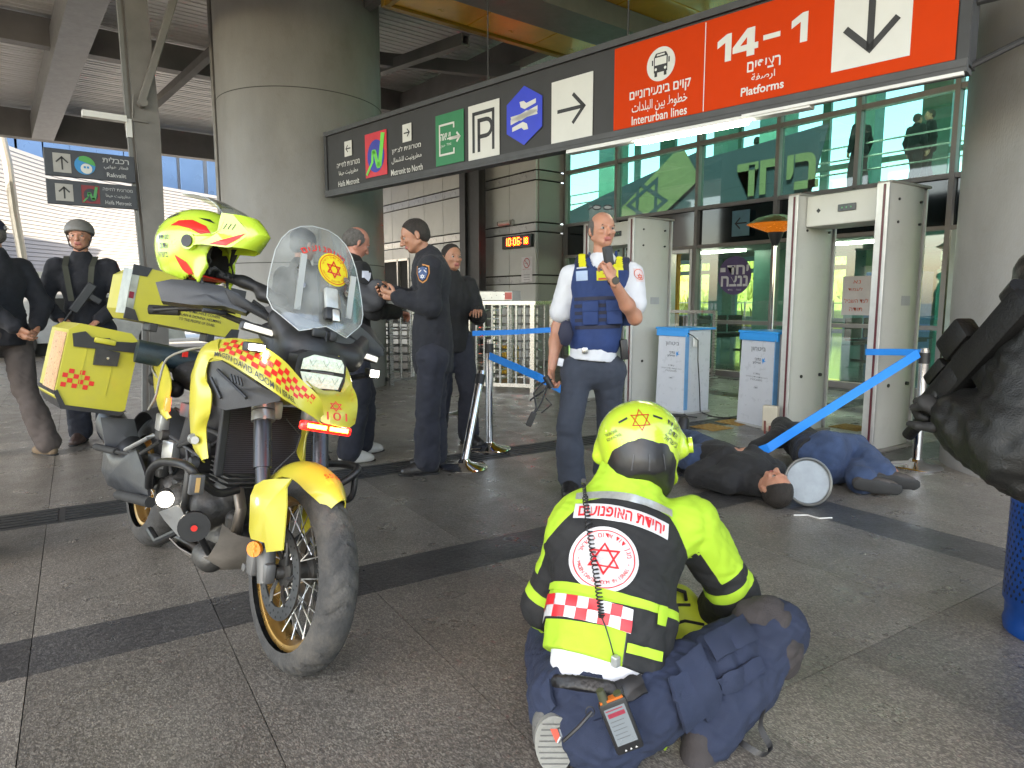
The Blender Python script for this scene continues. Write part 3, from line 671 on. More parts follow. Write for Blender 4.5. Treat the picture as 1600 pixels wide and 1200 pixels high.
put_text(q, 'נא', Mp, .0, .19, w=.1, h=.045, z=.003); put_text(q, 'לעמוד', Mp, -.02, .09, w=.2, h=.045, z=.003); put_text(q, 'לצד השביל', Mp, 0, -.07, w=.33, h=.06, z=.003); put_text(q, 'תודה', Mp, 0, -.19, w=.18, h=.05, z=.003); q.build('lettering', RED, o)
# reflection-free print: blue arrow sign standing inside, seen through the dark band
q = MB(); Ma = frame_mat((XF - .075, 6.52, 2.47), (0, -1, 0)); rect(q, Ma, -.16, -.2, .16, .2); o = q.build('arrow_sign', mat('sign_bluegrey', (.09, .2, .25), .4)); tag(o, 'blue-grey square arrow sign on the dark band over the patio heater', 'sign')
q = MB(); arrow(q, Ma, 0, 0, .22, math.pi, .022, z=.003); q.build('arrow', BLACK, o)
# ================================================================== BIG HANGING SIGN
SA = Vector((3.552, 8.585, 0)); SB = Vector((4.622, 1.687, 0)); SX = (SB - SA).normalized(); SN = SX.cross(Vector((0, 0, 1)))
def SM(off=0.0): return frame_mat(SA + SN * off, SX)
SGN = mat('sign_charcoal', (.035, .035, .036), .6, .1, var=.08, scale=2); SWH = mat('sign_white', (.66, .66, .62), .5, var=.03); SOR = mat('sign_orange', (.60, .042, .002), .6, var=.03, spec=.15)
SGR = mat('sign_green', (.01, .19, .07), .45, var=.05); SBL = mat('sign_blue', (.01, .035, .55), .4, var=.05); SRE = mat('sign_red', (.62, .015, .03), .45); SLG = mat('sign_lime', (.13, .62, .06), .45); SDB = mat('sign_navy', (.02, .03, .35), .45)
sg = empty('hanging_sign', label='long dark overhead direction sign with orange Platforms panel', cat='sign')
q = MB(); q.box((3.5, 3.0, -.09), (6.98, .74, .17), mat=SM(), ch=.012); q.build('sign_case', SGN, sg)
q = MB(); q.box((3.5, 3.345, .008), (6.98, .05, .03), mat=SM()); q.box((3.5, 2.622, .012), (6.98, .045, .045), mat=SM()); q.box((3.5, 2.585, -.03), (6.98, .03, .12), mat=SM()); q.build('sign_trim', mat('sign_trim', (.06, .061, .063), .5, .2), sg)
for s in (.02, 6.96): q = MB(); q.box((s, 3.0, -.09), (.06, .76, .2), mat=SM()); q.build('end_cap', DARKG, sg)
q = MB()
for s, z in ((.0, 2.75), (.0, 3.2)): q.cyl(SM() @ Vector((-.02, z, -.1)), SM() @ Vector((-.14, z, -.1)), .03, n=8)
q.cyl(SM() @ Vector((6.98, 3.0, -.1)), SM() @ Vector((7.5, 3.08, -.35)), .035, n=8); q.cyl(SM() @ Vector((6.95, 2.62, -.1)), SM() @ Vector((7.45, 2.86, -.3)), .02, n=8)
sep(q, 'wall_bracket', DARKG, sg)
for s in (2.9, 4.55): q = MB(); q.cyl(SM() @ Vector((s, 3.37, -.09)), SM() @ Vector((s, 5.3, -.09)), .007, n=6); q.build('suspension_rod', DARKG, sg)
# bird spikes
q = MB()
for i in range(170):
    s = .1 + i * .04
    for a in (-.03, 0, .03):
        p = SM() @ Vector((s, 3.37, -.06)); e = SM() @ Vector((s + random.uniform(-.008, .008), 3.37 + .075, -.06 + a)); q.add([p + SX * .0012, p - SX * .0012, e], [(0, 1, 2)])
tag(q.build('bird_spikes', mat('spikes', (.12, .12, .12), .4, .6), sg), kind='stuff')
M1 = SM()
def panel_q(name, x0, y0, x1, y1, m, z=.004):
    q = MB(); q.box(((x0 + x1) / 2, (y0 + y1) / 2, z / 2 + .002), (x1 - x0, y1 - y0, z), mat=M1); return q.build(name, m, sg)
Z = .0075
p = panel_q('orange_panel', 4.49, 2.655, 6.92, 3.3, SOR)
q = MB(); rect(q, M1, 5.303, 2.66, 5.31, 3.29, z=Z); disc(q, M1, 4.93, 3.085, .127, z=Z)
put_text(q, 'קוים בינעירוניים', M1, 4.92, 2.885, w=.55, h=.085, bold=.02, z=Z); put_text(q, 'خطوط بين البلدات', M1, 4.92, 2.79, w=.5, h=.095, bold=.008, z=Z); put_text(q, 'Interurban lines', M1, 4.92, 2.70, w=.50, h=.068, bold=.012, z=Z)
[q.add([(x_ + a_ * w_, 3.07 + b_ * .19, Z) for a_, b_ in P_], [tuple(range(len(P_)))], 0, M1) for x_, w_, P_ in [(x_, .13, [(.05, -.5), (.42, -.5), (.42, .5), (.14, .5), (-.42, .30), (-.42, .04), (.05, .2)]) for x_ in (5.46, 6.0)] + [(5.62, .19, P_) for P_ in ([(.06, -.5), (.36, -.5), (.36, .5), (.06, .5)], [(-.5, -.29), (.06, -.29), (.06, -.07), (-.5, -.07)], [(.36, -.29), (.5, -.29), (.5, -.07), (.36, -.07)], [(-.5, -.07), (-.2, -.07), (.06, .2), (.06, .5)])] + [(5.81, .12, [(-.5, -.09), (.5, -.09), (.5, .09), (-.5, .09)])]]; put_text(q, 'רציפים', M1, 5.76, 2.897, w=.24, h=.07, bold=.015, z=Z); put_text(q, 'أرصفة'.replace('أ', 'ا'), M1, 5.76, 2.815, w=.17, h=.062, bold=.008, z=Z); put_text(q, 'Platforms', M1, 5.755, 2.735, w=.31, h=.06, bold=.02, z=Z)
rect(q, M1, 6.22, 2.735, 6.68, 3.26, z=Z); q.build('white_print', SWH, p)
q = MB(); arrow(q, M1, 6.45, 3.00, .40, -math.pi / 2, .042, z=Z + .002)
# bus pictogram
bx, by = 4.93, 3.085
q.add([(bx + x, by + y, Z + .002) for x, y in ((-.06, -.06), (.06, -.06), (.062, .055), (.045, .085), (-.045, .085), (-.062, .055))], [(0, 1, 2, 3, 4, 5)], 0, M1)
for s in (-1, 1): rect(q, M1, bx + s * .042 - .012, by - .09, bx + s * .042 + .012, by - .06, z=Z + .002); rect(q, M1, bx + s * .074 - .006, by - .0, bx + s * .074 + .006, by + .04, z=Z + .002)
q.build('black_print', BLACK, p)
q = MB(); rect(q, M1, bx - .052, by - .005, bx + .052, by + .052, z=Z + .004); rect(q, M1, bx - .035, by + .063, bx + .035, by + .075, z=Z + .004)
for s in (-1, 1): disc(q, M1, bx + s * .042, by - .035, .011, z=Z + .004, n=12)
q.build('bus_windows', SWH, p)
p = panel_q('arrow_panel', 3.81, 2.65, 4.27, 3.18, SWH); q = MB(); arrow(q, M1, 4.04, 2.915, .32, 0, .032, z=Z); q.build('arrow', BLACK, p)
# rail hexagon
q = MB(); hx, hy, r = 3.475, 2.96, .265
q.add([(hx + r * math.cos(math.pi / 2 + k * math.pi / 3) * .98, hy + r * math.sin(math.pi / 2 + k * math.pi / 3), .006) for k in range(6)], [tuple(range(6))], 0, M1); p = q.build('rail_badge', SBL, sg)
q = MB()
def sw(pts): q.add([(hx + x, hy + y, Z + .002) for x, y in pts], [tuple(range(len(pts)))], 0, M1)
for k in (1, -1):
    sw([(-.17 * k, .005 * k), (.16 * k, .05 * k), (.17 * k, .0 * k + .005 * k), (-.16 * k, -.035 * k + .0)] if 0 else [(k * x, k * y) for x, y in ((.17, .01), (.17, .06), (-.02, .02), (-.0, -.03))])
    sw([(k * x, k * y) for x, y in ((.15, .085), (.15, .125), (.03, .105), (.0, .13), (-.055, .13), (-.04, .08), (.01, .055))])
    sw([(k * x, k * y) for x, y in ((-.02, .02), (-.0, -.03), (-.03, -.04), (-.16, -.02 - .005), (-.17, .015))])
q.build('rail_emblem', SWH, p)
# parking
p = panel_q('parking_panel', 2.71, 2.655, 3.15, 3.18, SWH); q = MB()
for x0, y0, x1, y1 in ((2.77, 2.72, 2.805, 3.11), (3.05, 2.72, 3.085, 3.11), (2.77, 3.075, 3.085, 3.11), (2.845, 2.72, 2.885, 3.04), (2.845, 3.0, 2.97, 3.04), (2.845, 2.845, 2.97, 2.885)): rect(q, M1, x0, y0, x1, y1, z=Z)
a = [(2.97 + rr * math.cos(t), 2.9425 + rr * math.sin(t), Z) for t in np.linspace(-math.pi / 2, math.pi / 2, 9) for rr in (.0975, .0575)]
q.add(a, [(2 * i, 2 * i + 2, 2 * i + 3, 2 * i + 1) for i in range(8)], 0, M1); q.build('letter_p', BLACK, p)
# exit
p = panel_q('exit_panel', 2.2, 2.665, 2.64, 3.18, SGR); q = MB()
for x0, y0, x1, y1 in ((2.255, 2.76, 2.275, 3.08), (2.255, 2.76, 2.5, 2.78), (2.255, 3.06, 2.5, 3.08), (2.48, 2.76, 2.5, 2.82), (2.48, 3.02, 2.5, 3.08), (2.42, 2.905, 2.58, 2.935)): rect(q, M1, x0, y0, x1, y1, z=Z)
arrow(q, M1, 2.53, 2.92, .13, 0, .022, z=Z); put_text(q, 'יציאה', M1, 2.36, 2.95, w=.16, h=.07, bold=.03, z=Z); put_text(q, 'EXIT  خروج', M1, 2.365, 2.86, w=.17, h=.035, z=Z); q.build('exit_pictogram', SWH, p)
# metronit
def metronit(par, M, x0, y0, x1, y1, z=.0, dim=1.0, mats=(SRE, SDB, SLG)):
    w, h = x1 - x0, y1 - y0; q = MB(); rect(q, M, x0, y0, x1, y1, z=.006 + z); p = q.build('metro_badge', mats[0], par)
    q = MB(); disc(q, M, x0 + w * .5, y0 + h * .46, .37 * h, z=.009 + z, sx=w / h * 1.05); q.build('blue_disc', mats[1], p)
    q = MB(); pts = [(.08, .08), (.34, .34), (.36, .56), (.46, .56), (.58, .24), (.68, .24), (.84, .92)]
    P = [Vector((x0 + a * w, y0 + b * h, .011 + z)) for a, b in pts]; lw = w * .07
    for k in range(len(P) - 1):
        n = Vector((-(P[k + 1] - P[k]).y, (P[k + 1] - P[k]).x, 0)).normalized() * lw * (.6 + .12 * k); e = (P[k + 1] - P[k]).normalized() * lw * .4
        q.add([P[k] - n - e, P[k + 1] - n + e, P[k + 1] + n + e, P[k] + n - e], [(0, 1, 2, 3)], 0, M)
    q.build('green_squiggle', mats[2], p)
metronit(sg, M1, .9, 2.70, 1.33, 3.2)
q = MB(); rect(q, M1, .46, 3.01, .62, 3.19, z=Z); rect(q, M1, 1.63, 3.0, 1.79, 3.19, z=Z)
for cx, l, w in ((.53, ('מטרונית לחיפה', 'مطرونيت حيفا', 'Haifa Metronit'), (.5, .42, .46)), (1.69, ('מטרונית לצפון', 'مطرونيت للشمال', 'Metronit to North'), (.52, .54, .57))):
    for t, yv, ww in zip(l, (2.93, 2.825, 2.70), w): put_text(q, t, M1, cx, yv, w=ww, h=.068, bold=.006, z=Z)
q.build('white_print', SWH, sg)
q = MB(); arrow(q, M1, .54, 3.1, .11, math.pi, .014, z=Z + .002); arrow(q, M1, 1.71, 3.095, .11, 0, .014, z=Z + .002); q.build('arrow', BLACK, sg)
# fluorescent fitting under the sign
q = MB(); q.box((5.05, 2.553, -.02), (2.1, .03, .09), mat=M1); q.box((6.3, 2.563, .02), (1.35, .02, .03), mat=M1); o = q.build('light_fitting', WHITE); tag(o, 'lit white fluorescent batten under the orange sign panel', 'lamp')
q = MB(); q.cyl(M1 @ Vector((4.72, 2.525, -.0)), M1 @ Vector((5.66, 2.525, -.0)), .022, n=14); q.build('tube', emat('tube_lit', (.9, 1, .93), 9), o)

# ------------------------------------------------------------------ small direction signs on the left column
yl2 = 8.1
def small_sign(corners, lb, which):
    P = [on_y(x, y, yl2) for x, y in corners]; x0 = (P[0].x + P[3].x) / 2; x1 = (P[1].x + P[2].x) / 2; z1 = (P[0].z + P[1].z) / 2; z0 = (P[2].z + P[3].z) / 2
    w, h = x1 - x0, z1 - z0; s = empty('direction_sign', (x0, yl2, z0), 0, lb, 'sign', 'direction signs on the left column')
    M = frame_mat((0, 0, 0), (1, 0, 0)); q = MB(); q.box((w / 2, h / 2, -.02), (w, h, .04), mat=M, ch=.004); q.build('sign_board', mat('sign_navygrey', (.02, .022, .03), .4), s)
    q = MB(); rect(q, M, .09 * w, .14 * h, .28 * w, .84 * h, z=.003); q.build('arrow_field', mat('field_grey', (.36, .35, .33), .5), s)
    q = MB(); arrow(q, M, .185 * w, .49 * h, .5 * h, math.pi / 2, .014, z=.005); q.build('arrow', BLACK, s)
    q = MB()
    if which: 
        tt = ('רכבלית', 'قطار هوائي'.replace('ئ', 'ي'), 'Rakvalit'); ws = (.30, .28, .22)
        a = MB(); disc(a, M, .43 * w, .48 * h, .34 * h, z=.004); a.build('blue_disc', mat('logo_blue', (.02, .25, .55), .5), s)
        a = MB(); a.add([(.43 * w + .34 * h * math.cos(t) * 1.02, .48 * h + .34 * h * math.sin(t) * 1.02, .006) for t in np.linspace(.0, 2.1, 10)] + [(.36 * w, .66 * h, .006)], [tuple(range(11))], 0, M); a.build('green_arc', mat('logo_green', (.06, .35, .08), .5), s)
        a = MB(); disc(a, M, .445 * w, .36 * h, .19 * h, z=.008); a.build('cabin', SWH, s)
        a = MB(); rect(a, M, .415 * w, .37 * h, .44 * w, .45 * h, z=.01); rect(a, M, .45 * w, .37 * h, .475 * w, .45 * h, z=.01); a.build('cabin_window', mat('logo_blue', (.02, .25, .55), .5), s)
    else:
        tt = ('מטרונית לחיפה', 'مطرونيت حيفا', 'Haifa Metronit'); ws = (.34, .28, .3)
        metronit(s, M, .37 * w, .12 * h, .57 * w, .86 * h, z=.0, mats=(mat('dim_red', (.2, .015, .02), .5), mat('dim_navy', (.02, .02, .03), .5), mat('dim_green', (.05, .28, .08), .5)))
    for t, yv, ww, hh in zip(tt, (.78, .50, .22), ws, (.22 if which else .15, .17, .16)): put_text(q, t, M, .78 * w, yv * h, w=ww * w, h=hh * h, bold=.01 if which else 0, z=.004)
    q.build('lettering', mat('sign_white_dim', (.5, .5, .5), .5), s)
small_sign([(68, 230), (210, 245), (212, 285), (70, 274)], 'upper small dark sign reading Rakvalit on the left column', True)
small_sign([(72, 280), (214, 290), (214, 327), (74, 318)], 'lower small dark sign reading Haifa Metronit on the left column', False)

# ------------------------------------------------------------------ things on the panel wall
wm = frame_mat((8.875, 10.95, 2.475), (0, -1, 0)); X_ = 8.875
c0, c1 = on_x(790, 385, X_), on_x(833, 375, X_)
q = MB(); Mc = frame_mat((X_ - .04, (c0.y + c1.y) / 2, 2.47), (0, -1, 0)); q.box((0, 0, -.0), (.98, .26, .08), mat=Mc, ch=.006); o = q.build('led_clock', BLACK); tag(o, 'black wall clock with glowing red digits 10:06:18', 'clock')
LED = emat('led_red', (1, .05, .015), 5)
q = MB(); SEG = {'0': 'abcdef', '1': 'bc', '6': 'acdefg', '8': 'abcdefg', '5': 'acdfg'}
def digit(ch, x, y, w, h, lw):
    S_ = {'a': (x, y + h - lw, x + w, y + h), 'd': (x, y, x + w, y + lw), 'g': (x, y + h / 2 - lw / 2, x + w, y + h / 2 + lw / 2), 'b': (x + w - lw, y + h / 2, x + w, y + h), 'c': (x + w - lw, y, x + w, y + h / 2), 'f': (x, y + h / 2, x + lw, y + h), 'e': (x, y, x + lw, y + h / 2)}
    for k in SEG[ch]: rect(q, Mc, *S_[k], z=.043)
xx = -.40
for ch in '10:06:18':
    if ch == ':':
        for yv in (-.035, .035): rect(q, Mc, xx, yv - .011, xx + .022, yv + .011, z=.043)
        xx += .05
    else:
        sm = xx > .17; digit(ch, xx, -.075 if not sm else -.065, .095 if not sm else .08, .16 if not sm else .13, .022); xx += .127 if not sm else .105
q.build('digits', LED, o)
cc = on_x(795, 347, X_ - .1); q = MB(); q.cyl(cc + Vector((.1, 0, 0)), cc + Vector((.04, .0, 0)), .07, n=16); q.cyl(cc + Vector((.06, 0, 0)), cc + Vector((-.02, .06, -.01)), .025, n=10)
o = q.build('security_camera', mat('camera_grey', (.45, .44, .42), .4)); tag(o, 'small grey security camera on the panel wall over the red clock', 'camera')
q = MB(); q.cyl(cc + Vector((.02, -.02, 0)), cc + Vector((-.12, .2, -.03)), .05, n=14); q.build('housing', mat('camera_grey', (.45, .44, .42), .4), o)
q = MB(); q.cyl(cc + Vector((-.12, .2, -.03)), cc + Vector((-.128, .213, -.032)), .045, n=14); q.build('lens', BLACK, o)
q = MB(); a, b = on_x(815, 402, X_), on_x(832, 440, X_); Mn = frame_mat((X_ - .006, (a.y + b.y) / 2, (a.z + b.z) / 2), (0, -1, 0)); w, h = abs(a.y - b.y), a.z - b.z
rect(q, Mn, -w / 2, -h / 2, w / 2, h / 2); o = q.build('no_smoking_sign', mat('paper_sign', (.62, .6, .62), .6)); tag(o, 'white no smoking notice under the red clock', 'sign')
q = MB(); ring(q, Mn, 0, h * .25, .085, .105, z=.003); c45 = Matrix.Rotation(-.78, 4, 'Z'); q.add([(-.1, -.009, .0035), (.1, -.009, .0035), (.1, .009, .0035), (-.1, .009, .0035)], [(0, 1, 2, 3)], 0, Mn @ Matrix.Translation((0, h * .25, 0)) @ c45)
put_text(q, 'אסור לעשן', Mn, 0, -.0, w=.26, h=.035, z=.003); q.build('red_print', mat('print_rose', (.5, .12, .14), .6), o)
q = MB(); rect(q, Mn, -.06, h * .25 - .01, .04, h * .25 + .006, z=.0025)
for k in range(4): rect(q, Mn, -.1, -.12 - k * .05, .1, -.105 - k * .05, z=.0025)
q.build('grey_print', mat('print_grey', (.3, .28, .3), .6), o)

# ------------------------------------------------------------------ turnstiles (rotor cages)
def turnstile(loc, rz, lb, L=1.5):
    t = empty('turnstile', loc, rz, lb, 'turnstile', 'steel turnstiles before the panel wall')
    H = 1.2
    q = MB()
    for x, y in ((0, 0), (L, 0), (0, 1.1), (L, 1.1)): q.box((x, y, H / 2), (.06, .06, H))
    for y in (0, 1.1): q.box((L / 2, y, H + .02), (L + .1, .09, .05)); q.box((L / 2, y, .09), (L, .05, .05))
    for x in (0, L): q.box((x, .55, H + .02), (.09, 1.0, .048)); q.box((x, .55, .09), (.05, 1.04, .05))
    q.build('frame', STEEL, t)
    bar = None
    for y, n in ((0, 8), (1.1, 8)):
        for k in range(1, n):
            if bar is None: q = MB(); q.cyl((0, 0, .1), (0, 0, H), .017, n=8); o = q.build('bar', STEEL, t); bar = o.data
            else: o = link(bpy.data.objects.new('bar', bar)); o.parent = t
            o.location = (L * k / n, y, 0)
    q = MB(); q.cyl((L * .48, .55, .05), (L * .48, .55, H), .045, n=12)
    for k in range(9):
        for j in range(3):
            a = j * 2.094 + .5; z = .16 + k * .125; p0 = Vector((L * .48, .55, z)); d = Vector((math.cos(a), math.sin(a), 0)); q.tube([p0, p0 + d * .42, p0 + d * .46 + Vector((0, 0, -.02))], .014, 6)
    q.build('rotor', STEEL, t)
    q = MB()
    for k in range(8): z = .2 + k * .13; q.tube([(L * .48 + .5 * math.cos(a), .55 + .5 * math.sin(a), z) for a in np.linspace(2.2, 4.1, 7)], .012, 6)
    q.build('guard_hoops', STEEL, t); return t
a, b = ground(733, 609), ground(832, 613)
turnstile((a.x, a.y, 0), math.atan2(b.y - a.y, b.x - a.x), 'steel rotor turnstile behind the chrome queue posts with a case on top', (b - a).length)
a, b = ground(612, 603), ground(660, 600)
turnstile((a.x, a.y, 0), math.atan2(b.y - a.y, b.x - a.x) + .1, 'steel rotor turnstile between the motorcycle and the man in black', 1.3)
tp = on_x(770, 468, 5.75); tp = at(777, 470, depth(ground(783, 611)) + .35)
q = MB(); q.box((0, 0, .07), (.62, .36, .14), ch=.012); o = q.build('metal_case', mat('case_silver', (.5, .5, .48), .3, .6)); o.location = (tp.x, tp.y, 1.246); o.rotation_euler.z = -.55; tag(o, 'flat silver case lying on top of the turnstile', 'case')
q = MB(); q.box((.14, -.182, .07), (.1, .004, .1)); q.build('red_label', mat('label_red', (.55, .12, .1), .5), o); q = MB(); q.box((.255, 0, .07), (.12, .365, .143)); q.build('grey_end', mat('end_grey', (.2, .21, .21), .5), o)
q = MB(); q.box((0, 0, .25), (.3, .2, .5), ch=.03); q.cyl((0, 0, .5), (0, 0, .9), .012); o = q.build('wet_floor_sign', mat('sign_yellow', (.6, .35, .03), .5)); tpp = ground(795, 585); o.location = (tpp.x, tpp.y, 0); tag(o, 'yellow cleaning stand behind the turnstile bars', 'stand')

# ------------------------------------------------------------------ walk-through metal detectors
DW = mat('detector_white', (.50, .50, .47), .38, var=.04, scale=2, wear=.12); DST = mat('detector_stripe', (.09, .012, .02), .4); DAL = mat('detector_alu', (.5, .5, .49), .45, .5)
def detector(loc, rz, lb, W_=.86, D_=.56, H=2.16, box=True):
    d = empty('metal_detector', loc, rz, lb, 'metal detector', 'walk-through metal detectors at the entrance')
    for s, nm in ((0, 'side_panel'), (W_, 'side_panel')):
        q = MB(); q.prism([(s - .06 * (1 if s == 0 else -1) * 0 - .045, -.02), (s + .045, -.02), (s + .055, .12), (s + .05, .34), (s + .03, D_ - .04), (s + .0, D_), (s - .03, D_ - .04), (s - .05, .34), (s - .055, .12)], H, z0=.02); o = q.build(nm, DW, d, smooth=True)
        q = MB(); q.box((s, -.034, H / 2 + .02), (.104, .026, H + .01), ch=.006); q.box((s, D_ + .012, H / 2 + .02), (.07, .02, H)); q.build('edge_profile', DAL, o)
        q = MB(); q.box((s + .015, -.05, H / 2 + .02), (.016, .008, H - .02)); q.build('stripe', DST, o)
        q = MB(); q.box((s, D_ / 2, H + .03), (.12, D_ + .05, .022), ch=.005); q.box((s, D_ / 2, .012), (.16, D_ + .06, .024)); q.build('end_cap', mat('cap_grey', (.25, .24, .22), .5), o)
        q = MB()
        for z in (H - .1, H - .28): 
            for y in (.1, D_ - .12):
                for sg_ in (-1, 1): q.cyl((s + sg_ * .045, y, z), (s + sg_ * .062, y, z), .011, n=8)
        for y in (.12, .42): q.cyl((s - .062, y, .55), (s + .062, y, .55), .016, n=10)
        q.build('bolt', BLACK, o)
    q = MB(); q.box((W_ / 2, .25, H - .12), (W_ - .11, .36, .27), ch=.012); q.build('control_bridge', DW, d)
    q = MB(); q.cyl((W_ * .22, .065, H - .12), (W_ * .22, .073, H - .12), .02, n=4); q.build('emblem', BLACK, d)
    q = MB(); q.box((W_ * .55, .062, H - .12), (.16, .012, .06), ch=.003); o = q.build('display', mat('display_dark', (.03, .035, .04), .3), d); q = MB()
    for k in range(3): q.cyl((W_ * .55 - .04 + k * .04, .055, H - .12), (W_ * .55 - .04 + k * .04, .0545, H - .12), .007, n=8)
    q.build('button', mat('button_green', (.05, .3, .1), .4), o)
    q = MB(); rect(q, frame_mat((W_ + .051, .3, 1.25), (0, 1, 0)), -.07, -.04, .07, .04, z=.004); q.build('rating_plate', mat('plate_grey', (.35, .36, .38), .5), d)
    return d
detector((5.83, 3.415, 0), math.radians(-95), 'white walk-through metal detector with the blue belt tied across its front', W_=.81)
detector((5.97, 6.235, 0), math.radians(-95), 'white walk-through metal detector behind the medic in white shirt', W_=.81)
# white junction box at the foot of the detector with cable
q = MB(); q.box((0, 0, .16), (.14, .07, .24), ch=.01); q.cyl((0, -.04, .1), (0, -.06, .1), .02, n=8); j = ground(1203, 680); o = q.build('junction_box', mat('box_cream', (.52, .47, .38), .5, var=.1, wear=.2)); o.location = (j.x, j.y, 0); o.rotation_euler.z = -1.4; tag(o, 'cream junction box at the foot of the near metal detector', 'junction box')
q = MB(); q.cyl((.02, -.05, .03), (.02, -.05, .1), .016, n=8); q.cyl((-.03, -.05, .02), (-.03, -.06, .14), .01, n=8); q.build('plug', mat('plug_red', (.2, .05, .04), .5), o)

# ------------------------------------------------------------------ security kiosks (tapered floor signs)
KW = mat('kiosk_white', (.52, .54, .60), .3, var=.03, coat=.3); KB = mat('kiosk_blue', (.01, .28, .72), .35, var=.04); KT = mat('kiosk_print', (.10, .11, .13), .5); KE = mat('kiosk_edge', (.12, .3, .55), .4)
def kiosk(a, b, lb, dz=.40):
    a, b = Vector((a.x, a.y, 0)), Vector((b.x, b.y, 0)); w = (b - a).length
    k = empty('security_kiosk', a, math.atan2(b.y - a.y, b.x - a.x), lb, 'kiosk', 'white and blue security kiosks')
    H = .93; q = MB()
    q.add([(0, 0, .02), (w, 0, .02), (w, dz, .02), (0, dz, .02), (-.0, .03, H), (w, .03, H), (w, dz, H), (0, dz, H)], [(0, 1, 5, 4), (1, 2, 6, 5), (2, 3, 7, 6), (3, 0, 4, 7), (0, 3, 2, 1), (4, 5, 6, 7)])
    q.build('body', KW, k)
    q = MB(); q.box((w / 2, dz / 2, .01), (w + .03, dz + .03, .02)); q.build('base_plate', mat('kiosk_base', (.4, .4, .4), .5), k)
    q = MB(); q.box((w / 2, dz / 2 + .03, H + .012), (w + .06, dz + .06, .024), ch=.006); q.box((w / 2, .022, H - .035), (w + .04, .03, .075), ch=.006); q.build('counter_top', KB, k)
    q = MB(); q.box((w + .002, .022, H / 2), (.012, .05, H - .1)); q.build('edge_strip', KE, k)
    M = frame_mat((w / 2, -.003, 0), (1, 0, 0), (0, .03, H)); q = MB()
    put_text(q, 'ביטחון', M, 0, .77, w=.2, h=.05, z=.002); put_text(q, 'נתיבי', M, -.0, .675, w=.08, h=.025, bold=.01, z=.002); put_text(q, 'איילון', M, -.01, .638, w=.11, h=.03, bold=.02, z=.002)
    for t, y, ww in (('עמדה זו', .53, .09), ('הינה עמדת בידוק בטחוני', .495, .30), ('מאובטח', .47, .16), ('תודה', .39, .05)): put_text(q, t, M, 0, y, w=ww, h=.017, z=.002)
    q.build('lettering', KT, k)
    q = MB(); q.add([(.075, .63, .003), (.085, .655, .003), (.12, .66, .003), (.09, .665, .003), (.1, .7, .003), (.075, .675, .003), (.06, .695, .003), (.066, .66, .003)], [tuple(range(8))], 0, M); q.build('logo', KB, k); return k
kiosk(ground(1151, 660), ground(1205, 673), 'security kiosk with blue top beside the white metal detector')
k1 = kiosk(ground(1024, 640), ground(1068, 648), 'security kiosk with blue top nearest the medic in white shirt, cable at its side')
q = MB(); q.box((.475, .1, .80), (.02, .07, .1), ch=.008); q.build('socket', WHITE, k1); q = MB(); q.tube([(.45, .0, .9), (.49, .04, .87), (.51, .1, .82), (.5, .12, .6), (.5, .16, .3), (.47, .22, .02)], .006, 6); q.build('cable', BLACK, k1)
q = MB(); q.tube([ground(x, y) + Vector((0, 0, .006)) for x, y in ((1092, 640), (1098, 646), (1115, 652), (1145, 655), (1160, 654))], .006, 6); tag(q.build('floor_cable', BLACK), 'thin black cable lying on the floor between the kiosks', 'cable')
q = MB(); a, b = ground(1060, 651), ground(1078, 654); q.box((0, 0, .015), (.16, .04, .03), ch=.006); q.cyl((.08, 0, .012), (.2, .02, .006), .006); o = q.build('dropped_pen', BLACK); o.location = (a.x, a.y, 0); o.rotation_euler.z = -1.2; tag(o, 'small black pointed object dropped on the floor before the kiosk', 'tool')
# glass balustrade before the open doorway
br = empty('glass_railing', label='low steel and glass railing before the open doorway', cat='railing'); x = 9.25
q = MB(); q.box((x, 7.75, 1.07), (.05, 2.1, .05)); q.box((x, 7.75, .12), (.04, 2.04, .05))
for y in (6.72, 7.75, 8.78): q.box((x, y, .54), (.05, .05, 1.02)); q.box((x, y, .006), (.14, .14, .012))
q.build('frame', STEEL, br); q = MB()
for y in (7.235, 8.265): q.box((x, y, .6), (.01, .92, .86))
q.build('pane', G_LO, br)
# patio heater
hp = ground(1199, 640); ht = empty('patio_heater', (at(1201, 600, 7.75).x, at(1201, 600, 7.75).y, 0), 0, 'glowing orange patio heater on a chrome pole between kiosk and detector', 'heater')
q = MB(); q.cyl((0, 0, 0), (0, 0, 1.95), .021, n=14); q.build('pole', CHROME, ht)
q = MB(); q.lathe([(0, 0), (.24, 0), (.24, .03), (.05, .06), (.03, .12), (0, .12)], 28); q.build('base', CHROME, ht, smooth=True)
q = MB(); q.lathe([(.0, 1.86), (.03, 1.86), (.075, 1.97), (.085, 2.01), (0, 2.01)], 20); q.build('burner_cup', BLACK, ht, smooth=True)
HG = emat('heater_glow', (1, .30, .04), 1.6); 
q = MB(); q.lathe([(.08, 2.01), (.31, 2.10), (.3, 2.108), (.08, 2.03)], 32); q.build('reflector_lower', mat('heater_bronze_glow', (.5, .2, .04), .25, .6, emit=.07, ecol=(1, .26, .02)), ht, smooth=True)  # dish emits faint orange, standing in for the coil's light on it
q = MB(); q.lathe([(.315, 2.10), (.2, 2.17), (.08, 2.2), (0, 2.205), (0, 2.19), (.08, 2.187), (.19, 2.155), (.3, 2.098)], 32); q.build('reflector_hood', mat('hood_grey', (.22, .17, .11), .3, .7), ht, smooth=True)
q = MB(); q.tube([(.12 * math.cos(a), .12 * math.sin(a), 2.095) for a in np.linspace(0, 6.283, 25)[:-1]], .016, 8, closed=True); q.tube([(.06 * math.cos(a), .06 * math.sin(a), 2.055) for a in np.linspace(0, 6.283, 17)[:-1]], .01, 8, closed=True); q.build('heating_coil', HG, ht)
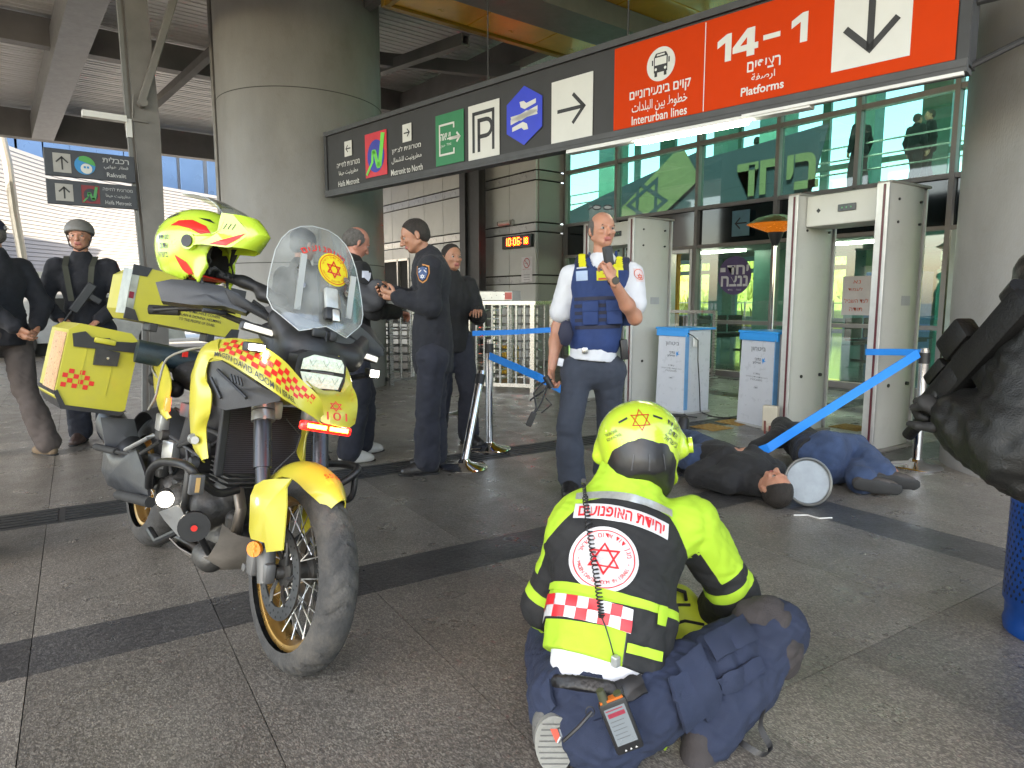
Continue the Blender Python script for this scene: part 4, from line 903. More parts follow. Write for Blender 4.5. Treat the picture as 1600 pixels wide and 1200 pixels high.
# ------------------------------------------------------------------ queue posts and belts
BELT = mat('belt_blue', (.0, .22, .72), .5, var=.06)
def post(base, top, lb, head=True):
    base, top = Vector(base), Vector(top); d = top - base; L = d.length
    p = empty('queue_post', base, 0, lb, 'queue post', 'chrome queue posts')
    M = (d).to_track_quat('Z', 'Y').to_matrix().to_4x4()
    q = MB(); q.cyl((0, 0, .02), M @ Vector((0, 0, L)), .032, n=20); q.cyl(M @ Vector((0, 0, L)), M @ Vector((0, 0, L + .012)), .026, n=20); q.build('pole', CHROME, p, smooth=True)
    q = MB(); q.lathe([(0, .0), (.175, .0), (.178, .012), (.165, .026), (.06, .045), (.036, .07), (0, .07)], 36, mat=None if d.xy.length < .1 else Matrix.Rotation(.04, 4, 'X')); q.build('base', CHROME, p, smooth=True)
    q = MB(); q.cyl(M @ Vector((0, 0, L - .1)), M @ Vector((0, 0, L - .02)), .037, n=16); q.build('belt_head', BLACK, p, smooth=True); return p
b1, b2, b3 = ground(725, 731), ground(765, 703), ground(722, 648)
post(b1, at(752, 582, 5.3), 'chrome queue post tilted to the right, nearest of the group'); post(b2, b2 + Vector((0, 0, .92)), 'upright chrome queue post just behind the tilted one'); post(b3, b3 + Vector((.02, -.03, .9)), 'far chrome queue post beside the man in black')
b4 = at(1441, 600, 5.0); b4.z = 0; post(b4, b4 + Vector((0, 0, .89)), 'lone chrome queue post right of the metal detector')
def belt(pts, w, lb, name='queue_belt'):
    rows = []
    for i, p in enumerate(pts):
        p = Vector(p); t = (Vector(pts[min(i + 1, len(pts) - 1)]) - Vector(pts[max(i - 1, 0)])).normalized(); u = Vector((0, 0, 1)) if abs(t.z) < .8 else Vector((1, 0, 0)); u = (u - t * u.dot(t)).normalized()
        rows.append([p - u * w / 2, p + u * w / 2])
    q = MB(); q.sheet(rows, .004); return tag(q.build(name, BELT), lb, 'belt', 'blue queue belts')
B = lambda x, y, d: at(x, y, d)
belt([B(738, 521, 7.31), B(800, 519, 7.3), B(866, 515, 7.25)], .055, 'blue belt running level past the turnstile to behind the medic')
belt([B(765, 556, 5.5), B(800, 571, 5.3), B(842, 589, 5.1), B(880, 610, 5.0)], .06, 'blue belt sloping from the queue posts to the medic in white shirt')
belt([B(1436, 552, 4.95), B(1330, 618, 4.85), B(1255, 665, 4.8), B(1201, 700, 4.75), B(1168, 712, 4.8)], .068, 'long blue belt slanting from the right post down to the floor')
belt([B(1438, 551, 5.0), B(1395, 550, 5.2), B(1352, 550, 5.4)], .05, 'short blue belt between right post and metal detector')
g1 = [ground(x, y) for x, y in ((1082, 697), (1105, 706), (1135, 716), (1165, 714), (1200, 700))]
q = MB(); rows = [[p + Vector((0, -.03, .006)), p + Vector((.02, .03, .006))] for p in g1]; q.sheet(rows, .003); tag(q.build('queue_belt', BELT), 'blue belt lying on the floor beside the man on his back', 'belt', 'blue queue belts')
# ------------------------------------------------------------------ blue litter bin at the right edge
bb = at(1660, 900, 2.42); q = MB(); q.lathe([(.0, 0), (.165, 0), (.17, .03), (.165, .05), (.165, .1), (.175, .12), (.175, .66), (.18, .68), (.15, .7), (0, .7)], 48)
o = q.build('litter_bin', mat('bin_blue', (.0, .055, .27), .35, .1, var=.15, coat=.3), smooth=True); o.location = (bb.x, bb.y, 0); tag(o, 'blue perforated metal litter bin at the right edge of the picture', 'litter bin')
q = MB(); n = 44
for i in range(n):
    for j in range(22):
        a = 2 * math.pi * (i + .5 * (j % 2)) / n; z = .15 + j * .023; r = .1762
        c = Vector((r * math.cos(a), r * math.sin(a), z)); t = Vector((-math.sin(a), math.cos(a), 0)) * .0055; u = Vector((0, 0, .0085)); q.add([c - t, c - u, c + t, c + u], [(0, 1, 2, 3)])
tag(q.build('perforation', BLACK, o), kind='stuff')
q = MB(); a = -2.6; Mn = frame_mat((.178 * math.cos(a), .178 * math.sin(a), .23), (-math.sin(a), math.cos(a), 0)); rect(q, Mn, -.03, -.03, .03, .03); q.build('label', SWH, o)
# ================================================================== PEOPLE: one continuous surface each, grown from a distance field
def V3(*a): return np.array(a, dtype=np.float64)
_nk = rng.normal(size=(14, 3)); _nk /= np.linalg.norm(_nk, axis=1)[:, None]; _np = rng.uniform(0, 6.28, 14)
def folds(X, Y, Z, fr):
    """crumpled-cloth field in about -1..1"""
    o = 0
    for i in range(0, 12, 2):
        f = fr * (1 + .33 * i)
        w = 1.6 * np.sin((_nk[i + 1, 0] * X + _nk[i + 1, 1] * Y + _nk[i + 1, 2] * Z) * f * .6 + _np[i + 1])
        s = np.sin((_nk[i, 0] * X + _nk[i, 1] * Y + _nk[i, 2] * Z) * f + _np[i] + w)
        o = o + (1 - 2 * np.abs(s)) / (1 + .25 * i)
    return o / 3.2
def cone(a, b, ra, rb=None, m=0, flat=None, k=None):
    """tapered capsule; flat = (direction, factor) squeezes it along direction"""
    return dict(t='c', a=V3(*a), b=V3(*b), ra=ra, rb=ra if rb is None else rb, m=m, flat=flat, k=k)
def ell(c, r, ax=None, m=0, k=None):
    return dict(t='e', c=V3(*c), r=V3(*r), ax=np.eye(3) if ax is None else np.array(ax), m=m, k=k)
def _dist(p, X, Y, Z):
    if p['t'] == 'c':
        a, b = p['a'], p['b']; d = b - a; L2 = max(1e-9, float(d @ d))
        qx, qy, qz = X - a[0], Y - a[1], Z - a[2]
        t = np.clip((qx * d[0] + qy * d[1] + qz * d[2]) / L2, 0, 1)
        qx = qx - t * d[0]; qy = qy - t * d[1]; qz = qz - t * d[2]; r = p['ra'] + (p['rb'] - p['ra']) * t
        if p['flat'] is not None:
            n = np.array(p['flat'][0], float); n /= np.linalg.norm(n); s = p['flat'][1]; h = qx * n[0] + qy * n[1] + qz * n[2]; g = (1 / s - 1) * h
            qx = qx + g * n[0]; qy = qy + g * n[1]; qz = qz + g * n[2]
            l = np.sqrt(qx * qx + qy * qy + qz * qz) + 1e-9
            return (l - r) * (s + (1 - s) * (1 - np.abs(h / s) / l))
        return np.sqrt(qx * qx + qy * qy + qz * qz) - r
    q = np.stack([X - p['c'][0], Y - p['c'][1], Z - p['c'][2]], -1) @ p['ax'].T
    k0 = np.sqrt(((q / p['r']) ** 2).sum(-1)); k1 = np.sqrt(((q / p['r'] ** 2) ** 2).sum(-1)) + 1e-9
    return k0 * (k0 - 1) / k1
def _ext(p):
    if p['t'] == 'c':
        r = max(p['ra'], p['rb']); r *= max(1, p['flat'][1]) if p['flat'] is not None else 1
        return np.minimum(p['a'], p['b']) - r, np.maximum(p['a'], p['b']) + r
    r = p['r'].max(); return p['c'] - r, p['c'] + r
def grow(prims, vox=.01, k=.02, cuts=(), amp=0.0, fr=22.0, infl=0.0, fade=None):
    """smooth union of prims -> (verts, faces, nearest-prim material per face)"""
    lo = np.min([_ext(p)[0] for p in prims], 0) - 4 * vox - infl - amp; hi = np.max([_ext(p)[1] for p in prims], 0) + 4 * vox + infl + amp
    n = np.ceil((hi - lo) / vox).astype(int) + 1
    D = np.full(n, 9.0, np.float32); Mi = np.zeros(n, np.int16); best = np.full(n, 9.0, np.float32)
    for p in prims:
        kk = p['k'] if p['k'] is not None else k; l, h = _ext(p); pad = infl + amp + kk * 1.2 + 3 * vox
        i0 = np.maximum(0, np.floor((l - pad - lo) / vox).astype(int)); i1 = np.minimum(n, np.ceil((h + pad - lo) / vox).astype(int) + 1)
        ax = [(lo[j] + np.arange(i0[j], i1[j]) * vox).astype(np.float32) for j in range(3)]
        X, Y, Z = np.meshgrid(*ax, indexing='ij'); d = (_dist(p, X, Y, Z) - infl).astype(np.float32)
        s = (slice(i0[0], i1[0]), slice(i0[1], i1[1]), slice(i0[2], i1[2]))
        u = d < best[s]; best[s] = np.where(u, d, best[s]); Mi[s] = np.where(u, p['m'], Mi[s])
        h_ = np.clip(kk - np.abs(D[s] - d), 0, None) / max(kk, 1e-6); D[s] = np.minimum(D[s], d) - h_ * h_ * kk * .25
    if amp or cuts:
        ax = [(lo[j] + np.arange(n[j]) * vox).astype(np.float32) for j in range(3)]; X, Y, Z = np.meshgrid(*ax, indexing='ij')
        if amp:
            near = np.abs(D) < .05 + amp
            f = folds(X[near], Y[near], Z[near], fr)
            D[near] += (amp * f).astype(np.float32)
        for c in cuts:
            if c[0] == 'plane':      # removes the side the normal points to
                nn = np.array(c[2], float); nn /= np.linalg.norm(nn)
                D = np.maximum(D, ((X - c[1][0]) * nn[0] + (Y - c[1][1]) * nn[1] + (Z - c[1][2]) * nn[2]).astype(np.float32))
            else: D = np.maximum(D, -_dist(c[1], X, Y, Z).astype(np.float32))
    # surface nets
    ins = D < 0
    c = np.zeros([m - 1 for m in n], np.int8)
    for i in (0, 1):
        for j in (0, 1):
            for l in (0, 1): c += ins[i:n[0] - 1 + i, j:n[1] - 1 + j, l:n[2] - 1 + l]
    act = (c > 0) & (c < 8); idx = np.argwhere(act); vid = np.full(act.shape, -1, np.int64); vid[act] = np.arange(len(idx))
    acc = np.zeros((len(idx), 3)); cnt = np.zeros(len(idx)); I, J, K = idx.T
    cor = [(i, j, l) for i in (0, 1) for j in (0, 1) for l in (0, 1)]
    for a in range(8):
        for b in range(a + 1, 8):
            A, B = cor[a], cor[b]
            if sum(abs(x - y) for x, y in zip(A, B)) != 1: continue
            da = D[I + A[0], J + A[1], K + A[2]]; db = D[I + B[0], J + B[1], K + B[2]]; x = (da < 0) != (db < 0)
            t = np.where(x, da / np.where(da == db, 1, da - db), 0)[:, None]
            acc += np.where(x[:, None], np.array(A) + t * (np.array(B) - np.array(A)), 0); cnt += x
    P = lo + (idx + acc / np.maximum(cnt, 1)[:, None]) * vox
    F = []; 
    for axn in range(3):
        sh = [0, 0, 0]; sh[axn] = 1; m = [slice(0, n[q] - sh[q]) for q in range(3)]; m2 = [slice(sh[q], n[q]) for q in range(3)]
        ch = ins[tuple(m)] != ins[tuple(m2)]; e = np.argwhere(ch)
        o1, o2 = [(1, 2), (2, 0), (0, 1)][axn]
        ok = (e[:, o1] > 0) & (e[:, o2] > 0) & (e[:, o1] < n[o1] - 1) & (e[:, o2] < n[o2] - 1) & (e[:, axn] < n[axn] - 1); e = e[ok]
        def vi(a, b): q = e.copy(); q[:, o1] -= a; q[:, o2] -= b; return vid[q[:, 0], q[:, 1], q[:, 2]]
        quad = np.stack([vi(0, 0), vi(1, 0), vi(1, 1), vi(0, 1)], 1); fl = ins[e[:, 0], e[:, 1], e[:, 2]]
        quad = np.where(fl[:, None], quad, quad[:, ::-1]); F.append(quad)
    F = np.concatenate(F); F = F[(F >= 0).all(1)]
    g = np.clip(np.round((P - lo) / vox).astype(int), 0, n - 1); vm = Mi[g[:, 0], g[:, 1], g[:, 2]]
    return P, F, vm[F[:, 0]]
def skin_obj(name, mats, parts, parent=None, paint=None, field=None):
    """parts: list of (P, F, mi) joined in one mesh; paint(P_centres, mi) -> mi"""
    vs, fs, ms, b = [], [], [], 0
    for P, F, mi in parts: vs.append(P); fs.append(F + b); ms.append(mi); b += len(P)
    P = np.concatenate(vs); F = np.concatenate(fs); mi = np.concatenate(ms).astype(np.int32)
    if paint is not None: mi = paint(P[F].mean(1), mi).astype(np.int32)
    me = bpy.data.meshes.new(name); me.vertices.add(len(P)); me.vertices.foreach_set('co', P.astype(np.float32).ravel())
    me.loops.add(F.size); me.loops.foreach_set('vertex_index', F.astype(np.int32).ravel())
    me.polygons.add(len(F)); me.polygons.foreach_set('loop_start', np.arange(0, F.size, 4, dtype=np.int32)); me.polygons.foreach_set('loop_total', np.full(len(F), 4, np.int32))
    for m in (mats if isinstance(mats, (list, tuple)) else [mats]): me.materials.append(m)
    if field is not None:
        vm_ = np.zeros(len(P), np.int64); vm_[F.ravel()] = np.repeat(mi, 4); me.attributes.new('tone', 'FLOAT', 'POINT').data.foreach_set('value', field(P, vm_).astype(np.float32)); mi = mi * 0
    me.polygons.foreach_set('material_index', mi); me.polygons.foreach_set('use_smooth', np.ones(len(F), bool)); me.update(calc_edges=True); me.validate()
    o = link(bpy.data.objects.new(name, me)); o.parent = parent; return o
def bvh_of(*obs):
    vs, fs = [], []
    for o in obs:
        b = len(vs); M = o.matrix_world if False else Matrix.Identity(4); vs += [v.co[:] for v in o.data.vertices]; fs += [[b + i for i in p.vertices] for p in o.data.polygons]
    return BVHTree.FromPolygons(vs, fs)
def drape(mb, M, bvh, off=.003, back=.3, dirn=None):
    """presses the flat shapes of mb (in plane M) onto the surface; returns MB of world points"""
    z = Vector((M[0][2], M[1][2], M[2][2])); out = MB(); out.f = mb.f; out.m = mb.m
    for p in mb.v:
        h = p[2] if abs(p[2]) < .02 else 0
        w = M @ Vector((p[0], p[1], 0)); o = w + z * back; hit = bvh.ray_cast(o, -z, back * 2.4)
        if hit[0] is None:
            hit = bvh.find_nearest(w); 
        n = hit[1] if hit[1].dot(z) > 0 else -hit[1]
        out.v.append(tuple(hit[0] + (n * .5 + z * .5).normalized() * (off + h)))
    return out
def dense_rect(mb, x0, y0, x1, y1, step, mi=0, z=0.0):
    nx = max(1, int(math.ceil((x1 - x0) / step))); ny = max(1, int(math.ceil((y1 - y0) / step))); b = len(mb.v)
    for j in range(ny + 1):
        for i in range(nx + 1): mb.v.append((x0 + (x1 - x0) * i / nx, y0 + (y1 - y0) * j / ny, z))
    for j in range(ny):
        for i in range(nx): a = b + j * (nx + 1) + i; mb.f.append([a, a + 1, a + nx + 2, a + nx + 1]); mb.m.append(mi)
def dense_disc(mb, cx, cy, r, mi=0, z=0.0, nr=5, n=32, r0=0.0):
    b = len(mb.v)
    for k in range(nr + 1):
        rr = r0 + (r - r0) * k / nr
        for i in range(n): mb.v.append((cx + rr * math.cos(6.28318 * i / n), cy + rr * math.sin(6.28318 * i / n), z))
    for k in range(nr):
        for i in range(n): a = b + k * n; mb.f.append([a + i, a + n + i, a + n + (i + 1) % n, a + (i + 1) % n]); mb.m.append(mi)

SKIN = mat('skin', (.50, .25, .165), .48, 0, var=.08, scale=14, bump=.12, bscale=300, sub=.25, col2=(.42, .19, .12))
SKIN2 = mat('skin_tan', (.42, .21, .13), .48, 0, var=.08, scale=14, bump=.12, bscale=300, sub=.2, col2=(.34, .155, .095))
LIP = mat('lips', (.36, .12, .10), .45, var=.1); EYEW = mat('eye_white', (.30, .25, .22), .3); IRIS = mat('iris', (.03, .025, .02), .15)
HAIRD = mat('hair_dark', (.022, .016, .012), .55, var=.4, scale=60, bump=.9, bscale=420, stretch=(1, 1, .35)); HAIRG = mat('hair_grey', (.12, .11, .10), .6, var=.4, scale=60, bump=.8, bscale=400)
def axes(fwd, up):
    f = V3(*fwd); f /= np.linalg.norm(f); u = V3(*up); u = u - f * (u @ f); u /= np.linalg.norm(u); l = np.cross(u, f); return f, l, u      # forward, left, up
def head_prims(c, fwd, up, s=1.0):
    """c: centre of the cranium. skin 0, lips 1"""
    f, l, u = axes(fwd, up); c = V3(*c); A = np.array([f, l, u])
    p = lambda x, y, z: c + (f * x + l * y + u * z) * s
    H = [ell(p(-.008, 0, .018), V3(.098, .076, .092) * s, A), ell(p(.022, 0, -.035), V3(.068, .063, .075) * s, A), cone(p(.052, 0, -.088), p(.02, 0, -.075), .026 * s, .045 * s),
         cone(p(.066, .02, -.085), p(-.01, .052, -.055), .016 * s, .02 * s), cone(p(.066, -.02, -.085), p(-.01, -.052, -.055), .016 * s, .02 * s),
         cone(p(.092, 0, .004), p(.112, 0, -.032), .0085 * s, .0125 * s, k=.012), cone(p(.102, .009, -.036), p(.102, -.009, -.036), .0085 * s, k=.01),
         cone(p(.083, .032, .02), p(.09, .008, .018), .0085 * s, k=.014), cone(p(.083, -.032, .02), p(.09, -.008, .018), .0085 * s, k=.014),
         ell(p(.068, .04, -.022), V3(.02, .018, .016) * s, A), ell(p(.068, -.04, -.022), V3(.02, .018, .016) * s, A),
         cone(p(.088, .018, -.060), p(.091, -.018, -.060), .0065 * s, m=1, k=.008), cone(p(.086, .015, -.067), p(.086, -.015, -.067), .0075 * s, m=1, k=.008)]
    for g in (1, -1):
        H += [ell(p(-.012, .078 * g, -.01), V3(.017, .008, .030) * s, np.array([f + l * g * .3, l, u]), k=.006), cone(p(-.006, .082 * g, -.03), p(-.004, .079 * g, -.036), .008 * s, k=.006)]
    cuts = [('sub', ell(p(.1, .032, .0), V3(.014, .016, .0095) * s, A)), ('sub', ell(p(.1, -.032, .0), V3(.014, .016, .0095) * s, A)), ('sub', ell(p(-.006, .09, -.008), V3(.008, .006, .014) * s, A)), ('sub', ell(p(-.006, -.09, -.008), V3(.008, .006, .014) * s, A))]
    return H, cuts, p, (f, l, u)
def eyes(parent, p, ax, s=1.0):
    f, l, u = ax
    for g in (1, -1):
        c = p(.0755, .032 * g, .0); m = MB(); n = 12
        m.lathe([(.0118 * math.sin(a), .0118 * math.cos(a)) for a in np.linspace(0.001, 3.14, 9)], 14, mat=Matrix.Translation(Vector(c))); o = m.build('eyeball', EYEW, parent, smooth=True)
        m = MB(); m.lathe([(.0, .0124), (.0066, .0108)], 12, mat=Matrix.Translation(Vector(c)) @ Vector(f).to_track_quat('Z', 'Y').to_matrix().to_4x4()); m.build('iris', IRIS, o)
        m = MB(); m.tube([p(.088, (.018 + .01 * i) * g, .021 + .003 * math.sin(i * 1.2) - .0016 * i) for i in range(4)], [.0022, .003, .0028, .0012], 5); m.build('eyebrow', HAIRD, parent)
def hand_prims(w, fdir, pdir, side, curl=.6, spread=.25, s=1.0, grip=None):
    """w wrist, fdir towards the fingertips, pdir out of the palm, side +1 when the thumb lies on fdir x pdir's side"""
    f = V3(*fdir); f /= np.linalg.norm(f); n = V3(*pdir); n = n - f * (n @ f); n /= np.linalg.norm(n); t = np.cross(f, n) * side; w = V3(*w)
    P = [cone(w - f * .03 * s, w + f * .02 * s, .024 * s, .026 * s, flat=(n, .8)), cone(w + f * .02 * s - t * .012 * s, w + f * .085 * s - t * .026 * s, .022 * s, .017 * s, flat=(n, .7)), cone(w + f * .02 * s + t * .012 * s, w + f * .09 * s + t * .022 * s, .022 * s, .017 * s, flat=(n, .7))]
    for i, (o, L) in enumerate(((.030, .078), (.010, .088), (-.011, .080), (-.031, .062))):
        b = w + f * (.088 - .006 * abs(i - 1)) * s + t * o * s; d = f + t * o * spread * 6; d /= np.linalg.norm(d); a = 0; r = .0094 * s
        for j, q in enumerate((.45, .31, .24)):
            a += curl * (1.0 if j == 0 else 1.15) + .05 * i * curl; dd = d * math.cos(a) + n * math.sin(a); e = b + dd * L * q * s
            P.append(cone(b, e, r, r * .9, k=.005)); b = e; r *= .9
    b = w + f * .022 * s + t * .024 * s; d = (f * .55 + t * .8 + n * .35); d /= np.linalg.norm(d); e = b + d * .036 * s; P.append(cone(b, e, .0145 * s, .012 * s, k=.008))
    d = f * .85 + t * .3 + n * (.3 + curl * .4); d /= np.linalg.norm(d); g = e + d * .03 * s; P.append(cone(e, g, .011 * s, .0098 * s, k=.005)); d = f * .85 - t * .05 + n * (.3 + curl * .6); d /= np.linalg.norm(d); P.append(cone(g, g + d * .024 * s, .0098 * s, .0075 * s, k=.005))
    return P
def lerp(a, b, t): return V3(*a) + (V3(*b) - V3(*a)) * t
def shoe(parent, ankle, toe_dir, sole_up=(0, 0, 1), L=.28, m=None, msole=None, name='shoe', boot=False):
    f, l, u = axes(toe_dir, sole_up); a = V3(*ankle)
    b = a - u * .055
    P = [cone(b - f * .045, b + f * .06, .04, .042, flat=(u, .95)), cone(b + f * .06 - u * .006, b + f * (L - .125) - u * .010, .050, .043, flat=(u, .86)), cone(a - u * .03, a + u * (.07 if boot else .03), .045, .05 if boot else .042), cone(a - u * .01 + f * .01, b + f * .11 + u * .004, .046, .042)]
    o = skin_obj(name, m or BLACK, [grow(P, .009, .03, amp=.0025, fr=50, cuts=[('plane', a - u * .088, -u)])], parent)
    S_ = [cone(b - f * .05 - u * .03, b + f * .05 - u * .03, .043, .042, flat=(u, .25)), cone(b + f * .05 - u * .03, b + f * (L - .105) - u * .03, .046, .04, flat=(u, .25))]
    skin_obj('sole', msole or RUB, [grow(S_, .008, .02)], o); return o
def man(label, J, top=None, pants=None, shoes=None, skin=None, hair=None, vox=.011, sleeve='long', head_s=1.0, hands=(), fold=.009, waist=None,
        toes=None, hair_style='short', boot=True, shirt_paint=None, top_mats=None, face=True, bulk=1.0, heads=True, top_name='jacket', thick=1.08, pfold=None):
    """J: joints (world): pelvis chest neck head(fwd,up) shL elL wrL shR ... hipL knL anL ..."""
    sk = skin or SKIN; root = empty('person', (0, 0, 0), 0, label, 'person')
    # keep the root at the figure's base
    base = (V3(*J['anL']) + V3(*J['anR'])) / 2; 
    g = lambda k: V3(*J[k]); side = g('shL') - g('shR'); sw = side / np.linalg.norm(side); up = g('neck') - g('pelvis'); up /= np.linalg.norm(up); fr = np.cross(sw, up); fr /= np.linalg.norm(fr)
    T = thick
    body = [cone(g('hipL'), g('hipR'), .1 * T, .1 * T, flat=(fr, .95)), cone(g('pelvis'), lerp(g('pelvis'), g('chest'), .5), .125 * T, .115 * T, flat=(fr, .85)),
            cone(lerp(g('pelvis'), g('chest'), .5), g('chest'), .12 * T, .15 * T, flat=(fr, .72)), cone(g('chest') + sw * .05, g('chest') - sw * .05, .125 * T, .125 * T, flat=(fr, .78)),
            cone(lerp(g('shL'), g('shR'), .08), lerp(g('shL'), g('shR'), .92), .055, .055), cone(g('neck') - up * .05, lerp(g('neck'), g('head'), .55), .06, .052)]
    arms = []; legs = []
    for s in 'LR':
        arms += [cone(g('sh' + s), g('el' + s), .05 * T, .041 * T), cone(g('el' + s), lerp(g('el' + s), g('wr' + s), .35), .041 * T, .043 * T), cone(lerp(g('el' + s), g('wr' + s), .35), g('wr' + s), .043 * T, .027)]
        legs += [cone(g('hip' + s), g('kn' + s), .082 * T, .055 * T), cone(g('kn' + s), lerp(g('kn' + s), g('an' + s), .35), .054 * T, .057 * T), cone(lerp(g('kn' + s), g('an' + s), .35), g('an' + s), .057 * T, .037)]
    parts = []
    H = []; cuts = []
    if heads:
        hf, hu = J['hdir']; H, cuts, hp, hax = head_prims(J['head'], hf, hu, head_s)
        parts.append(grow(H + [cone(g('neck') - up * .04, lerp(g('neck'), g('head'), .6), .06, .054)], .0052 if vox < .012 else .008, .012, cuts=cuts))
    shr = .93
    bod = [dict(p, ra=p['ra'] * shr, rb=p['rb'] * shr) for p in body[:5] + arms + legs] + [body[5]]
    bod2 = bod if sleeve == 'long' else [dict(p, ra=p['ra'] * shr, rb=p['rb'] * shr) for p in body[:5] + legs] + [body[5]] + arms
    parts.append(grow(bod2, max(vox, .010), .03))
    for h in hands: parts.append(grow(hand_prims(*h[:4], **(h[4] if len(h) > 4 else {})), .0042 if vox < .012 else .006, .008))
    b = skin_obj('body', [sk, LIP], parts, root)
    if heads and face: eyes(b, hp, hax)
    if heads and hair:
        f, l, u = hax; A = np.array(hax); c = V3(*J['head'])
        if hair_style == 'short': Hh = [ell(hp(-.012, 0, .024), V3(.1005, .0795, .0925) * head_s, A), ell(hp(-.04, 0, -.01), V3(.070, .075, .066) * head_s, A)]; cc = [('plane', hp(.050, 0, .058), f * .8 - u * .50), ('sub', ell(hp(.075, 0, -.04), V3(.075, .12, .1) * head_s, A)), ('plane', hp(-.02, 0, -.05), -u * .9 + f * .45)]
        else: Hh = [ell(hp(-.022, 0, -.0), V3(.096, .083, .075) * head_s, A), ell(hp(-.02, 0, .02), V3(.09, .0805, .075) * head_s, A)]; cc = [('plane', hp(.03, 0, .05), f), ('sub', ell(hp(.05, 0, .08), V3(.11, .062, .09) * head_s, A)), ('plane', hp(-.02, 0, -.055), -u * .9 + f * .4), ('sub', ell(hp(.075, 0, -.04), V3(.075, .12, .09) * head_s, A))]
        skin_obj('hair', hair, [grow(Hh, .0052, .01, cuts=cc, amp=.0034, fr=130)], root)
    if top is not None:
        sl = 1.0 if sleeve == 'long' else .62
        tp = [dict(p) for p in body[1:5]] + [cone(g('neck') - up * .07, g('neck') - up * .0, .08, .068)]
        hemd = J.get('hem', .06); tp.append(cone(g('pelvis') - up * hemd, lerp(g('pelvis'), g('chest'), .3), .135 * T, .13 * T, flat=(fr, .86)))
        for s in 'LR':
            if sleeve == 'long': tp += [cone(g('sh' + s), g('el' + s), .056 * T, .05 * T), cone(g('el' + s), lerp(g('el' + s), g('wr' + s), .93), .052 * T, .036 * T)]
            else: tp += [cone(g('sh' + s), lerp(g('sh' + s), g('el' + s), .68), .058 * T, .066 * T)]
        ct = []
        if sleeve != 'long':
            for s in 'LR': d = g('el' + s) - g('sh' + s); d /= np.linalg.norm(d); 
        hz = J.get('cut', -hemd - .06); o = skin_obj(top_name, top_mats or [top], [grow(tp, vox, .035, amp=fold, infl=.013 * bulk, fr=24, cuts=[('plane', g('pelvis') + up * hz, -up)])], root, paint=shirt_paint)
    if pants is not None:
        pp = [dict(body[0]), dict(body[1], b=lerp(g('pelvis'), g('chest'), .2))] + [dict(p, ra=p['ra'] * 1.06, rb=max(p['rb'] * 1.22, .062)) for p in legs]
        for s in 'LR': pp.append(cone(lerp(g('kn' + s), g('an' + s), .5), lerp(g('kn' + s), g('an' + s), .97), .072, .076))
        skin_obj('trousers', pants, [grow(pp, vox, .03, amp=fold * 1.5 if pfold is None else pfold, infl=.012, fr=15)], root)
    if shoes is not None:
        for s in 'LR':
            td, su = (toes or {}).get(s, ((-_F[0], -_F[1], 0), (0, 0, 1))); shoe(root, J['an' + s], td, su, m=shoes, boot=boot)
    root['_p'] = 1
    return root, b
def rebase(root, loc=None):
    """puts the Empty at the figure's base without moving the figure"""
    loc = Vector(loc if loc is not None else root['base']); root.location = root.location + loc
    for c in root.children: c.matrix_parent_inverse = Matrix.Translation(-loc)
    for k_ in ('base', '_p'):
        if k_ in root: del root[k_]
_Rv = Vector(_R); _Fv = Vector(FH)
def cdir(r, f, z=0.0):
    """world direction from right / away / up components seen from the camera"""
    v = _R * r + FH * f; return np.array([v[0], v[1], z])
def loc2(dep0, x0, y0):
    """figure space: (r, f, z) metres right/away of a ground point seen at pixel (x0, y0) -> world"""
    g = at(x0, y0, dep0); o = np.array([g.x, g.y, 0.0]); return lambda r, f, z: o + _R * r + FH * f + V3(0, 0, z)
NAVY = mat('cloth_navy_black', (.010, .011, .016), .85, var=.2, scale=9, bump=.3, bscale=420, sheen=.04); NAVYP = mat('cloth_navy_trousers', (.014, .016, .026), .85, var=.2, scale=8, bump=.3, bscale=420, sheen=.04)
BLK = mat('cloth_black', (.008, .008, .009), .8, var=.2, scale=9, bump=.3, bscale=400, sheen=.04); GREYP = mat('cloth_grey_trousers', (.030, .037, .054), .85, var=.14, scale=7, bump=.3, bscale=420, sheen=.04)
WSH = mat('cloth_white_shirt', (.60, .61, .64), .75, var=.04, scale=6, bump=.2, bscale=420); BRNP = mat('cloth_brown_trousers', (.075, .06, .055), .85, var=.14, scale=8, bump=.4, bscale=420)
SUEDE = mat('suede_boot', (.17, .12, .075), .85, var=.2, bump=.4, bscale=120); LEATH = mat('black_leather', (.013, .012, .012), .4, var=.3, bump=.3, bscale=100); JEAN = mat('denim', (.028, .052, .115), .85, var=.35, scale=7, bump=.5, bscale=380, sheen=.04)
# ------------------------------------------------------------------ standing medic in white shirt and blue vest (about 4.4 m away)
def px(x, y, d): return np.array(at(x, y, d))
D0 = 4.42
J = dict(pelvis=px(925, 572, D0), chest=px(938, 440, D0), neck=px(941, 408, D0 + .01), head=px(941, 359, D0 - .01), hdir=(cdir(.30, -.95, .02), cdir(.02, .0, 1)),
         shL=px(988, 428, D0 - .0), shR=px(891, 432, D0 + .03), elL=px(992, 497, D0 - .16), wrL=px(956, 436, D0 - .36), elR=px(872, 512, D0 + .1), wrR=px(862, 577, D0 + .02),
         hipL=px(951, 580, D0), hipR=px(903, 580, D0), knL=px(952, 665, D0 + .1), knR=px(889, 668, D0 - .08), anL=px(948, 738, D0 + .1), anR=px(893, 752, D0 - .06), hem=.0, cut=.04)
J['anL'][2] = .09; J['anR'][2] = .09
wl, wr = J['wrL'], J['wrR']
hl = (wl, cdir(-.35, .12, .9), cdir(-.55, .85, -.05), -1, dict(curl=.75, spread=.2)); hr = (wr, cdir(-.05, -.15, -1), cdir(.8, -.5, -.1), 1, dict(curl=.72, spread=.1))
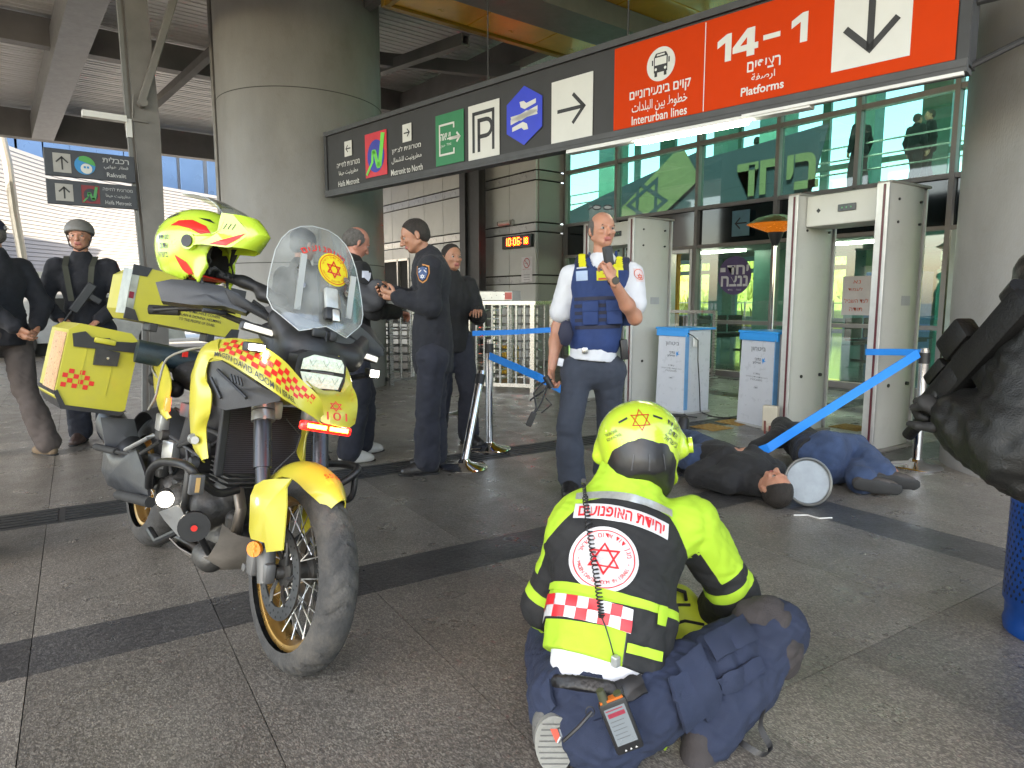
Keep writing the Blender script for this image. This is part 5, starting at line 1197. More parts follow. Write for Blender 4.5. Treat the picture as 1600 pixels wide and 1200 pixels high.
med, medb = man('standing medic in white shirt and blue vest speaking into a radio', J, top=WSH, pants=GREYP, shoes=LEATH, skin=SKIN, hair=HAIRG, hair_style='bald', sleeve='short', hands=(hl, hr), vox=.009, toes={'L': (cdir(.35, -.9), (0, 0, 1)), 'R': (cdir(-.2, -.95), (0, 0, 1))}, boot=False, top_name='shirt', thick=1.0, fold=.005)
# vest
g = lambda k: V3(*J[k]); upv = (g('neck') - g('pelvis')); upv /= np.linalg.norm(upv); sv = (g('shL') - g('shR')); sv /= np.linalg.norm(sv); fv = np.cross(sv, upv); fv = fv if fv @ -FH > 0 else -fv
VB = mat('vest_blue', (.012, .035, .13), .75, var=.12, scale=8, bump=.35, bscale=420); VBD = mat('vest_navy', (.012, .014, .035), .7, var=.1); VY = mat('vest_yellow', (.62, .58, .02), .6, var=.05)
pc = g('chest'); pb = lerp(g('pelvis'), g('chest'), .32)
vp = [cone(pb, lerp(pb, pc, .5), .155, .158, flat=(fv, .83)), cone(lerp(pb, pc, .5), pc, .158, .165, flat=(fv, .80)), cone(pc + sv * .05, pc - sv * .05, .142, flat=(fv, .86))]
for s in (1, -1): vp += [cone(pc + sv * .105 * s + upv * .05 + fv * .09, pc + sv * .115 * s + upv * .135 + fv * .0, .045, .04, m=1, flat=(fv, .55)), cone(pc + sv * .115 * s + upv * .13, pc + sv * .11 * s + upv * .06 - fv * .1, .045, .045, m=1)]
def vpaint(P, mi):
    rel = P - pc; h = rel @ upv; x = rel @ sv; f_ = rel @ fv
    out = np.where((mi == 1) & (h > .075), np.where(np.abs(np.abs(x) - .115) < .022, 1, 2), 0); return out
vest = skin_obj('vest', [VB, VY, VBD], [grow(vp, .008, .02, amp=.003, infl=.012, fr=26, cuts=[('plane', pc + upv * .165, upv), ('plane', pb - upv * .1, -upv), ('sub', cone(g('neck') + fv * .06 - upv * .03, g('neck') + upv * .12, .085)), ('sub', cone(g('shL') + sv * .03 - upv * .02, lerp(g('shL'), g('elL'), .8) + sv * .02, .075)), ('sub', cone(g('shR') - sv * .03 - upv * .02, lerp(g('shR'), g('elR'), .8) - sv * .02, .075))])], med, paint=vpaint)
bv = bvh_of(vest); Mv = frame_mat(pc, sv, upv)
if Vector((Mv[0][2], Mv[1][2], Mv[2][2])).dot(Vector(fv)) < 0: Mv = frame_mat(pc, -sv, upv)
sgx = 1 if (Vector((Mv[0][0], Mv[1][0], Mv[2][0])).dot(_Rv) > 0) else -1
def on_vest(fn, name, m, off=.003, parent=vest): q = MB(); fn(q); return drape(q, Mv, bv, off).build(name, m, parent, smooth=False)
on_vest(lambda q: dense_rect(q, -.03, -.0, .105, .10, .02), 'yellow_badge', VY, .004)
on_vest(lambda q: (star(q, None, .035, .055, .035, .006), dense_rect(q, -.02, .004, .095, .016, .02)), 'badge_print', RED, .006)
on_vest(lambda q: dense_rect(q, -.155, .005, -.085, .065, .02), 'name_badge', mat('badge_blue', (.35, .45, .62), .5), .004)
on_vest(lambda q: dense_rect(q, -.15, .08, -.09, .088, .02), 'name_tape', WSH, .004)
for k in range(5): on_vest(lambda q: dense_rect(q, -.17, -.30 + k * .045, .17, -.278 + k * .045, .03), 'webbing', VBD, .005)
def pouch(cx, cy, w, h, d=.035, par=vest):
    c = Vector(Mv @ Vector((cx, cy, 0))); z = Vector((Mv[0][2], Mv[1][2], Mv[2][2])); hit = bv.ray_cast(c + z * .4, -z, 1)
    o = (hit[0] if hit[0] else c) ; M = Mv.copy(); M.translation = o; q = MB(); q.box((0, 0, d * .3), (w, h, d), mat=M, ch=.01); q.box((0, h * .28, d * .85), (w * 1.02, h * .45, .012), mat=M, ch=.005); return q.build('pouch', VB, par, smooth=True)
pouch(-.075, -.2, .1, .15); pouch(.075, -.2, .1, .15); pouch(.16, -.215, .06, .15)
# collar
q = [cone(g('neck') + upv * .0 + sv * .07 * s - fv * .02, g('neck') + upv * .04 + sv * .085 * s + fv * .0, .028, .024, flat=(sv, .4)) for s in (1, -1)] + [cone(g('neck') - fv * .07 + sv * .06, g('neck') - fv * .07 - sv * .06, .035, flat=(fv, .5))]
skin_obj('collar', VB, [grow(q, .006, .02)], med)
q = [cone(g('neck') - upv * .035 + fv * .055 + sv * .045 * s, g('neck') + upv * .0 + fv * .03 + sv * .062 * s, .02, .016, flat=(fv, .5)) for s in (1, -1)]; skin_obj('shirt_collar', WSH, [grow(q, .006, .01)], med)
# belt, pouches, badge
q = [cone(g('pelvis') + upv * .045 + sv * .0, g('pelvis') + upv * .065, .152, .152, flat=(fv, .84))]
bl = skin_obj('waist_belt', LEATH, [grow(q, .008, .01, cuts=[('plane', g('pelvis') + upv * .085, upv), ('plane', g('pelvis') + upv * .035, -upv)])], med)
def bx_at(x, y, d, dim, name, m, par, rz=0.0, ch=.006, tilt=0.0):
    M = Matrix.Translation(Vector(px(x, y, d))) @ Matrix.Rotation(-YAW + rz, 4, 'Z') @ Matrix.Rotation(tilt, 4, 'Y'); q = MB(); q.box((0, 0, 0), dim, mat=M, ch=ch); return q.build(name, m, par, smooth=True)
bx_at(914, 548, D0 - .15, (.035, .012, .042), 'buckle', STEEL, med); bx_at(975, 546, D0 - .06, (.045, .05, .13), 'radio_pouch', BLACK, med, tilt=-.1); bx_at(876, 566, D0 - .1, (.035, .006, .05), 'id_card', WSH, med, tilt=.2)
q = MB(); c = px(884, 521, D0 - .1); q.lathe([(0, -.085), (.03, -.07), (.05, 0), (.03, .07), (0, .085)], 18, mat=Matrix.Translation(Vector(c)) @ Matrix.Rotation(-YAW, 4, 'Z') @ Matrix.Scale(.5, 4, (0, 1, 0))); q.build('side_pouch', VBD, med, smooth=True)
# radio handset at the mouth, watch, sunglasses
hc = px(949, 392, D0 - .33); M = Matrix.Translation(Vector(hc)) @ Matrix.Rotation(-YAW + .5, 4, 'Z') @ Matrix.Rotation(-.2, 4, 'Y'); q = MB(); q.box((0, 0, -.03), (.058, .035, .115), mat=M, ch=.01); q.box((0, -.02, .0), (.045, .004, .03), mat=M)
rd = q.build('radio_handset', mat('radio_grey', (.03, .03, .032), .5), smooth=True); tag(rd, 'black radio handset held to the mouth by the medic in white shirt', 'radio')
d = (g('wrL') - g('elL')); d /= np.linalg.norm(d); c = g('wrL') - d * .015; q = MB(); q.cyl(c - d * .012, c + d * .012, .033, n=20); w_ = q.build('watch_strap', BLACK, med); c2 = c - FH * .03 + _R * .01; q = MB(); q.cyl(c2, c2 - FH * .014 + _R * .002, .022, n=20); q.build('watch_dial', mat('watch_dial', (.02, .02, .02), .25, .3), w_)
q = MB(); H0 = px(941, 324, D0 - .07)
for s in (-1, 1): q.tube([H0 + _R * (.034 * s + .026 * math.cos(a)) + V3(0, 0, .014 * math.sin(a)) for a in np.linspace(0, 6.28, 13)[:-1]], .0035, 6, closed=True)
q.tube([H0 - _R * .062, H0 - _R * .078 + FH * .1], .003); q.tube([H0 + _R * .062, H0 + _R * .078 + FH * .1], .003); sgl = q.build('sunglasses', BLACK); tag(sgl, 'dark sunglasses pushed up on the bald medic\'s head', 'sunglasses')
q = MB()
for s in (-1, 1): q.add([H0 + _R * (.034 * s + .025 * math.cos(a)) + V3(0, 0, .013 * math.sin(a)) for a in np.linspace(0, 6.28, 13)[:-1]], [tuple(range(12))])
q.build('lens', mat('lens_dark', (.02, .025, .02), .1, 0), sgl)
# shoulder patch & epaulette
bs = bvh_of([c for c in med.children if c.name.startswith('shirt') and 'collar' not in c.name][0]); pcn = px(1001, 429, D0 - .1); Mp2 = frame_mat(pcn, cdir(1, .35), (0, 0, 1)); q = MB(); dense_rect(q, -.032, -.045, .032, .04, .016); drape(q, Mp2, bs, .002).build('shoulder_patch', mat('patch_pale', (.6, .5, .5), .6), med)
q = MB(); star(q, None, 0, -.012, .02, .004); ring(q, None, 0, 0, .031, .035); drape(q, Mp2, bs, .004).build('patch_print', RED, med)
q = [cone(g('shL') + upv * .05 - sv * .03, g('shL') + upv * .045 + sv * .02, .028, .024, flat=(upv, .3))]; skin_obj('epaulette', VBD, [grow(q, .006, .01)], med)
rebase(med, (J['anL'] + J['anR']) / 2 - V3(0, 0, .09))
# tourniquet / strap bundle in his lowered hand
q = MB(); c = px(856, 598, D0 - .06); e = lambda x, y: px(x, y, D0 - .07)
q.tube([e(862, 592), e(848, 612), e(830, 624), e(828, 626)], .007, 6); q.tube([e(858, 598), e(846, 628), e(838, 642), e(833, 650), e(838, 636), e(834, 614), e(846, 600), e(860, 592)], .0065, 6); q.tube([e(853, 622), e(862, 632), e(846, 645)], .005, 6)
tq = q.build('strap', BLACK); tag(tq, 'black looped strap device hanging from the standing medic\'s hand', 'strap'); q = MB(); M = Matrix.Translation(Vector(e(830, 655))) @ Matrix.Rotation(-YAW, 4, 'Z') @ Matrix.Rotation(.42, 4, 'Y'); q.box((0, 0, 0), (.04, .016, .1), mat=M, ch=.005); q.build('grip', BLACK, tq); q = MB(); q.cyl(e(852, 588), e(862, 606), .02, n=12); q.build('knob', LEATH, tq)

# ------------------------------------------------------------------ officer in dark jacket writing on a phone (about 4.9 m)
D1 = 4.92
J = dict(pelvis=px(676, 548, D1), chest=px(674, 432, D1), neck=px(668, 401, D1), head=px(648, 368, D1 - .03), hdir=(cdir(-.9, -.18, -.33), cdir(-.3, 0, .95)),
         shL=px(672, 418, D1 - .19), shR=px(682, 420, D1 + .19), elL=px(672, 478, D1 - .2), wrL=px(620, 464, D1 - .13), elR=px(648, 470, D1 + .18), wrR=px(615, 458, D1 + .05),
         hipL=px(675, 560, D1 - .1), hipR=px(680, 560, D1 + .1), knL=px(668, 645, D1 - .1), knR=px(678, 640, D1 + .1), anL=px(668, 722, D1 - .1), anR=px(680, 712, D1 + .12), hem=.10)
for a in ('anL', 'anR'): J[a][2] = .09
hl = (J['wrL'], cdir(-.95, .1, .25), cdir(.1, .9, .35), -1, dict(curl=.5)); hr = (J['wrR'], cdir(-.95, -.25, .1), cdir(0, -.9, .4), 1, dict(curl=.55))
off, offb = man('officer in dark navy jacket with a shield patch looking down at his hands', J, top=NAVY, pants=NAVYP, shoes=LEATH, skin=SKIN2, hair=HAIRD, hands=(hl, hr), toes={'L': (cdir(-.9, -.2), (0, 0, 1)), 'R': (cdir(-.95, .1), (0, 0, 1))}, fold=.009, bulk=1.5, thick=1.05)
g = lambda k: V3(*J[k]); q = [cone(g('neck') + V3(0, 0, -.04), g('neck') + V3(0, 0, .03), .078, .07)]; skin_obj('collar', NAVY, [grow(q, .008, .01, cuts=[('sub', cone(g('neck'), g('neck') + V3(0, 0, .1), .062)), ('plane', g('neck') + V3(0, 0, .045), cdir(-.3, 0, 1))])], off)
bs = bvh_of([c for c in off.children if c.name.startswith('jacket')][0]); Mp2 = frame_mat(px(661, 427, D1 - .25), cdir(1, .0), (0, 0, 1)); q = MB()
sh = [(-.042, .045), (0, .056), (.042, .045), (.044, .0), (.026, -.045), (0, -.062), (-.026, -.045), (-.044, .0)]
def shield(q, s, mi, z): q.add([(x * s, y * s, z) for x, y in [(0, 0)] + sh], [(0, i + 1, (i + 1) % 8 + 1) for i in range(8)], mi)
shield(q, 1.1, 0, 0); shield(q, .93, 1, .002); shield(q, .78, 0 + 2, .004); drape(q, Mp2, bs, .004).build('shoulder_patch', [mat('patch_orange', (.55, .22, .05), .6), BLK, mat('patch_blue', (.04, .08, .2), .6)], off)
q = MB(); star(q, None, 0, -.022, .018, .005, z=.0); q.add([(-.03, .005, 0), (.03, .005, 0), (.016, .022, 0), (-.016, .022, 0)], [(0, 1, 2, 3)]); rect(q, None, -.028, .028, .028, .034); drape(q, Mp2, bs, .0095).build('patch_print', mat('patch_white', (.6, .6, .62), .6), off)
rebase(off, (J['anL'] + J['anR']) / 2 - V3(0, 0, .09))
q = MB(); c = px(602, 452, D1 - .02); M = Matrix.Translation(Vector(c)) @ Matrix.Rotation(-YAW + .2, 4, 'Z') @ Matrix.Rotation(.5, 4, 'Y'); q.box((0, 0, 0), (.14, .075, .01), mat=M, ch=.004); tag(q.build('phone', BLACK), 'dark phone held between the officer and the man opposite', 'phone')
# ------------------------------------------------------------------ helper for plain bystanders seen partly
STAND = []
def stand(label, x, yfoot, dep, h, look, top, pants, shoes, hair=HAIRD, skin=None, arms=None, vox=.013, lean=0.0, sleeve='long', stride=.1, hdn=0.0, **kw):
    """x, yfoot: where the feet stand; look: unit-ish (r, f) direction seen from the camera; arms: dict L/R -> ((elbow f,s,z), (wrist f,s,z)) in body space"""
    o = at(x, yfoot, dep); o = V3(o.x, o.y, 0); F_ = cdir(*look); F_ = F_ / np.linalg.norm(F_); Lf = np.cross(V3(0, 0, 1), F_); k = h / 1.78
    P = lambda f, s, z: o + F_ * (f * k + lean * z * .1) + Lf * s * k + V3(0, 0, z * k)
    arms = arms or {}; aL = arms.get('L', ((-.02, .26, 1.12), (.06, .27, .86))); aR = arms.get('R', ((-.02, -.26, 1.12), (.06, -.27, .86)))
    J = dict(pelvis=P(0, 0, .97), chest=P(0, 0, 1.30), neck=P(0.01, 0, 1.49), head=P(.03 + hdn * .05, 0, 1.655 - hdn * .02), hdir=(F_ - V3(0, 0, hdn), V3(0, 0, 1) + F_ * hdn), shL=P(0, .185, 1.42), shR=P(0, -.185, 1.42), elL=P(*aL[0]), wrL=P(*aL[1]), elR=P(*aR[0]), wrR=P(*aR[1]),
             hipL=P(0, .09, .92), hipR=P(0, -.09, .92), knL=P(.03 + stride, .1, .5), knR=P(.03 - stride * .3, -.1, .5), anL=P(stride, .11, .09 / k), anR=P(-stride, -.11, .09 / k), hem=kw.pop('hem', .08))
    hs = []
    for s, sg_ in (('L', 1), ('R', -1)):
        w, e = J['wr' + s], J['el' + s]; d = w - e; d /= np.linalg.norm(d); pd = -Lf * sg_ if abs(d[2]) > .6 else (V3(0, 0, -1) if not kw.get('palm_up') else V3(0, 0, 1)); t = np.cross(d, pd); want = F_ if abs(d[2]) > .6 else -Lf * sg_
        hs.append((w, d, pd, 1 if t @ want > 0 else -1, dict(curl=.5)))
    kw.pop('palm_up', None)
    r, b = man(label, J, top=top, pants=pants, shoes=shoes, hair=hair, skin=skin, hands=hs, vox=vox, sleeve=sleeve, toes={'L': (F_ + Lf * .15, (0, 0, 1)), 'R': (F_ - Lf * .15, (0, 0, 1))}, **kw)
    r['base'] = [float(v) for v in o]; STAND.append(r); return r, J, P
# man behind the officer, only hands and dark clothes show
r, J, P = stand('man in dark clothes half hidden behind the officer, hands held before him', 706, 668, 5.9, 1.74, (.55, -.8), BLK, NAVYP, LEATH, arms={'L': ((.06, .25, 1.14), (.26, .12, 1.18)), 'R': ((0, -.26, 1.12), (.08, -.26, .88))}, skin=SKIN2)
# two men behind the windscreen
CAPN = mat('cap_navy', (.015, .018, .035), .8, var=.15, bump=.2, bscale=300)
def cap(parent, J, m, band=None, visor=True, s=1.0):
    f, l, u = axes(*J['hdir']); c = V3(*J['head']); A = np.array([f, l, u]); q = [ell(c + u * .045 * s - f * .01, V3(.105, .088, .085) * s, A)]
    cc = [('plane', c + u * .028, -u)]; o = skin_obj('cap', m, [grow(q, .006, .01, cuts=cc, amp=.001)], parent)
    if visor: q = [cone(c + f * .09 + u * .035, c + f * .14 + u * .018, .06, .045, flat=(u, .12))]; skin_obj('visor', m, [grow(q, .006, .01)], o)
    return o
r, J, P = stand('man in dark clothes and navy cap behind the motorcycle windscreen', 480, 716, 5.25, 1.80, (.5, .8), BLK, NAVYP, LEATH, hdn=.2); cap(r, J, CAPN, visor=False)
r, J, P = stand('dark-clothed man opposite the officer, seen behind the windscreen, grey bag on his arm', 556, 712, 5.3, 1.84, (.62, .45), BLK, NAVYP, mat('white_shoe', (.5, .5, .48), .6), hdn=.55, skin=mat('skin_red', (.46, .2, .14), .5), hair=HAIRG, hair_style='bald', arms={'R': ((.06, -.26, 1.14), (.30, -.16, 1.12)), 'L': ((0, .26, 1.12), (.1, .27, .9))}, boot=False)
bs = bvh_of([c for c in r.children if c.name.startswith('jacket')][0]); Mp2 = frame_mat(px(570, 428, 5.0), cdir(1, .0), (0, 0, 1)); q = MB(); dense_rect(q, -.035, -.025, .035, .025, .014); drape(q, Mp2, bs, .003, back=.4).build('flag_patch', mat('patch_pale2', (.5, .52, .6), .6), r)
q = [cone(px(590, 452, 5.0), px(578, 470, 5.02), .075, .085, flat=(FH, .5)), cone(px(560, 455, 5.0), px(590, 470, 5.0), .06)]; o = skin_obj('shoulder_bag', mat('bag_grey', (.05, .052, .058), .7, bump=.3, bscale=200), [grow(q, .01, .03, amp=.004)]); tag(o, 'dark grey bag held at the elbow between windscreen and officer', 'bag')
q = MB(); sp = ground(534, 752); 
# ------------------------------------------------------------------ left group
r, J, P = stand('policeman in dark jumper, brown trousers and POLICE cap walking at the left edge', 22, 708, 5.4, 1.90, (-.93, .3), NAVY, BRNP, SUEDE, hair=HAIRG, skin=SKIN2, stride=.22, arms={'R': ((-.1, -.24, 1.14), (-.22, -.1, .98)), 'L': ((-.16, .26, 1.16), (-.36, .16, .98))}, bulk=1.3, vox=.012)
c = cap(r, J, CAPN); f, l, u = axes(*J['hdir']); hc = V3(*J['head']); q = MB()
bd = MB(); rows = [[hc + u * (.035 + dz) + f * (-.01 + .107 * math.cos(a)) + l * .091 * math.sin(a) for dz in (0, .03)] for a in np.linspace(-2.9, 2.9, 30)]; bd.sheet(rows, .002); bd.build('cap_band', mat('band_grey', (.3, .3, .32), .5), c)
Mh = frame_mat(hc + u * .05 + l * .094 + f * -.01, f, u); Mh2 = frame_mat(hc + u * .05 - l * .094 + f * -.01, -f if False else f, u)
for sgn in (1, -1):
    x = -f * sgn; M = frame_mat(hc + u * .05 + l * .0945 * sgn - f * .015, x, u); q = MB(); put_text(q, 'POLICE', M, 0, 0, w=.09, h=.02, bold=.02, z=.002); q.build('lettering', VBD, c)
r, J, P = stand('helmeted man in navy shirt with a slung rifle behind the yellow top case', 150, 690, 5.95, 1.93, (.35, -.93), NAVY, NAVYP, mat('brown_boot', (.06, .035, .028), .5), hair=None, stride=.04, arms={'L': ((.05, .27, 1.14), (.2, .12, 1.0)), 'R': ((.04, -.28, 1.14), (.18, -.14, 1.02))}, vox=.012)
f, l, u = axes(*J['hdir']); hc = V3(*J['head']); A = np.array([f, l, u]); HB = mat('helmet_grey', (.16, .155, .145), .55, var=.1, scale=10)
hh = skin_obj('helmet', [HB], [grow([ell(hc + u * .045 - f * .012, V3(.128, .112, .105), A)], .007, .01, cuts=[('plane', hc + u * .022, -u + f * .2)])], r)
q = MB(); 
for s in (1, -1): q.tube([hc + l * .1 * s + u * .03, hc + l * .07 * s - u * .08 + f * .03, hc - u * .12 + f * .05], .006, 6)
q.build('chin_strap', BLACK, hh)
q = MB(); 
for s in (1, -1): q.sheet([[P(.02, .1 * s - .02, 1.50), P(.02, .1 * s + .02, 1.50)], [P(.14, .09 * s - .02, 1.42), P(.14, .09 * s + .02, 1.42)], [P(.165, .06 * s - .02, 1.15), P(.165, .06 * s + .02, 1.15)]], .004)
q.build('sling', mat('sling_olive', (.04, .042, .03), .8), r)
q = MB(); a, b = P(.2, .1, 1.28), P(.26, -.12, .95); M = Vector(b - a).to_track_quat('X', 'Z').to_matrix().to_4x4(); M.translation = Vector((a + b) / 2); q.box((-.08, 0, 0), (.28, .045, .07), mat=M, ch=.008); q.box((-.12, 0, -.07), (.05, .03, .11), mat=M, ch=.005); rf = q.build('slung_rifle', BLACK); tag(rf, 'black rifle slung on the helmeted man\'s chest behind the top case', 'rifle')
q = MB(); q.cyl(M @ Vector((.05, 0, .01)), M @ Vector((.3, 0, .01)), .011, n=10); q.build('barrel', BLACK, rf)
r, J, P = stand('man in black clothes cut off by the left edge of the picture', -84, 870, 3.15, 1.75, (-.3, .9), BLK, BLK, BLACK, hair=HAIRD, vox=.014, arms={'R': ((-.06, -.24, 1.12), (-.02, -.2, .90)), 'L': ((-.06, .24, 1.12), (-.02, .2, .9))})
# silhouettes on the mezzanine
for x, dep, hgt, fc, lb in ((1340, 16.3, 1.75, (-.3, .9), 'dark figure standing behind the upper glass beside a green column'), (1447, 16.2, 1.78, (-.9, .3), 'larger of two dark figures huddled behind the upper glass at right'), (1425, 15.9, 1.6, (.9, .3), 'shorter of two dark figures huddled behind the upper glass at right'), (1180, 16.6, 1.7, (.2, .9), 'dark figure leaning at the upper rail over the banner letters')):
    r, J, P = stand(lb, x, 300, dep, hgt, fc, BLK, BLK, None, hair=HAIRD, vox=.028, face=False); r.location.z += 3.83 if x != 1180 else 3.4
for r in STAND: rebase(r)
# ------------------------------------------------------------------ two men lying on the floor
# man on his back: head towards us, hands on the chest; body runs away to the left
hA = ground(1212, 792); u0 = V3(4.75, 4.45, 0) - V3(hA.x, hA.y, 0); u0 /= np.linalg.norm(u0); o = V3(hA.x, hA.y, 0); s0 = np.cross(V3(0, 0, 1), -u0)     # u0: head -> feet
Q = lambda a, s, z: o + u0 * a + s0 * s + V3(0, 0, z)
J = dict(head=Q(.0, -.0, .115), neck=Q(.17, 0, .1), chest=Q(.36, 0, .125), pelvis=Q(.70, 0, .12), hdir=(V3(0, 0, 1) + s0 * -.25 + _R * .35, -u0), shL=Q(.25, .18, .1), shR=Q(.25, -.18, .1), elL=Q(.46, .30, .09), wrL=Q(.42, .08, .25), elR=Q(.48, -.28, .09), wrR=Q(.45, -.06, .25),
         hipL=Q(.76, .09, .11), hipR=Q(.76, -.09, .11), knL=Q(1.17, .13, .13), knR=Q(1.17, -.13, .12), anL=Q(1.58, .17, .09), anR=Q(1.58, -.16, .09), hem=.05)
hs = ((J['wrL'], -s0 * .95 + u0 * .2 + V3(0, 0, -.1), (0, 0, -1), -1, dict(curl=.35)), (J['wrR'], s0 * .9 + u0 * .35, (0, 0, -1), 1, dict(curl=.4)))
la, _ = man('man in black shirt lying on his back with hands on his chest', J, top=BLK, pants=JEAN, shoes=BLACK, skin=SKIN, hair=HAIRD, hands=hs, vox=.010, toes={'L': (V3(0, 0, 1) + s0 * .3, -u0), 'R': (V3(0, 0, 1) - s0 * .3, -u0)})
rebase(la, Q(.7, 0, 0))
# man on his side in blue jeans, back of the legs towards us
hp_ = ground(1296, 762); o = V3(hp_.x, hp_.y, 0); Q = lambda r_, f_, z: o + _R * r_ + FH * f_ + V3(0, 0, z)
J = dict(pelvis=Q(.0, .22, .16), chest=Q(.10, .66, .16), neck=Q(.16, .90, .15), head=Q(.22, 1.07, .14), hdir=(cdir(.8, -.2, -.1), cdir(.3, .9, 0)), shL=Q(-.02, .80, .27), shR=Q(.20, .78, .1), elL=Q(-.14, .55, .23), wrL=Q(-.36, .44, .17), elR=Q(.45, .62, .07), wrR=Q(.55, .42, .06),
         hipL=Q(.05, .15, .24), hipR=Q(.06, .15, .10), knL=Q(.33, .34, .21), knR=Q(.27, .26, .09), anL=Q(.30, -.08, .11), anR=Q(.16, -.12, .08), hem=.0)
hs = ((J['wrL'], cdir(-.95, -.1, -.1), cdir(0, 0, -1), 1, dict(curl=.3)), (J['wrR'], cdir(.3, -.9, 0), (0, 0, -1), 1, dict(curl=.3)))
lb_, _ = man('man in black top and blue jeans lying on his side with one arm stretched out', J, top=BLK, pants=JEAN, shoes=mat('worn_shoe', (.05, .042, .038), .7, var=.3, scale=20), skin=SKIN, hair=HAIRD, hands=hs, vox=.010, toes={'L': (cdir(.95, -.1, -.12), cdir(.05, .9, .22)), 'R': (cdir(.95, -.15, -.1), cdir(.1, .9, .1))}, boot=False)
q = [cone(lerp(J['pelvis'], J['chest'], .12), lerp(J['pelvis'], J['chest'], .3), .137, .135, flat=((0, 0, 1), .95))]; skin_obj('shirt_hem', mat('hem_check', (.18, .16, .15), .8, var=.5, scale=60), [grow(q, .009, .02, amp=.004)], lb_)
rebase(lb_, Q(0, .2, 0))
# round white pan lid standing on edge between them
c = ground(1262, 790); c = at(1262, 752, depth(c) + .02); M = Matrix.Translation(Vector((c.x, c.y, .145))) @ (-_Fv + Vector((0, 0, .28))).to_track_quat('Z', 'Y').to_matrix().to_4x4(); q = MB()
q.lathe([(0, .0), (.128, .0), (.14, .012), (.142, .0), (.138, -.03), (0, -.03)], 44, mat=M); o = q.build('metal_disc', mat('lid_white', (.27, .30, .32), .45, var=.12, scale=12, wear=.3), smooth=True); tag(o, 'round white metal disc with grey rim standing on edge between the two lying men', 'disc')
q = MB(); q.tube([M @ Vector((.141 * math.cos(a), .141 * math.sin(a), .008)) for a in np.linspace(0, 6.283, 41)[:-1]], .009, 8, closed=True); q.build('rim', mat('rim_grey', (.14, .14, .13), .4, .6), o, smooth=True)
q = MB(); q.tube([ground(x, y) + Vector((0, 0, .004)) for x, y in ((1240, 806), (1262, 806), (1280, 811), (1300, 810))], .005, 5); tag(q.build('white_cord', SWH), 'short white cord on the floor by the lying man\'s head', 'cord')
# ------------------------------------------------------------------ man at the right edge, black jacket sleeve and rifle close to the camera
DR = 1.32
J = dict(pelvis=px(1850, 960, DR + .1), chest=px(1800, 560, DR + .05), neck=px(1800, 330, DR + .1), head=px(1800, 190, DR + .1), hdir=(cdir(-.8, .6, 0), cdir(0, 0, 1)),
         shL=px(1668, 450, DR + .05), shR=px(1920, 455, DR + .1), elL=px(1612, 700, DR - .02), wrL=px(1512, 662, DR + .13), elR=px(1860, 700, DR + .1), wrR=px(1750, 640, DR + .4),
         hipL=px(1790, 980, DR + .15), hipR=px(1900, 980, DR + .15), knL=px(1775, 1180, DR + .2), knR=px(1900, 1180, DR + .2), anL=px(1770, 1300, DR + .2), anR=px(1900, 1300, DR + .2), hem=.1)
J['knL'][2] = .48; J['knR'][2] = .48; J['anL'][2] = .09; J['anR'][2] = .09
OLV = mat('cloth_olive', (.11, .125, .06), .85, var=.2, scale=12, bump=.3, bscale=300)
rr_, _ = man('man in wrinkled black jacket and olive trousers cut off by the right edge', J, top=mat('jacket_black', (.004, .0042, .0038), .5, spec=.5, var=.25, scale=9, bump=.25, bscale=300), pants=OLV, shoes=BLACK, hands=((J['wrL'], cdir(-.5, .4, .5), cdir(.3, .5, -.6), 1, dict(curl=1.15, spread=.05)),), vox=.009, fold=.015, bulk=2.6, thick=1.15, skin=LEATH if False else mat('glove_black', (.012, .012, .012), .7))
rebase(rr_, (J['anL'] + J['anR']) / 2 - V3(0, 0, .09))
rfl = empty('rifle', px(1520, 600, DR + .1), 0, 'black rifle with a sight held by the man at the right edge', 'rifle'); RB = mat('gun_black', (.004, .004, .004), .5, .0, spec=.3, var=.2, bump=.2, bscale=200)
inv_ = Matrix.Translation(-rfl.location)
def rbuild(q, n): o = q.build(n, RB, rfl, smooth=True); o.matrix_parent_inverse = inv_; return o
a, b = Vector(px(1608, 470, DR - .02)), Vector(px(1455, 640, DR + .22)); M = (b - a).to_track_quat('X', 'Z').to_matrix().to_4x4(); M.translation = (a + b) / 2; L = (b - a).length
q = MB(); q.box((0, 0, 0), (L * 1.05, .05, .06), mat=M, ch=.008); q.box((L * .35, 0, 0), (L * .5, .055, .055), mat=M, ch=.012); rbuild(q, 'receiver')
q = MB(); q.box((L * .02, 0, .065), (.085, .045, .055), mat=M, ch=.008); q.box((L * .02, 0, .03), (.06, .03, .03), mat=M); rbuild(q, 'sight')
q = MB(); q.box((L * .28, 0, .05), (.07, .035, .028), mat=M, ch=.006); rbuild(q, 'front_sight')
q = MB(); q.cyl(M @ Vector((L * .5, 0, 0)), M @ Vector((L * .8, 0, 0)), .014, n=14); rbuild(q, 'barrel')
q = MB(); q.cyl(M @ Vector((-L * .52, 0, .03)), M @ Vector((-L * .42, 0, .03)), .024, n=14); rbuild(q, 'rear_knob')
q = MB(); q.box((.0, 0, -.09), (.05, .025, .15), mat=M, ch=.006); rbuild(q, 'magazine')
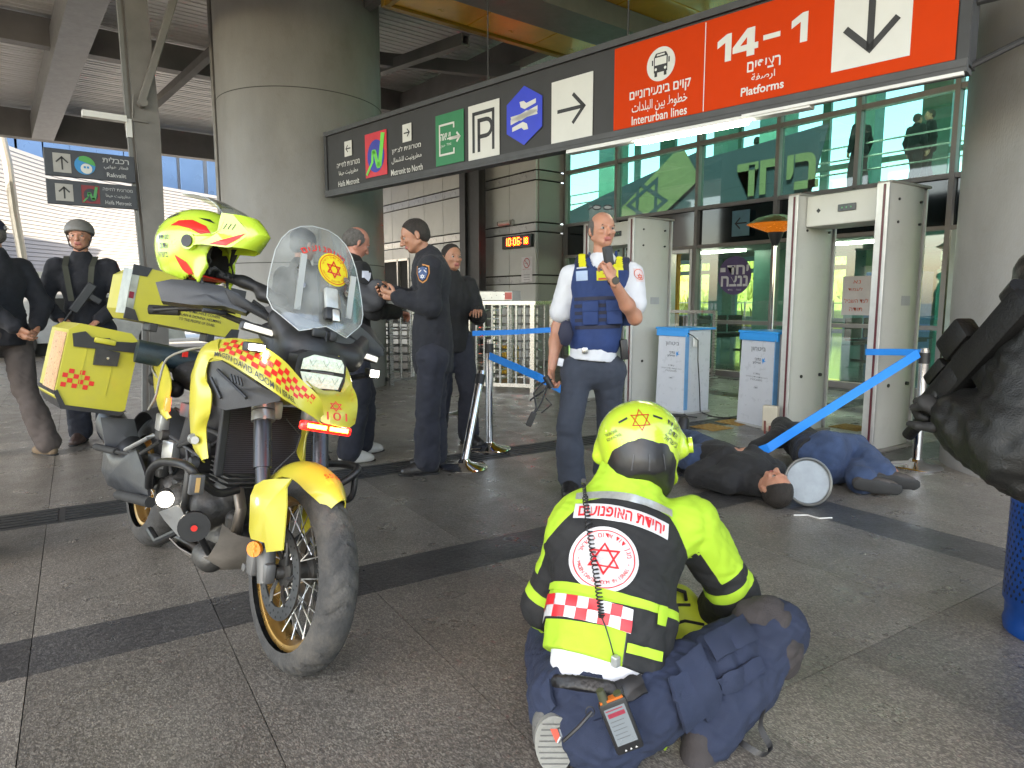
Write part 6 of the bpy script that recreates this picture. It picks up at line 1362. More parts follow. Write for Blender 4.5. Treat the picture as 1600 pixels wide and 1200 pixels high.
# ================================================================== MOTORCYCLE (local frame: x forwards, y to its left, z up; leans on its side stand)
_f0, _r0 = ground(446, 1041), ground(232, 848); _hd = (_f0 - _r0).normalized(); _O = (_f0 + _r0) / 2
_y0 = Vector((-_hd.y, _hd.x, 0)); _ln = math.radians(10); _lz = Vector((0, 0, 1)) * math.cos(_ln) + _y0 * math.sin(_ln); _ly = _y0 * math.cos(_ln) - Vector((0, 0, 1)) * math.sin(_ln)
BM = Matrix(((_hd.x, _ly.x, _lz.x, _O.x), (_hd.y, _ly.y, _lz.y, _O.y), (_hd.z, _ly.z, _lz.z, 0), (0, 0, 0, 1))); _BI = BM.inverted()
def b3(x, y, X=None, Y=None):
    """bike-space point on the sight line through (x, y) at bike-space depth X or side Y"""
    c = _BI @ Vector(_C); d = (_BI.to_3x3() @ Vector(_ray(x, y))); t = ((X - c.x) / d.x) if X is not None else ((Y - c.y) / d.y); return c + d * t
bike = empty('motorcycle', (0, 0, 0), 0, 'yellow rescue motorcycle with red checks parked on its stand', 'motorcycle'); bike.matrix_basis = BM
YEL = mat('paint_yellow', (.54, .48, .05), .36, 0, var=.08, scale=3, coat=.4, bump=.02, bscale=25, wear=.22); YBX = mat('case_yellow', (.46, .42, .035), .5, 0, var=.07, scale=3, coat=.2, wear=.14)
HIV = mat('fluorescent', (.48, .66, .05), .25, 0, var=.04, scale=3, coat=.9); RDP = mat('decal_red', (.62, .02, .015), .35, var=.05); DKB = mat('decal_black', (.02, .02, .03), .5)
PBK = mat('plastic_black', (.018, .018, .02), .5, var=.25, scale=6, bump=.12, bscale=300, wear=.16); PGR = mat('plastic_grey', (.055, .057, .063), .48, var=.15, bump=.12, bscale=300, wear=.1); GOLD = mat('rim_gold', (.42, .24, .07), .3, .8, var=.15, wear=.35)
ENG = mat('engine_metal', (.075, .072, .068), .5, .6, var=.35, scale=9, wear=.5, bump=.3, bscale=60); FORK = mat('fork_dark', (.05, .052, .06), .3, .6, var=.1); SIL = mat('cast_silver', (.40, .40, .39), .38, .7, var=.15, wear=.25)
TYR = mat('tyre_rubber', (.045, .044, .043), .8, var=.3, scale=14, wear=.45, bump=.3, bscale=120)
def bb_(q, name, m, par=bike, smooth=True, **k): return q.build(name, m, par, smooth=smooth, **k)
def wheel(name, ax, R_, w, rimr, yaw, front):
    Wm = Matrix.Translation(Vector(ax)) @ Matrix.Rotation(yaw, 4, 'Z') @ Matrix.Rotation(math.pi / 2, 4, 'X')      # z of lathe -> wheel axis
    n, m = 200, 17; V = []; prof = []
    for j in range(m):
        a = math.pi * (j / (m - 1)) ; y = -math.cos(a) * w / 2; h = math.sin(a) ** .62; prof.append((rimr + .012 + (R_ - rimr - .012) * h, y))
    for i in range(n):
        t = 2 * math.pi * i / n
        for j, (r, y) in enumerate(prof):
            g_ = 0
            if 3 <= j <= m - 4:
                ph = (t * 34 / (2 * math.pi) + abs(j - (m - 1) / 2) * .17) % 1
                if ph < .11 and abs(j - (m - 1) / 2) > .6: g_ = .009
            r2 = r - g_; V.append((r2 * math.cos(t), r2 * math.sin(t), y))
    F_ = [(i * m + j, ((i + 1) % n) * m + j, ((i + 1) % n) * m + j + 1, i * m + j + 1) for i in range(n) for j in range(m - 1)]
    q = MB(); q.add(V, F_, 0, Wm); wo_ = bb_(q, name, TYR)
    q = MB(); q.lathe([(rimr + .014, -w * .34), (rimr + .004, -w * .36), (rimr - .008, -w * .33), (rimr - .018, -w * .16), (rimr - .02, w * .16), (rimr - .008, w * .33), (rimr + .004, w * .36), (rimr + .014, w * .34), (rimr + .004, 0), (rimr + .014, -w * .34)], 72, mat=Wm); bb_(q, 'rim', GOLD, wo_)
    q = MB(); ns = 36
    for k in range(ns):
        a = 2 * math.pi * k / ns; s = 1 if k % 2 else -1; da = (.42 if (k // 2) % 2 else -.42)
        p0 = Wm @ Vector((.045 * math.cos(a + da), .045 * math.sin(a + da), s * .045)); p1 = Wm @ Vector(((rimr - .006) * math.cos(a), (rimr - .006) * math.sin(a), -s * .018)); q.cyl(p0, p1, .0024, n=5)
    tag(bb_(q, 'spokes', mat('spoke_steel', (.5, .5, .49), .3, .9), wo_), kind='stuff')
    q = MB(); q.lathe([(0, -.085), (.018, -.085), (.022, -.06), (.052, -.055), (.05, -.03), (.032, -.02), (.032, .02), (.05, .03), (.052, .055), (.022, .06), (.018, .085), (0, .085)], 24, mat=Wm); bb_(q, 'hub', ENG, wo_)
    for s in ((-1, 1) if front else (-1,)):
        rd_ = .155 if front else .13; q = MB(); q.lathe([(rd_ * .72, s * .068), (rd_, s * .068), (rd_, s * .074), (rd_ * .72, s * .074), (rd_ * .72, s * .068)], 48, mat=Wm)
        for k in range(6):
            a = k * math.pi / 3; c_ = Wm @ Vector((rd_ * .52 * math.cos(a), rd_ * .52 * math.sin(a), s * .068)); e_ = Wm @ Vector((rd_ * .76 * math.cos(a + .2), rd_ * .76 * math.sin(a + .2), s * .071)); i_ = Wm @ Vector((.045 * math.cos(a - .2), .045 * math.sin(a - .2), s * .06)); q.tube([i_, c_, e_], .007, 5)
        d_ = bb_(q, 'brake_disc', mat('disc_steel', (.11, .11, .11), .35, .8, var=.2, wear=.3), wo_)
        q = MB()
        for k in range(44):
            a = 2 * math.pi * k / 44; rr = rd_ * (.82 if k % 2 else .93); c_ = Wm @ Vector((rr * math.cos(a), rr * math.sin(a), s * .0748)); q.cyl(c_, c_ + (Wm.to_3x3() @ Vector((0, 0, s * .0006))), .0042, n=6)
        tag(bb_(q, 'disc_holes', BLACK, d_), kind='stuff')
    return wo_, Wm
fw, FWm = wheel('front_wheel', (.829, 0, .335), .338, .118, .245, math.radians(-1), True)
rw, RWm = wheel('rear_wheel', (-.80, 0, .33), .332, .155, .22, 0, False)
q = MB(); rect(q, FWm @ Matrix.Rotation(math.pi, 4, 'X') @ Matrix.Rotation(1.85, 4, 'Z'), .228, -.012, .238, .014, z=.046); bb_(q, 'rim_mark', SWH, fw, False)
# fork
for s in (-1, 1):
    q = MB(); top = Vector((.53, .115 * s + .03, .98)); mid = Vector((.66, .11 * s + .01, .66)); bot = Vector((.80, .105 * s, .33)); q.cyl(top, mid, .031, .031, 20); q.cyl(mid, bot, .025, .025, 18); o = bb_(q, 'fork_leg', FORK)
    q = MB(); q.cyl(bot + Vector((-.02, 0, .08)), bot + Vector((.01, 0, -.03)), .032, .028, 16); q.box((.81, .105 * s, .335), (.06, .04, .07), ch=.012); bb_(q, 'axle_clamp', mat('clamp_grey', (.13, .128, .125), .5, .5, wear=.4), o)
    q = MB(); a = Vector((.582, .115 * s + .025, .86)); d = (mid - top).normalized(); q.cyl(a - d * .04, a + d * .005, .041, n=20); q.cyl(a + d * .01, a + d * .045, .041, n=20); q.box(a + Vector((-.01, -.04 * s, 0)), (.05, .06, .07), ch=.01)
    for k in (-.02, .026): q.cyl(a + d * k + Vector((.03, -.012, 0)), a + d * k + Vector((.045, -.014, 0)), .007, n=8)
    bb_(q, 'fork_clamp', SIL, o)
    q = MB(); q.box((.745, s * .125, .365), (.06, .04, .11), mat=Matrix.Identity(4), ch=.012); q.cyl((.72, s * .13, .33), (.72, s * .15, .33), .014, n=10); q.cyl((.77, s * .13, .4), (.77, s * .15, .4), .012, n=10); bb_(q, 'brake_caliper', mat('caliper_grey', (.16, .155, .15), .45, .5, wear=.4), o)
c = b3(400, 857, Y=-.15); q = MB(); q.cyl(c, c + Vector((.008, -.012, 0)), .026, n=14); o = bb_(q, 'orange_reflector', mat('orange_lens', (.75, .22, .01), .25, coat=.6), bike); q = MB()
for a in (.5, 1.6, 2.6, 3.7, 4.7, 5.8): q.add([c + Vector((.0095, -.0145, 0)), c + Vector((.0095 + .01 * math.cos(a), -.0145, .024 * math.sin(a))), c + Vector((.0095 + .01 * math.cos(a + .45), -.0145, .024 * math.sin(a + .45)))], [(0, 1, 2)])
bb_(q, 'yellow_sectors', YEL, o, False)
# front mudguard: crown over the tyre and side guards
def arc(a, r, y): return Vector((.829 + r * math.cos(a), y, .335 + r * math.sin(a)))
rows = []
for i in range(19):
    t = i / 18; a = math.radians(52 + 88 * t); wv = .074 - .045 * max(0, (.25 - t) / .25) ** 1.6; rows.append([arc(a, .375 - .055 * abs(v) ** 2.2 - .01 * (t > .95), wv * v) for v in np.linspace(-1, 1, 11)])
q = MB(); q.sheet(rows, .004); mg = bb_(q, 'front_mudguard', YEL)
def plate(pts, th=.004, bulge=0.0, n=4, par_local=True):
    """closed outline in space -> slightly domed plate with thickness"""
    P = [Vector(p) for p in pts]; c = sum(P, Vector()) / len(P); nn = Vector()
    for i in range(len(P)): nn += (P[i] - c).cross(P[(i + 1) % len(P)] - c)
    nn.normalize(); nn = -nn if nn.dot(Vector((.8, .6 if c.y > .06 else -.6, .1))) < 0 and c.length < 2.2 and par_local else nn; Q_ = []
    for i in range(len(P)):
        a, b_ = P[i], P[(i + 1) % len(P)]; k = max(1, int((b_ - a).length / .03)); Q_ += [a.lerp(b_, j / k) for j in range(k)]
    q = MB(); m = len(Q_); V = []
    for r in range(n + 1): f_ = 1 - r / n; V += [c + (p - c) * f_ + nn * bulge * (1 - f_ * f_) for p in Q_]
    F_ = [(r * m + i, r * m + (i + 1) % m, (r + 1) * m + (i + 1) % m, (r + 1) * m + i) for r in range(n) for i in range(m)]
    o_ = len(V); V2 = [v - nn * th for v in V]; q.add(V + V2, F_ + [tuple(o_ + x for x in reversed(f)) for f in F_] + [(i, o_ + i, o_ + (i + 1) % m, (i + 1) % m) for i in range(m)]); return q
for s in (-1, 1):
    if s < 0: pts = [b3(*p, Y=-.158) for p in ((430, 748), (455, 748), (447, 762), (447, 790), (441, 860), (416, 863), (413, 848), (392, 842), (389, 830), (391, 775), (398, 758), (412, 750))]
    else: pts = [(.60, .105, .58), (.80, .10, .64), (.83, .10, .42), (.74, .1, .38), (.62, .1, .42)]
    bb_(plate(pts, .005, .012), 'fork_guard', YEL, mg)
q = MB(); c = b3(386, 757 + 70, Y=-.112); 
M = frame_mat(arc(math.radians(63), .374, .018), Vector((-.30, .93, .0)), Vector((-.5, 0, .6))); mgt = BVHTree.FromPolygons([v.co[:] for v in mg.data.vertices], [list(p.vertices) for p in mg.data.polygons]); M = frame_mat(arc(math.radians(70), .375, .012), (-.0, 1, 0), (-.95, 0, .35)); q = MB(); put_text(q, '5528', M, 0, 0, w=.062, h=.026); q2 = MB(); put_text(q2, '5528', None, 0, 0, w=.062, h=.024); bb_(drape(q2, M, mgt, .0015, back=.06), 'number', RDP, mg, False)
q = MB(); q.cyl(b3(417, 825, Y=-.11), Vector(b3(417, 825, Y=-.115)), .007, n=10); bb_(q, 'rivet_hole', BLACK, mg, False)
# side shrouds with checks, beak
def loft(A, B, bulge=.0, n=28, m=7, th=.004):
    A, B = [Vector(p) for p in A], [Vector(p) for p in B]
    def cr(P, t):
        t *= len(P) - 1; i = min(int(t), len(P) - 2); f_ = t - i; p0, p1, p2, p3 = P[max(i - 1, 0)], P[i], P[i + 1], P[min(i + 2, len(P) - 1)]
        return .5 * ((2 * p1) + (p2 - p0) * f_ + (2 * p0 - 5 * p1 + 4 * p2 - p3) * f_ ** 2 + (3 * p1 - p0 - 3 * p2 + p3) * f_ ** 3)
    rows = []
    for i in range(n):
        a, b_ = cr(A, i / (n - 1)), cr(B, i / (n - 1)); rows.append([a.lerp(b_, j / (m - 1)) + Vector((0, bulge * 4 * (j / (m - 1)) * (1 - j / (m - 1)), 0)) for j in range(m)])
    q = MB(); q.sheet(rows, th); return q, rows
UP = [(330, 533, -.20), (365, 528, -.225), (400, 536, -.235), (440, 560, -.22), (470, 592, -.18), (500, 622, -.12), (506, 648, -.085)]
LO = [(316, 566, -.245), (345, 562, -.27), (383, 583, -.28), (430, 614, -.26), (462, 634, -.20), (490, 652, -.13), (505, 664, -.09)]
UPp = [b3(x, y, Y=v) for x, y, v in UP]; LOp = [b3(x, y, Y=v) for x, y, v in LO]
mir = lambda P: [Vector((p.x - .42 * max(0, p.x - .45), .04 * min(1, max(0, p.x / .9)) - p.y * (.55 - .2 * min(1, max(0, (p.x - .3) / .6))), p.z)) for p in P]
for s in (-1, 1):
    A, B = (UPp, LOp) if s < 0 else (mir(UPp), mir(LOp)); q, rows = loft(A, B, -.012 if s < 0 else .012); sh_ = bb_(q, 'side_shroud', YEL)
    # red checks: rows of squares following the upper edge
    q = MB(); n = len(rows)
    for r in range(4):
        for k in range(26):
            if (k + r) % 2: continue
            i0 = 1 + k; 
            if i0 + 1 >= n or (r > 2 and k > 18) or k < 3: continue
            j0, j1 = .10 + r * .14, .10 + (r + 1) * .14
            def pt(i, j): j *= 6; a = int(j); f_ = j - a; return rows[i][a].lerp(rows[i][min(a + 1, 6)], f_) + Vector((0, s * .0028, .0015))
            q.add([pt(i0, j0), pt(i0 + 1, j0), pt(i0 + 1, j1), pt(i0, j1)], [(0, 1, 2, 3)])
    bb_(q, 'red_checks', RDP, sh_, False)
    if s < 0:
        a, b_ = rows[3][5], rows[20][5]; q = MB(); v, f_, tw, th_ = text_geo('MAGEN DAVID ADOM IN ISRAEL', .01); N_ = len(rows) - 1; P_ = []
        for x, y in v:
            u = (.13 + (x / tw + .5) * .56) * N_; i = int(u); fu = u - i; j = (.80 - (y / th_) * .20) * 6; k = int(j); fj = j - k
            p = rows[i][k].lerp(rows[i][k + 1], fj).lerp(rows[i + 1][k].lerp(rows[i + 1][k + 1], fj), fu); P_.append(p + Vector((.002, -.0075, .002)))
        q.add(P_, f_); bb_(q, 'lettering', DKB, sh_, False)
    # yellow leg running down beside the radiator
    LA = [(345, 530, -.22), (318, 543, -.25), (303, 580, -.275), (298, 620, -.28), (299, 670, -.27), (304, 700, -.25), (321, 722, -.235)]; LB = [(352, 562, -.265), (330, 560, -.262), (322, 590, -.27), (331, 612, -.272), (330, 640, -.265), (323, 668, -.25), (326, 716, -.235)]
    A = [b3(x, y, Y=v) for x, y, v in LA]; B = [b3(x, y, Y=v) for x, y, v in LB]
    if s > 0: A, B = mir(A), mir(B)
    q, _r = loft(A, B, -.014 if s < 0 else .014, n=24); bb_(q, 'side_leg', YEL, sh_)
    PI_ = [(322, 566, -.255), (345, 563, -.262), (372, 580, -.272), (410, 606, -.262), (438, 618, -.235), (438, 626, -.225), (400, 634, -.23), (352, 641, -.24), (334, 634, -.25), (324, 606, -.262)]
    A = [b3(x, y, Y=v) for x, y, v in PI_]; 
    if s > 0: A = mir(A)
    q = plate(A, .006, .004 * (1)); ins = bb_(q, 'air_insert', PGR, sh_)
    if s < 0:
        q = MB()
        for k in range(4): p = b3(361 + k * 5, 585 + k * 2, Y=-.275); p2 = b3(364 + k * 5, 597 + k * 2, Y=-.275); q.tube([p, p2], .0035, 5)
        q.tube([b3(340, 578, Y=-.272), b3(385, 622, Y=-.255)], .006, 5); q.tube([b3(330, 590, Y=-.27), b3(345, 622, Y=-.26)], .005, 5); bb_(q, 'fins', PBK, ins)
# beak
bc = [b3(505, 622, X=.93), b3(548, 632, X=.93), b3(552, 655, X=.98), b3(551, 668, X=.98), b3(508, 660, X=.99), b3(500, 640, X=.96)]
rows = []
TL = [b3(x, y, X=v) for x, y, v in ((478, 596, .86), (489, 604, .87), (505, 612, .9), (522, 612, .9), (536, 616, .9), (543, 606, .87), (548, 602, .86))]
BL_ = [b3(x, y, X=v) for x, y, v in ((503, 658, .97), (507, 661, .985), (515, 663, 1.0), (524, 665, 1.005), (534, 667, 1.0), (545, 668, .985), (553, 662, .965))]
for i in range(9): t = i / 8; rows.append([a.lerp(b_, t) + Vector((.025 * math.sin(math.pi * t), 0, .015 * math.sin(math.pi * t))) for a, b_ in zip(TL, BL_)])
q = MB(); q.sheet(rows, .004); bk = bb_(q, 'beak', YEL)
ctr = b3(521, 645, X=1.005); M = frame_mat(ctr + Vector((.014, 0, .0)), (0.05, 1, -.04), (-.45, 0, 1)); q = MB(); put_text(q, '101', M, .003, -.012, w=.07, h=.027, bold=.0, z=.004); star(q, M, .0, .022, .019, .003, z=.004, sx=1.3); bb_(q, 'number', RDP, bk, False)
q = MB()
for k in range(7):
    c = b3(547 + k * .9, 610 + k * 7.5, X=.93 + k * .006) + Vector((.012, .004, 0)); q.add([c + Vector((0, -.006, -.006)), c + Vector((-.02, .008, .002)), c + Vector((-.02, .008, .010)), c + Vector((0, -.006, .002))], [(0, 1, 2, 3)])
bb_(q, 'red_stripes', RDP, bk, False)
for x0, z_ in ((.84, 0),):
    c1, c2 = b3(472, 664, X=.93), b3(549, 676, X=.93); q = MB(); M = frame_mat((c1 + c2) / 2, c2 - c1); L = (c2 - c1).length
    q.box((0, 0, -.012), (L, .03, .03), mat=M, ch=.008); lb = bb_(q, 'light_bar', mat('lens_red', (.5, .01, .01), .15, coat=.8, emit=.8, ecol=(1, .01, .01)))
    for k in (-1, 1): q = MB(); q.box((k * L * .22, .002, .006), (L * .36, .013, .006), mat=M); bb_(q, 'led_row', emat('led_orange', (1, .28, .03), 9), lb, False)
# nose, headlight
q_ = [cone(b3(440, 500, X=.5), b3(470, 545, X=.62), .05, .055), cone(b3(560, 540, X=.55), b3(545, 560, X=.6), .045, .05), cone(b3(470, 540, X=.62), b3(545, 560, X=.62), .055, .05), cone(b3(503, 560, X=.60), b3(503, 600, X=.62), .07, .06), cone(b3(420, 520, X=.42), b3(470, 570, X=.6), .04, .05), cone((.45, .03, 1.0), (.62, .04, 1.08), .1, .09), cone(b3(455, 600, X=.62), b3(480, 620, X=.72), .05, .045)]
nose = skin_obj('nose_fairing', PBK, [grow(q_, .009, .03)], bike)
for P in ([(413, 480, .45), (428, 476, .5), (455, 488, .58), (500, 507, .66), (512, 520, .68), (508, 545, .70), (490, 548, .68), (465, 533, .62), (438, 515, .52)], [(505, 508, .66), (535, 515, .64), (556, 505, .58), (575, 520, .52), (598, 545, .45), (600, 556, .45), (575, 560, .5), (545, 553, .62), (510, 545, .69)]): bb_(plate([b3(x, y, X=v) for x, y, v in P], .03, .012), 'upper_cowl', PGR)
q = MB(); q.box(b3(498, 520, X=.70), (.02, .05, .03), ch=.006); q.box(b3(520, 526, X=.70), (.02, .03, .035), ch=.006); bb_(q, 'cowl_clip', PBK)
HX = .83; o_ = [b3(x, y, X=HX) for x, y in ((472, 556), (490, 551), (535, 561), (540, 572), (538, 596), (529, 612), (485, 608), (472, 600), (467, 578))]
q = plate([p + Vector((-.012, 0, 0)) + (p - b3(503, 582, X=HX)) * .10 for p in o_], .07, 0); hl_ = bb_(q, 'headlight_housing', BLACK)
up = [b3(x, y, X=HX) for x, y in ((474, 560), (491, 554), (533, 563), (537, 572), (536, 584), (505, 579), (470, 576))]; lo = [b3(x, y, X=HX) for x, y in ((469, 580), (505, 584), (535, 590), (527, 609), (486, 606), (474, 599))]
HLm = mat('headlight_lens', (.30, .36, .33), .1, 0, var=.3, scale=80, coat=.3, emit=.085, ecol=(.80, 1, .90), bump=.8, bscale=130)
for P in (up, lo):
    c = sum(P, Vector()) / len(P); q = plate([p + Vector((.004, 0, 0)) for p in P], .004, .006); o = bb_(q, 'headlight', HLm, hl_)
    q = MB(); k = (max(p.y for p in P) - min(p.y for p in P)) / 7
    for i in range(3): q.tube([c + Vector((.012, (i - 1) * 2.2 * k - .012, .012)), c + Vector((.014, (i - 1) * 2.2 * k, -.008)), c + Vector((.012, (i - 1) * 2.2 * k + .012, .012))], .0012, 5)
    bb_(q, 'lens_ridge', mat('lens_line', (.25, .33, .3), .2), o)
q = MB(); a, b_ = b3(472, 578, X=HX + .006), b3(536, 587, X=HX + .006); q.tube([a.lerp(b_, .2), a.lerp(b_, .75)], .004, 6); bb_(q, 'divider', PGR, hl_)
def lamp(px_, py_, X, dims, s, nm='led_lamp'):
    c = b3(px_, py_, X=X); q = MB(); q.box(c - Vector((.02, 0, 0)), (.04, dims[0] + .012, dims[1] + .012), ch=.006); o = bb_(q, nm, BLACK); q = MB(); q.box(c + Vector((.002, 0, 0)), (.006, dims[0], dims[1]), ch=.002); bb_(q, 'lens', emat('led_white', (1, 1, .93), s), o); return c
c1 = lamp(401, 543, .88, (.05, .018), 7); c2 = lamp(585, 584, .66, (.035, .026), 7)
q = MB(); q.tube([c1 + Vector((-.03, .02, -.01)), (.5, .0, 1.0), (.5, .2, .98), c2 + Vector((-.03, -.02, -.01))], .011, 8); bb_(q, 'lamp_bracket', BLACK)
for x0, y0, x1, y1, X in ((378, 507, 428, 522, .5), (556, 551, 590, 563, .55)):
    a, b_ = b3(x0, y0, X=X), b3(x1, y1, X=X); q = MB(); M = frame_mat((a + b_) / 2, b_ - a); L = (b_ - a).length; q.box((0, 0, -.01), (L * 1.05, .034, .03), mat=M, ch=.012); o = bb_(q, 'indicator', PGR); q = MB(); q.box((0, 0, .007), (L * .9, .022, .008), mat=M, ch=.004); bb_(q, 'lens', mat('clear_lens', (.55, .55, .52), .15, coat=1, var=.3, scale=70, emit=.12, ecol=(1, 1, .95)), o)
q = plate([b3(458, 562, X=.66), b3(474, 535, X=.66), b3(468, 532, X=.64), b3(450, 560, X=.64)], .012); bb_(q, 'silver_trim', SIL)
# windscreen
GW = glassmat('screen_plastic', (.86, .88, .88), .05, .05, dirt=.22); rows = []
for z, hw in ((1.165, .085), (1.18, .14), (1.20, .162), (1.24, .176), (1.30, .172), (1.36, .162), (1.42, .15), (1.47, .13), (1.505, .105), (1.53, .07), (1.543, .03)):
    hw *= 1.1; z = 1.185 + (z - 1.165) * .98; x = .70 - (z - 1.165) * .36 - .05 * max(0, z - 1.4); rows.append([Vector((x - 1.6 * (hw * v) ** 2, .055 + hw * v, z - .03 * (z < 1.19) * abs(v))) for v in np.linspace(-1, 1, 13)])
q = MB(); q.sheet(rows, .004); ws = bb_(q, 'windscreen', GW)
q = MB(); e = [r[0] for r in rows] + [p for p in rows[-1][1:-1]] + [r[-1] for r in reversed(rows)] + [p for p in reversed(rows[0][1:-1])]; q.tube(e, .0018, 6, closed=True); bb_(q, 'edge', mat('screen_edge', (.5, .52, .52), .2), ws)
ts = BVHTree.FromPolygons([v.co[:] for v in ws.data.vertices], [list(p.vertices) for p in ws.data.polygons])
Mw = frame_mat((.66, .055, 1.4), (0, 1, 0), (-.36, 0, 1)); 
def on_screen(fn, name, m, off, par=ws): q = MB(); fn(q); return drape(q, Mw, ts, off, back=.2).build(name, m, par)
RC = (.045, .02)
st_ = on_screen(lambda q: dense_disc(q, RC[0], RC[1], .066, n=40), 'round_sticker', mat('sticker_yellow', (.75, .6, .02), .4), .002)
on_screen(lambda q: (dense_disc(q, RC[0], RC[1], .060, nr=1, n=40, r0=.057), star(q, None, RC[0], RC[1], .037, .0055)), 'emblem', RDP, .0035, st_)
def ring_text(q, s, cx, cy, r, a0, a1, size, mi=0, inward=False, bold=.0):
    s = shape(s) if any('\u0590' <= c <= '\u05ff' for c in s) else s; n = len(s)
    for i, ch in enumerate(s):
        if ch == ' ': continue
        a = a0 + (a1 - a0) * i / max(1, n - 1); v, f_, w, h = text_geo(ch, bold); rot = a - math.pi / 2 if not inward else a + math.pi / 2; c_, s_ = math.cos(rot), math.sin(rot); hh = h * size
        q.add([(cx + r * math.cos(a) + (x * c_ - y * s_) * size, cy + r * math.sin(a) + (x * s_ + y * c_) * size, 0) for x, y in v], f_, mi)
on_screen(lambda q: (ring_text(q, 'מגן דוד אדום בישראל', RC[0], RC[1], .0485, math.radians(165), math.radians(15), .011), ring_text(q, 'MAGEN DAVID ADOM', RC[0], RC[1], .0485, math.radians(200), math.radians(340), .010, inward=True)), 'sticker_text', RDP, .0038, st_)
on_screen(lambda q: ring_text(q, 'האופנועים', 0.01, -.075, .17, math.radians(118), math.radians(62), .036, bold=.02), 'red_letters', RDP, .002)
for x, z in ((-.085, 0.0), (-.085, -.065), (.10, -.065), (.10, -.01)):
    on_screen(lambda q: dense_disc(q, x, z, .014, n=16, nr=2), 'screw', STEEL, .005)
q = MB(); q.box((.655, .03 - .075, 1.33), (.006, .022, .2)); q.box((.655, .16, 1.31), (.006, .022, .16)); sep(q, 'bracket', mat('bracket_clear', (.35, .36, .36), .3, .2), ws)
a = b3(514, 470, X=.665); q = MB(); M = frame_mat(a, (0, 1, 0), (-.36, 0, 1)); q.box((0, 0, .016), (.052, .085, .022), mat=M, ch=.008); o = bb_(q, 'toll_box', glassmat('toll_clear', (.75, .76, .78), .1, .1, dirt=.5), ws); q = MB(); q.box((0, -.06, .018), (.062, .05, .03), mat=M, ch=.01); o = bb_(q, 'holder', PBK, ws); q = MB(); q.box((.004, -.07, .038), (.026, .045, .01), mat=M, ch=.003); bb_(q, 'silver_latch', mat('latch_silver', (.6, .6, .58), .3, .6), o)
# radiator, frame, engine
a, b_, c, d = b3(338, 632, X=.36), b3(500, 640, X=.36), b3(345, 738, X=.38), b3(485, 745, X=.38)
q = MB(); q.box((.365, .045, .72), (.03, .40, .27), ch=.006); rad = bb_(q, 'radiator', mat('radiator_dark', (.035, .03, .035), .6, .3), smooth=False)
q = MB()
for k in range(34): q.box((.383, .045, .592 + k * .0078), (.006, .375, .0022))
tag(bb_(q, 'radiator_fins', mat('radiator_fin', (.075, .065, .075), .5, .5), rad, False), kind='stuff')
q = MB(); q.box((.385, -.145, .72), (.02, .03, .28), ch=.005); q.box((.385, .24, .72), (.02, .03, .28), ch=.005); sep(q, 'radiator_tank', PBK, rad)
q = MB(); q.tube([b3(448, 655, X=.42), b3(470, 680, X=.43), b3(462, 705, X=.43), b3(430, 735, X=.42), b3(425, 748, X=.41)], .0035, 6); bb_(q, 'thin_hose', PGR)
random.seed(5)
q_ = [cone((.20, -.09, .42), (.20, .12, .42), .09), cone((.04, -.12, .40), (.04, .12, .40), .10), cone((.24, 0, .50), (.29, 0, .62), .09, .075), cone((-.12, -.1, .42), (-.12, .1, .42), .10), cone((.13, -.16, .42), (.13, -.1, .42), .085, .09), cone((.33, -.04, .40), (.34, -.04, .30), .035, .035), cone((.26, -.03, .30), (-.1, -.03, .28), .065, .06), cone((.26, .07, .30), (-.1, .07, .28), .065, .06)]
eng = skin_obj('engine', ENG, [grow(q_, .009, .015)], bike)
q = MB(); q.cyl((.14, -.19, .42), (.14, -.172, .42), .085, n=28); 
for k in range(9): a = k * .7; q.cyl((.14 + .075 * math.cos(a), -.188, .42 + .075 * math.sin(a)), (.14 + .075 * math.cos(a), -.196, .42 + .075 * math.sin(a)), .007, n=6)
bb_(q, 'clutch_cover', ENG, eng)
q = MB()
for k in range(6): q.box((.27, -.0, .53 + k * .018), (.2, .2, .006), ch=.002)
bb_(q, 'cooling_fins', ENG, eng)
q = MB()
for y_ in (-.055, .06): q.tube([(.37, y_, .52), (.43, y_ * 1.1, .46), (.42, y_ * 1.2, .36), (.33, y_ * 1.5, .25), (.1, y_, .2), (-.2, -.08, .2)], .021, 12)
bb_(q, 'exhaust_pipe', mat('pipe_brown', (.17, .145, .12), .4, .7, var=.3, wear=.4))
q = MB(); q.sheet([[Vector((x, y, z + .06 * abs(y / .14) ** 2.5)) for y in np.linspace(-.14, .14, 9)] for x, z in ((.47, .36), (.45, .29), (.38, .215), (.25, .175), (.05, .16), (-.12, .17))], .005); bb_(q, 'bash_plate', mat('bash_alu', (.28, .25, .22), .5, .4, var=.3, wear=.6))
q_ = [cone((.25, -.1, .24), (.3, -.1, .24), .055)]; skin_obj('oil_filter', ENG, [grow(q_, .008, .01)], bike)
TBm = mat('tube_black', (.022, .022, .023), .4, .3, wear=.2)
def btube(pts, r, name='crash_bar', m=TBm): q = MB(); q.tube(pts, r, 10); return bb_(q, name, m)
def smoothp(P, n=6):
    P = [Vector(p) for p in P]; o = []
    for i in range(len(P) - 1):
        p0, p1, p2, p3 = P[max(i - 1, 0)], P[i], P[i + 1], P[min(i + 2, len(P) - 1)]
        for k in range(n): t = k / n; o.append(.5 * ((2 * p1) + (p2 - p0) * t + (2 * p0 - 5 * p1 + 4 * p2 - p3) * t * t + (3 * p1 - p0 - 3 * p2 + p3) * t ** 3))
    return o + [P[-1]]
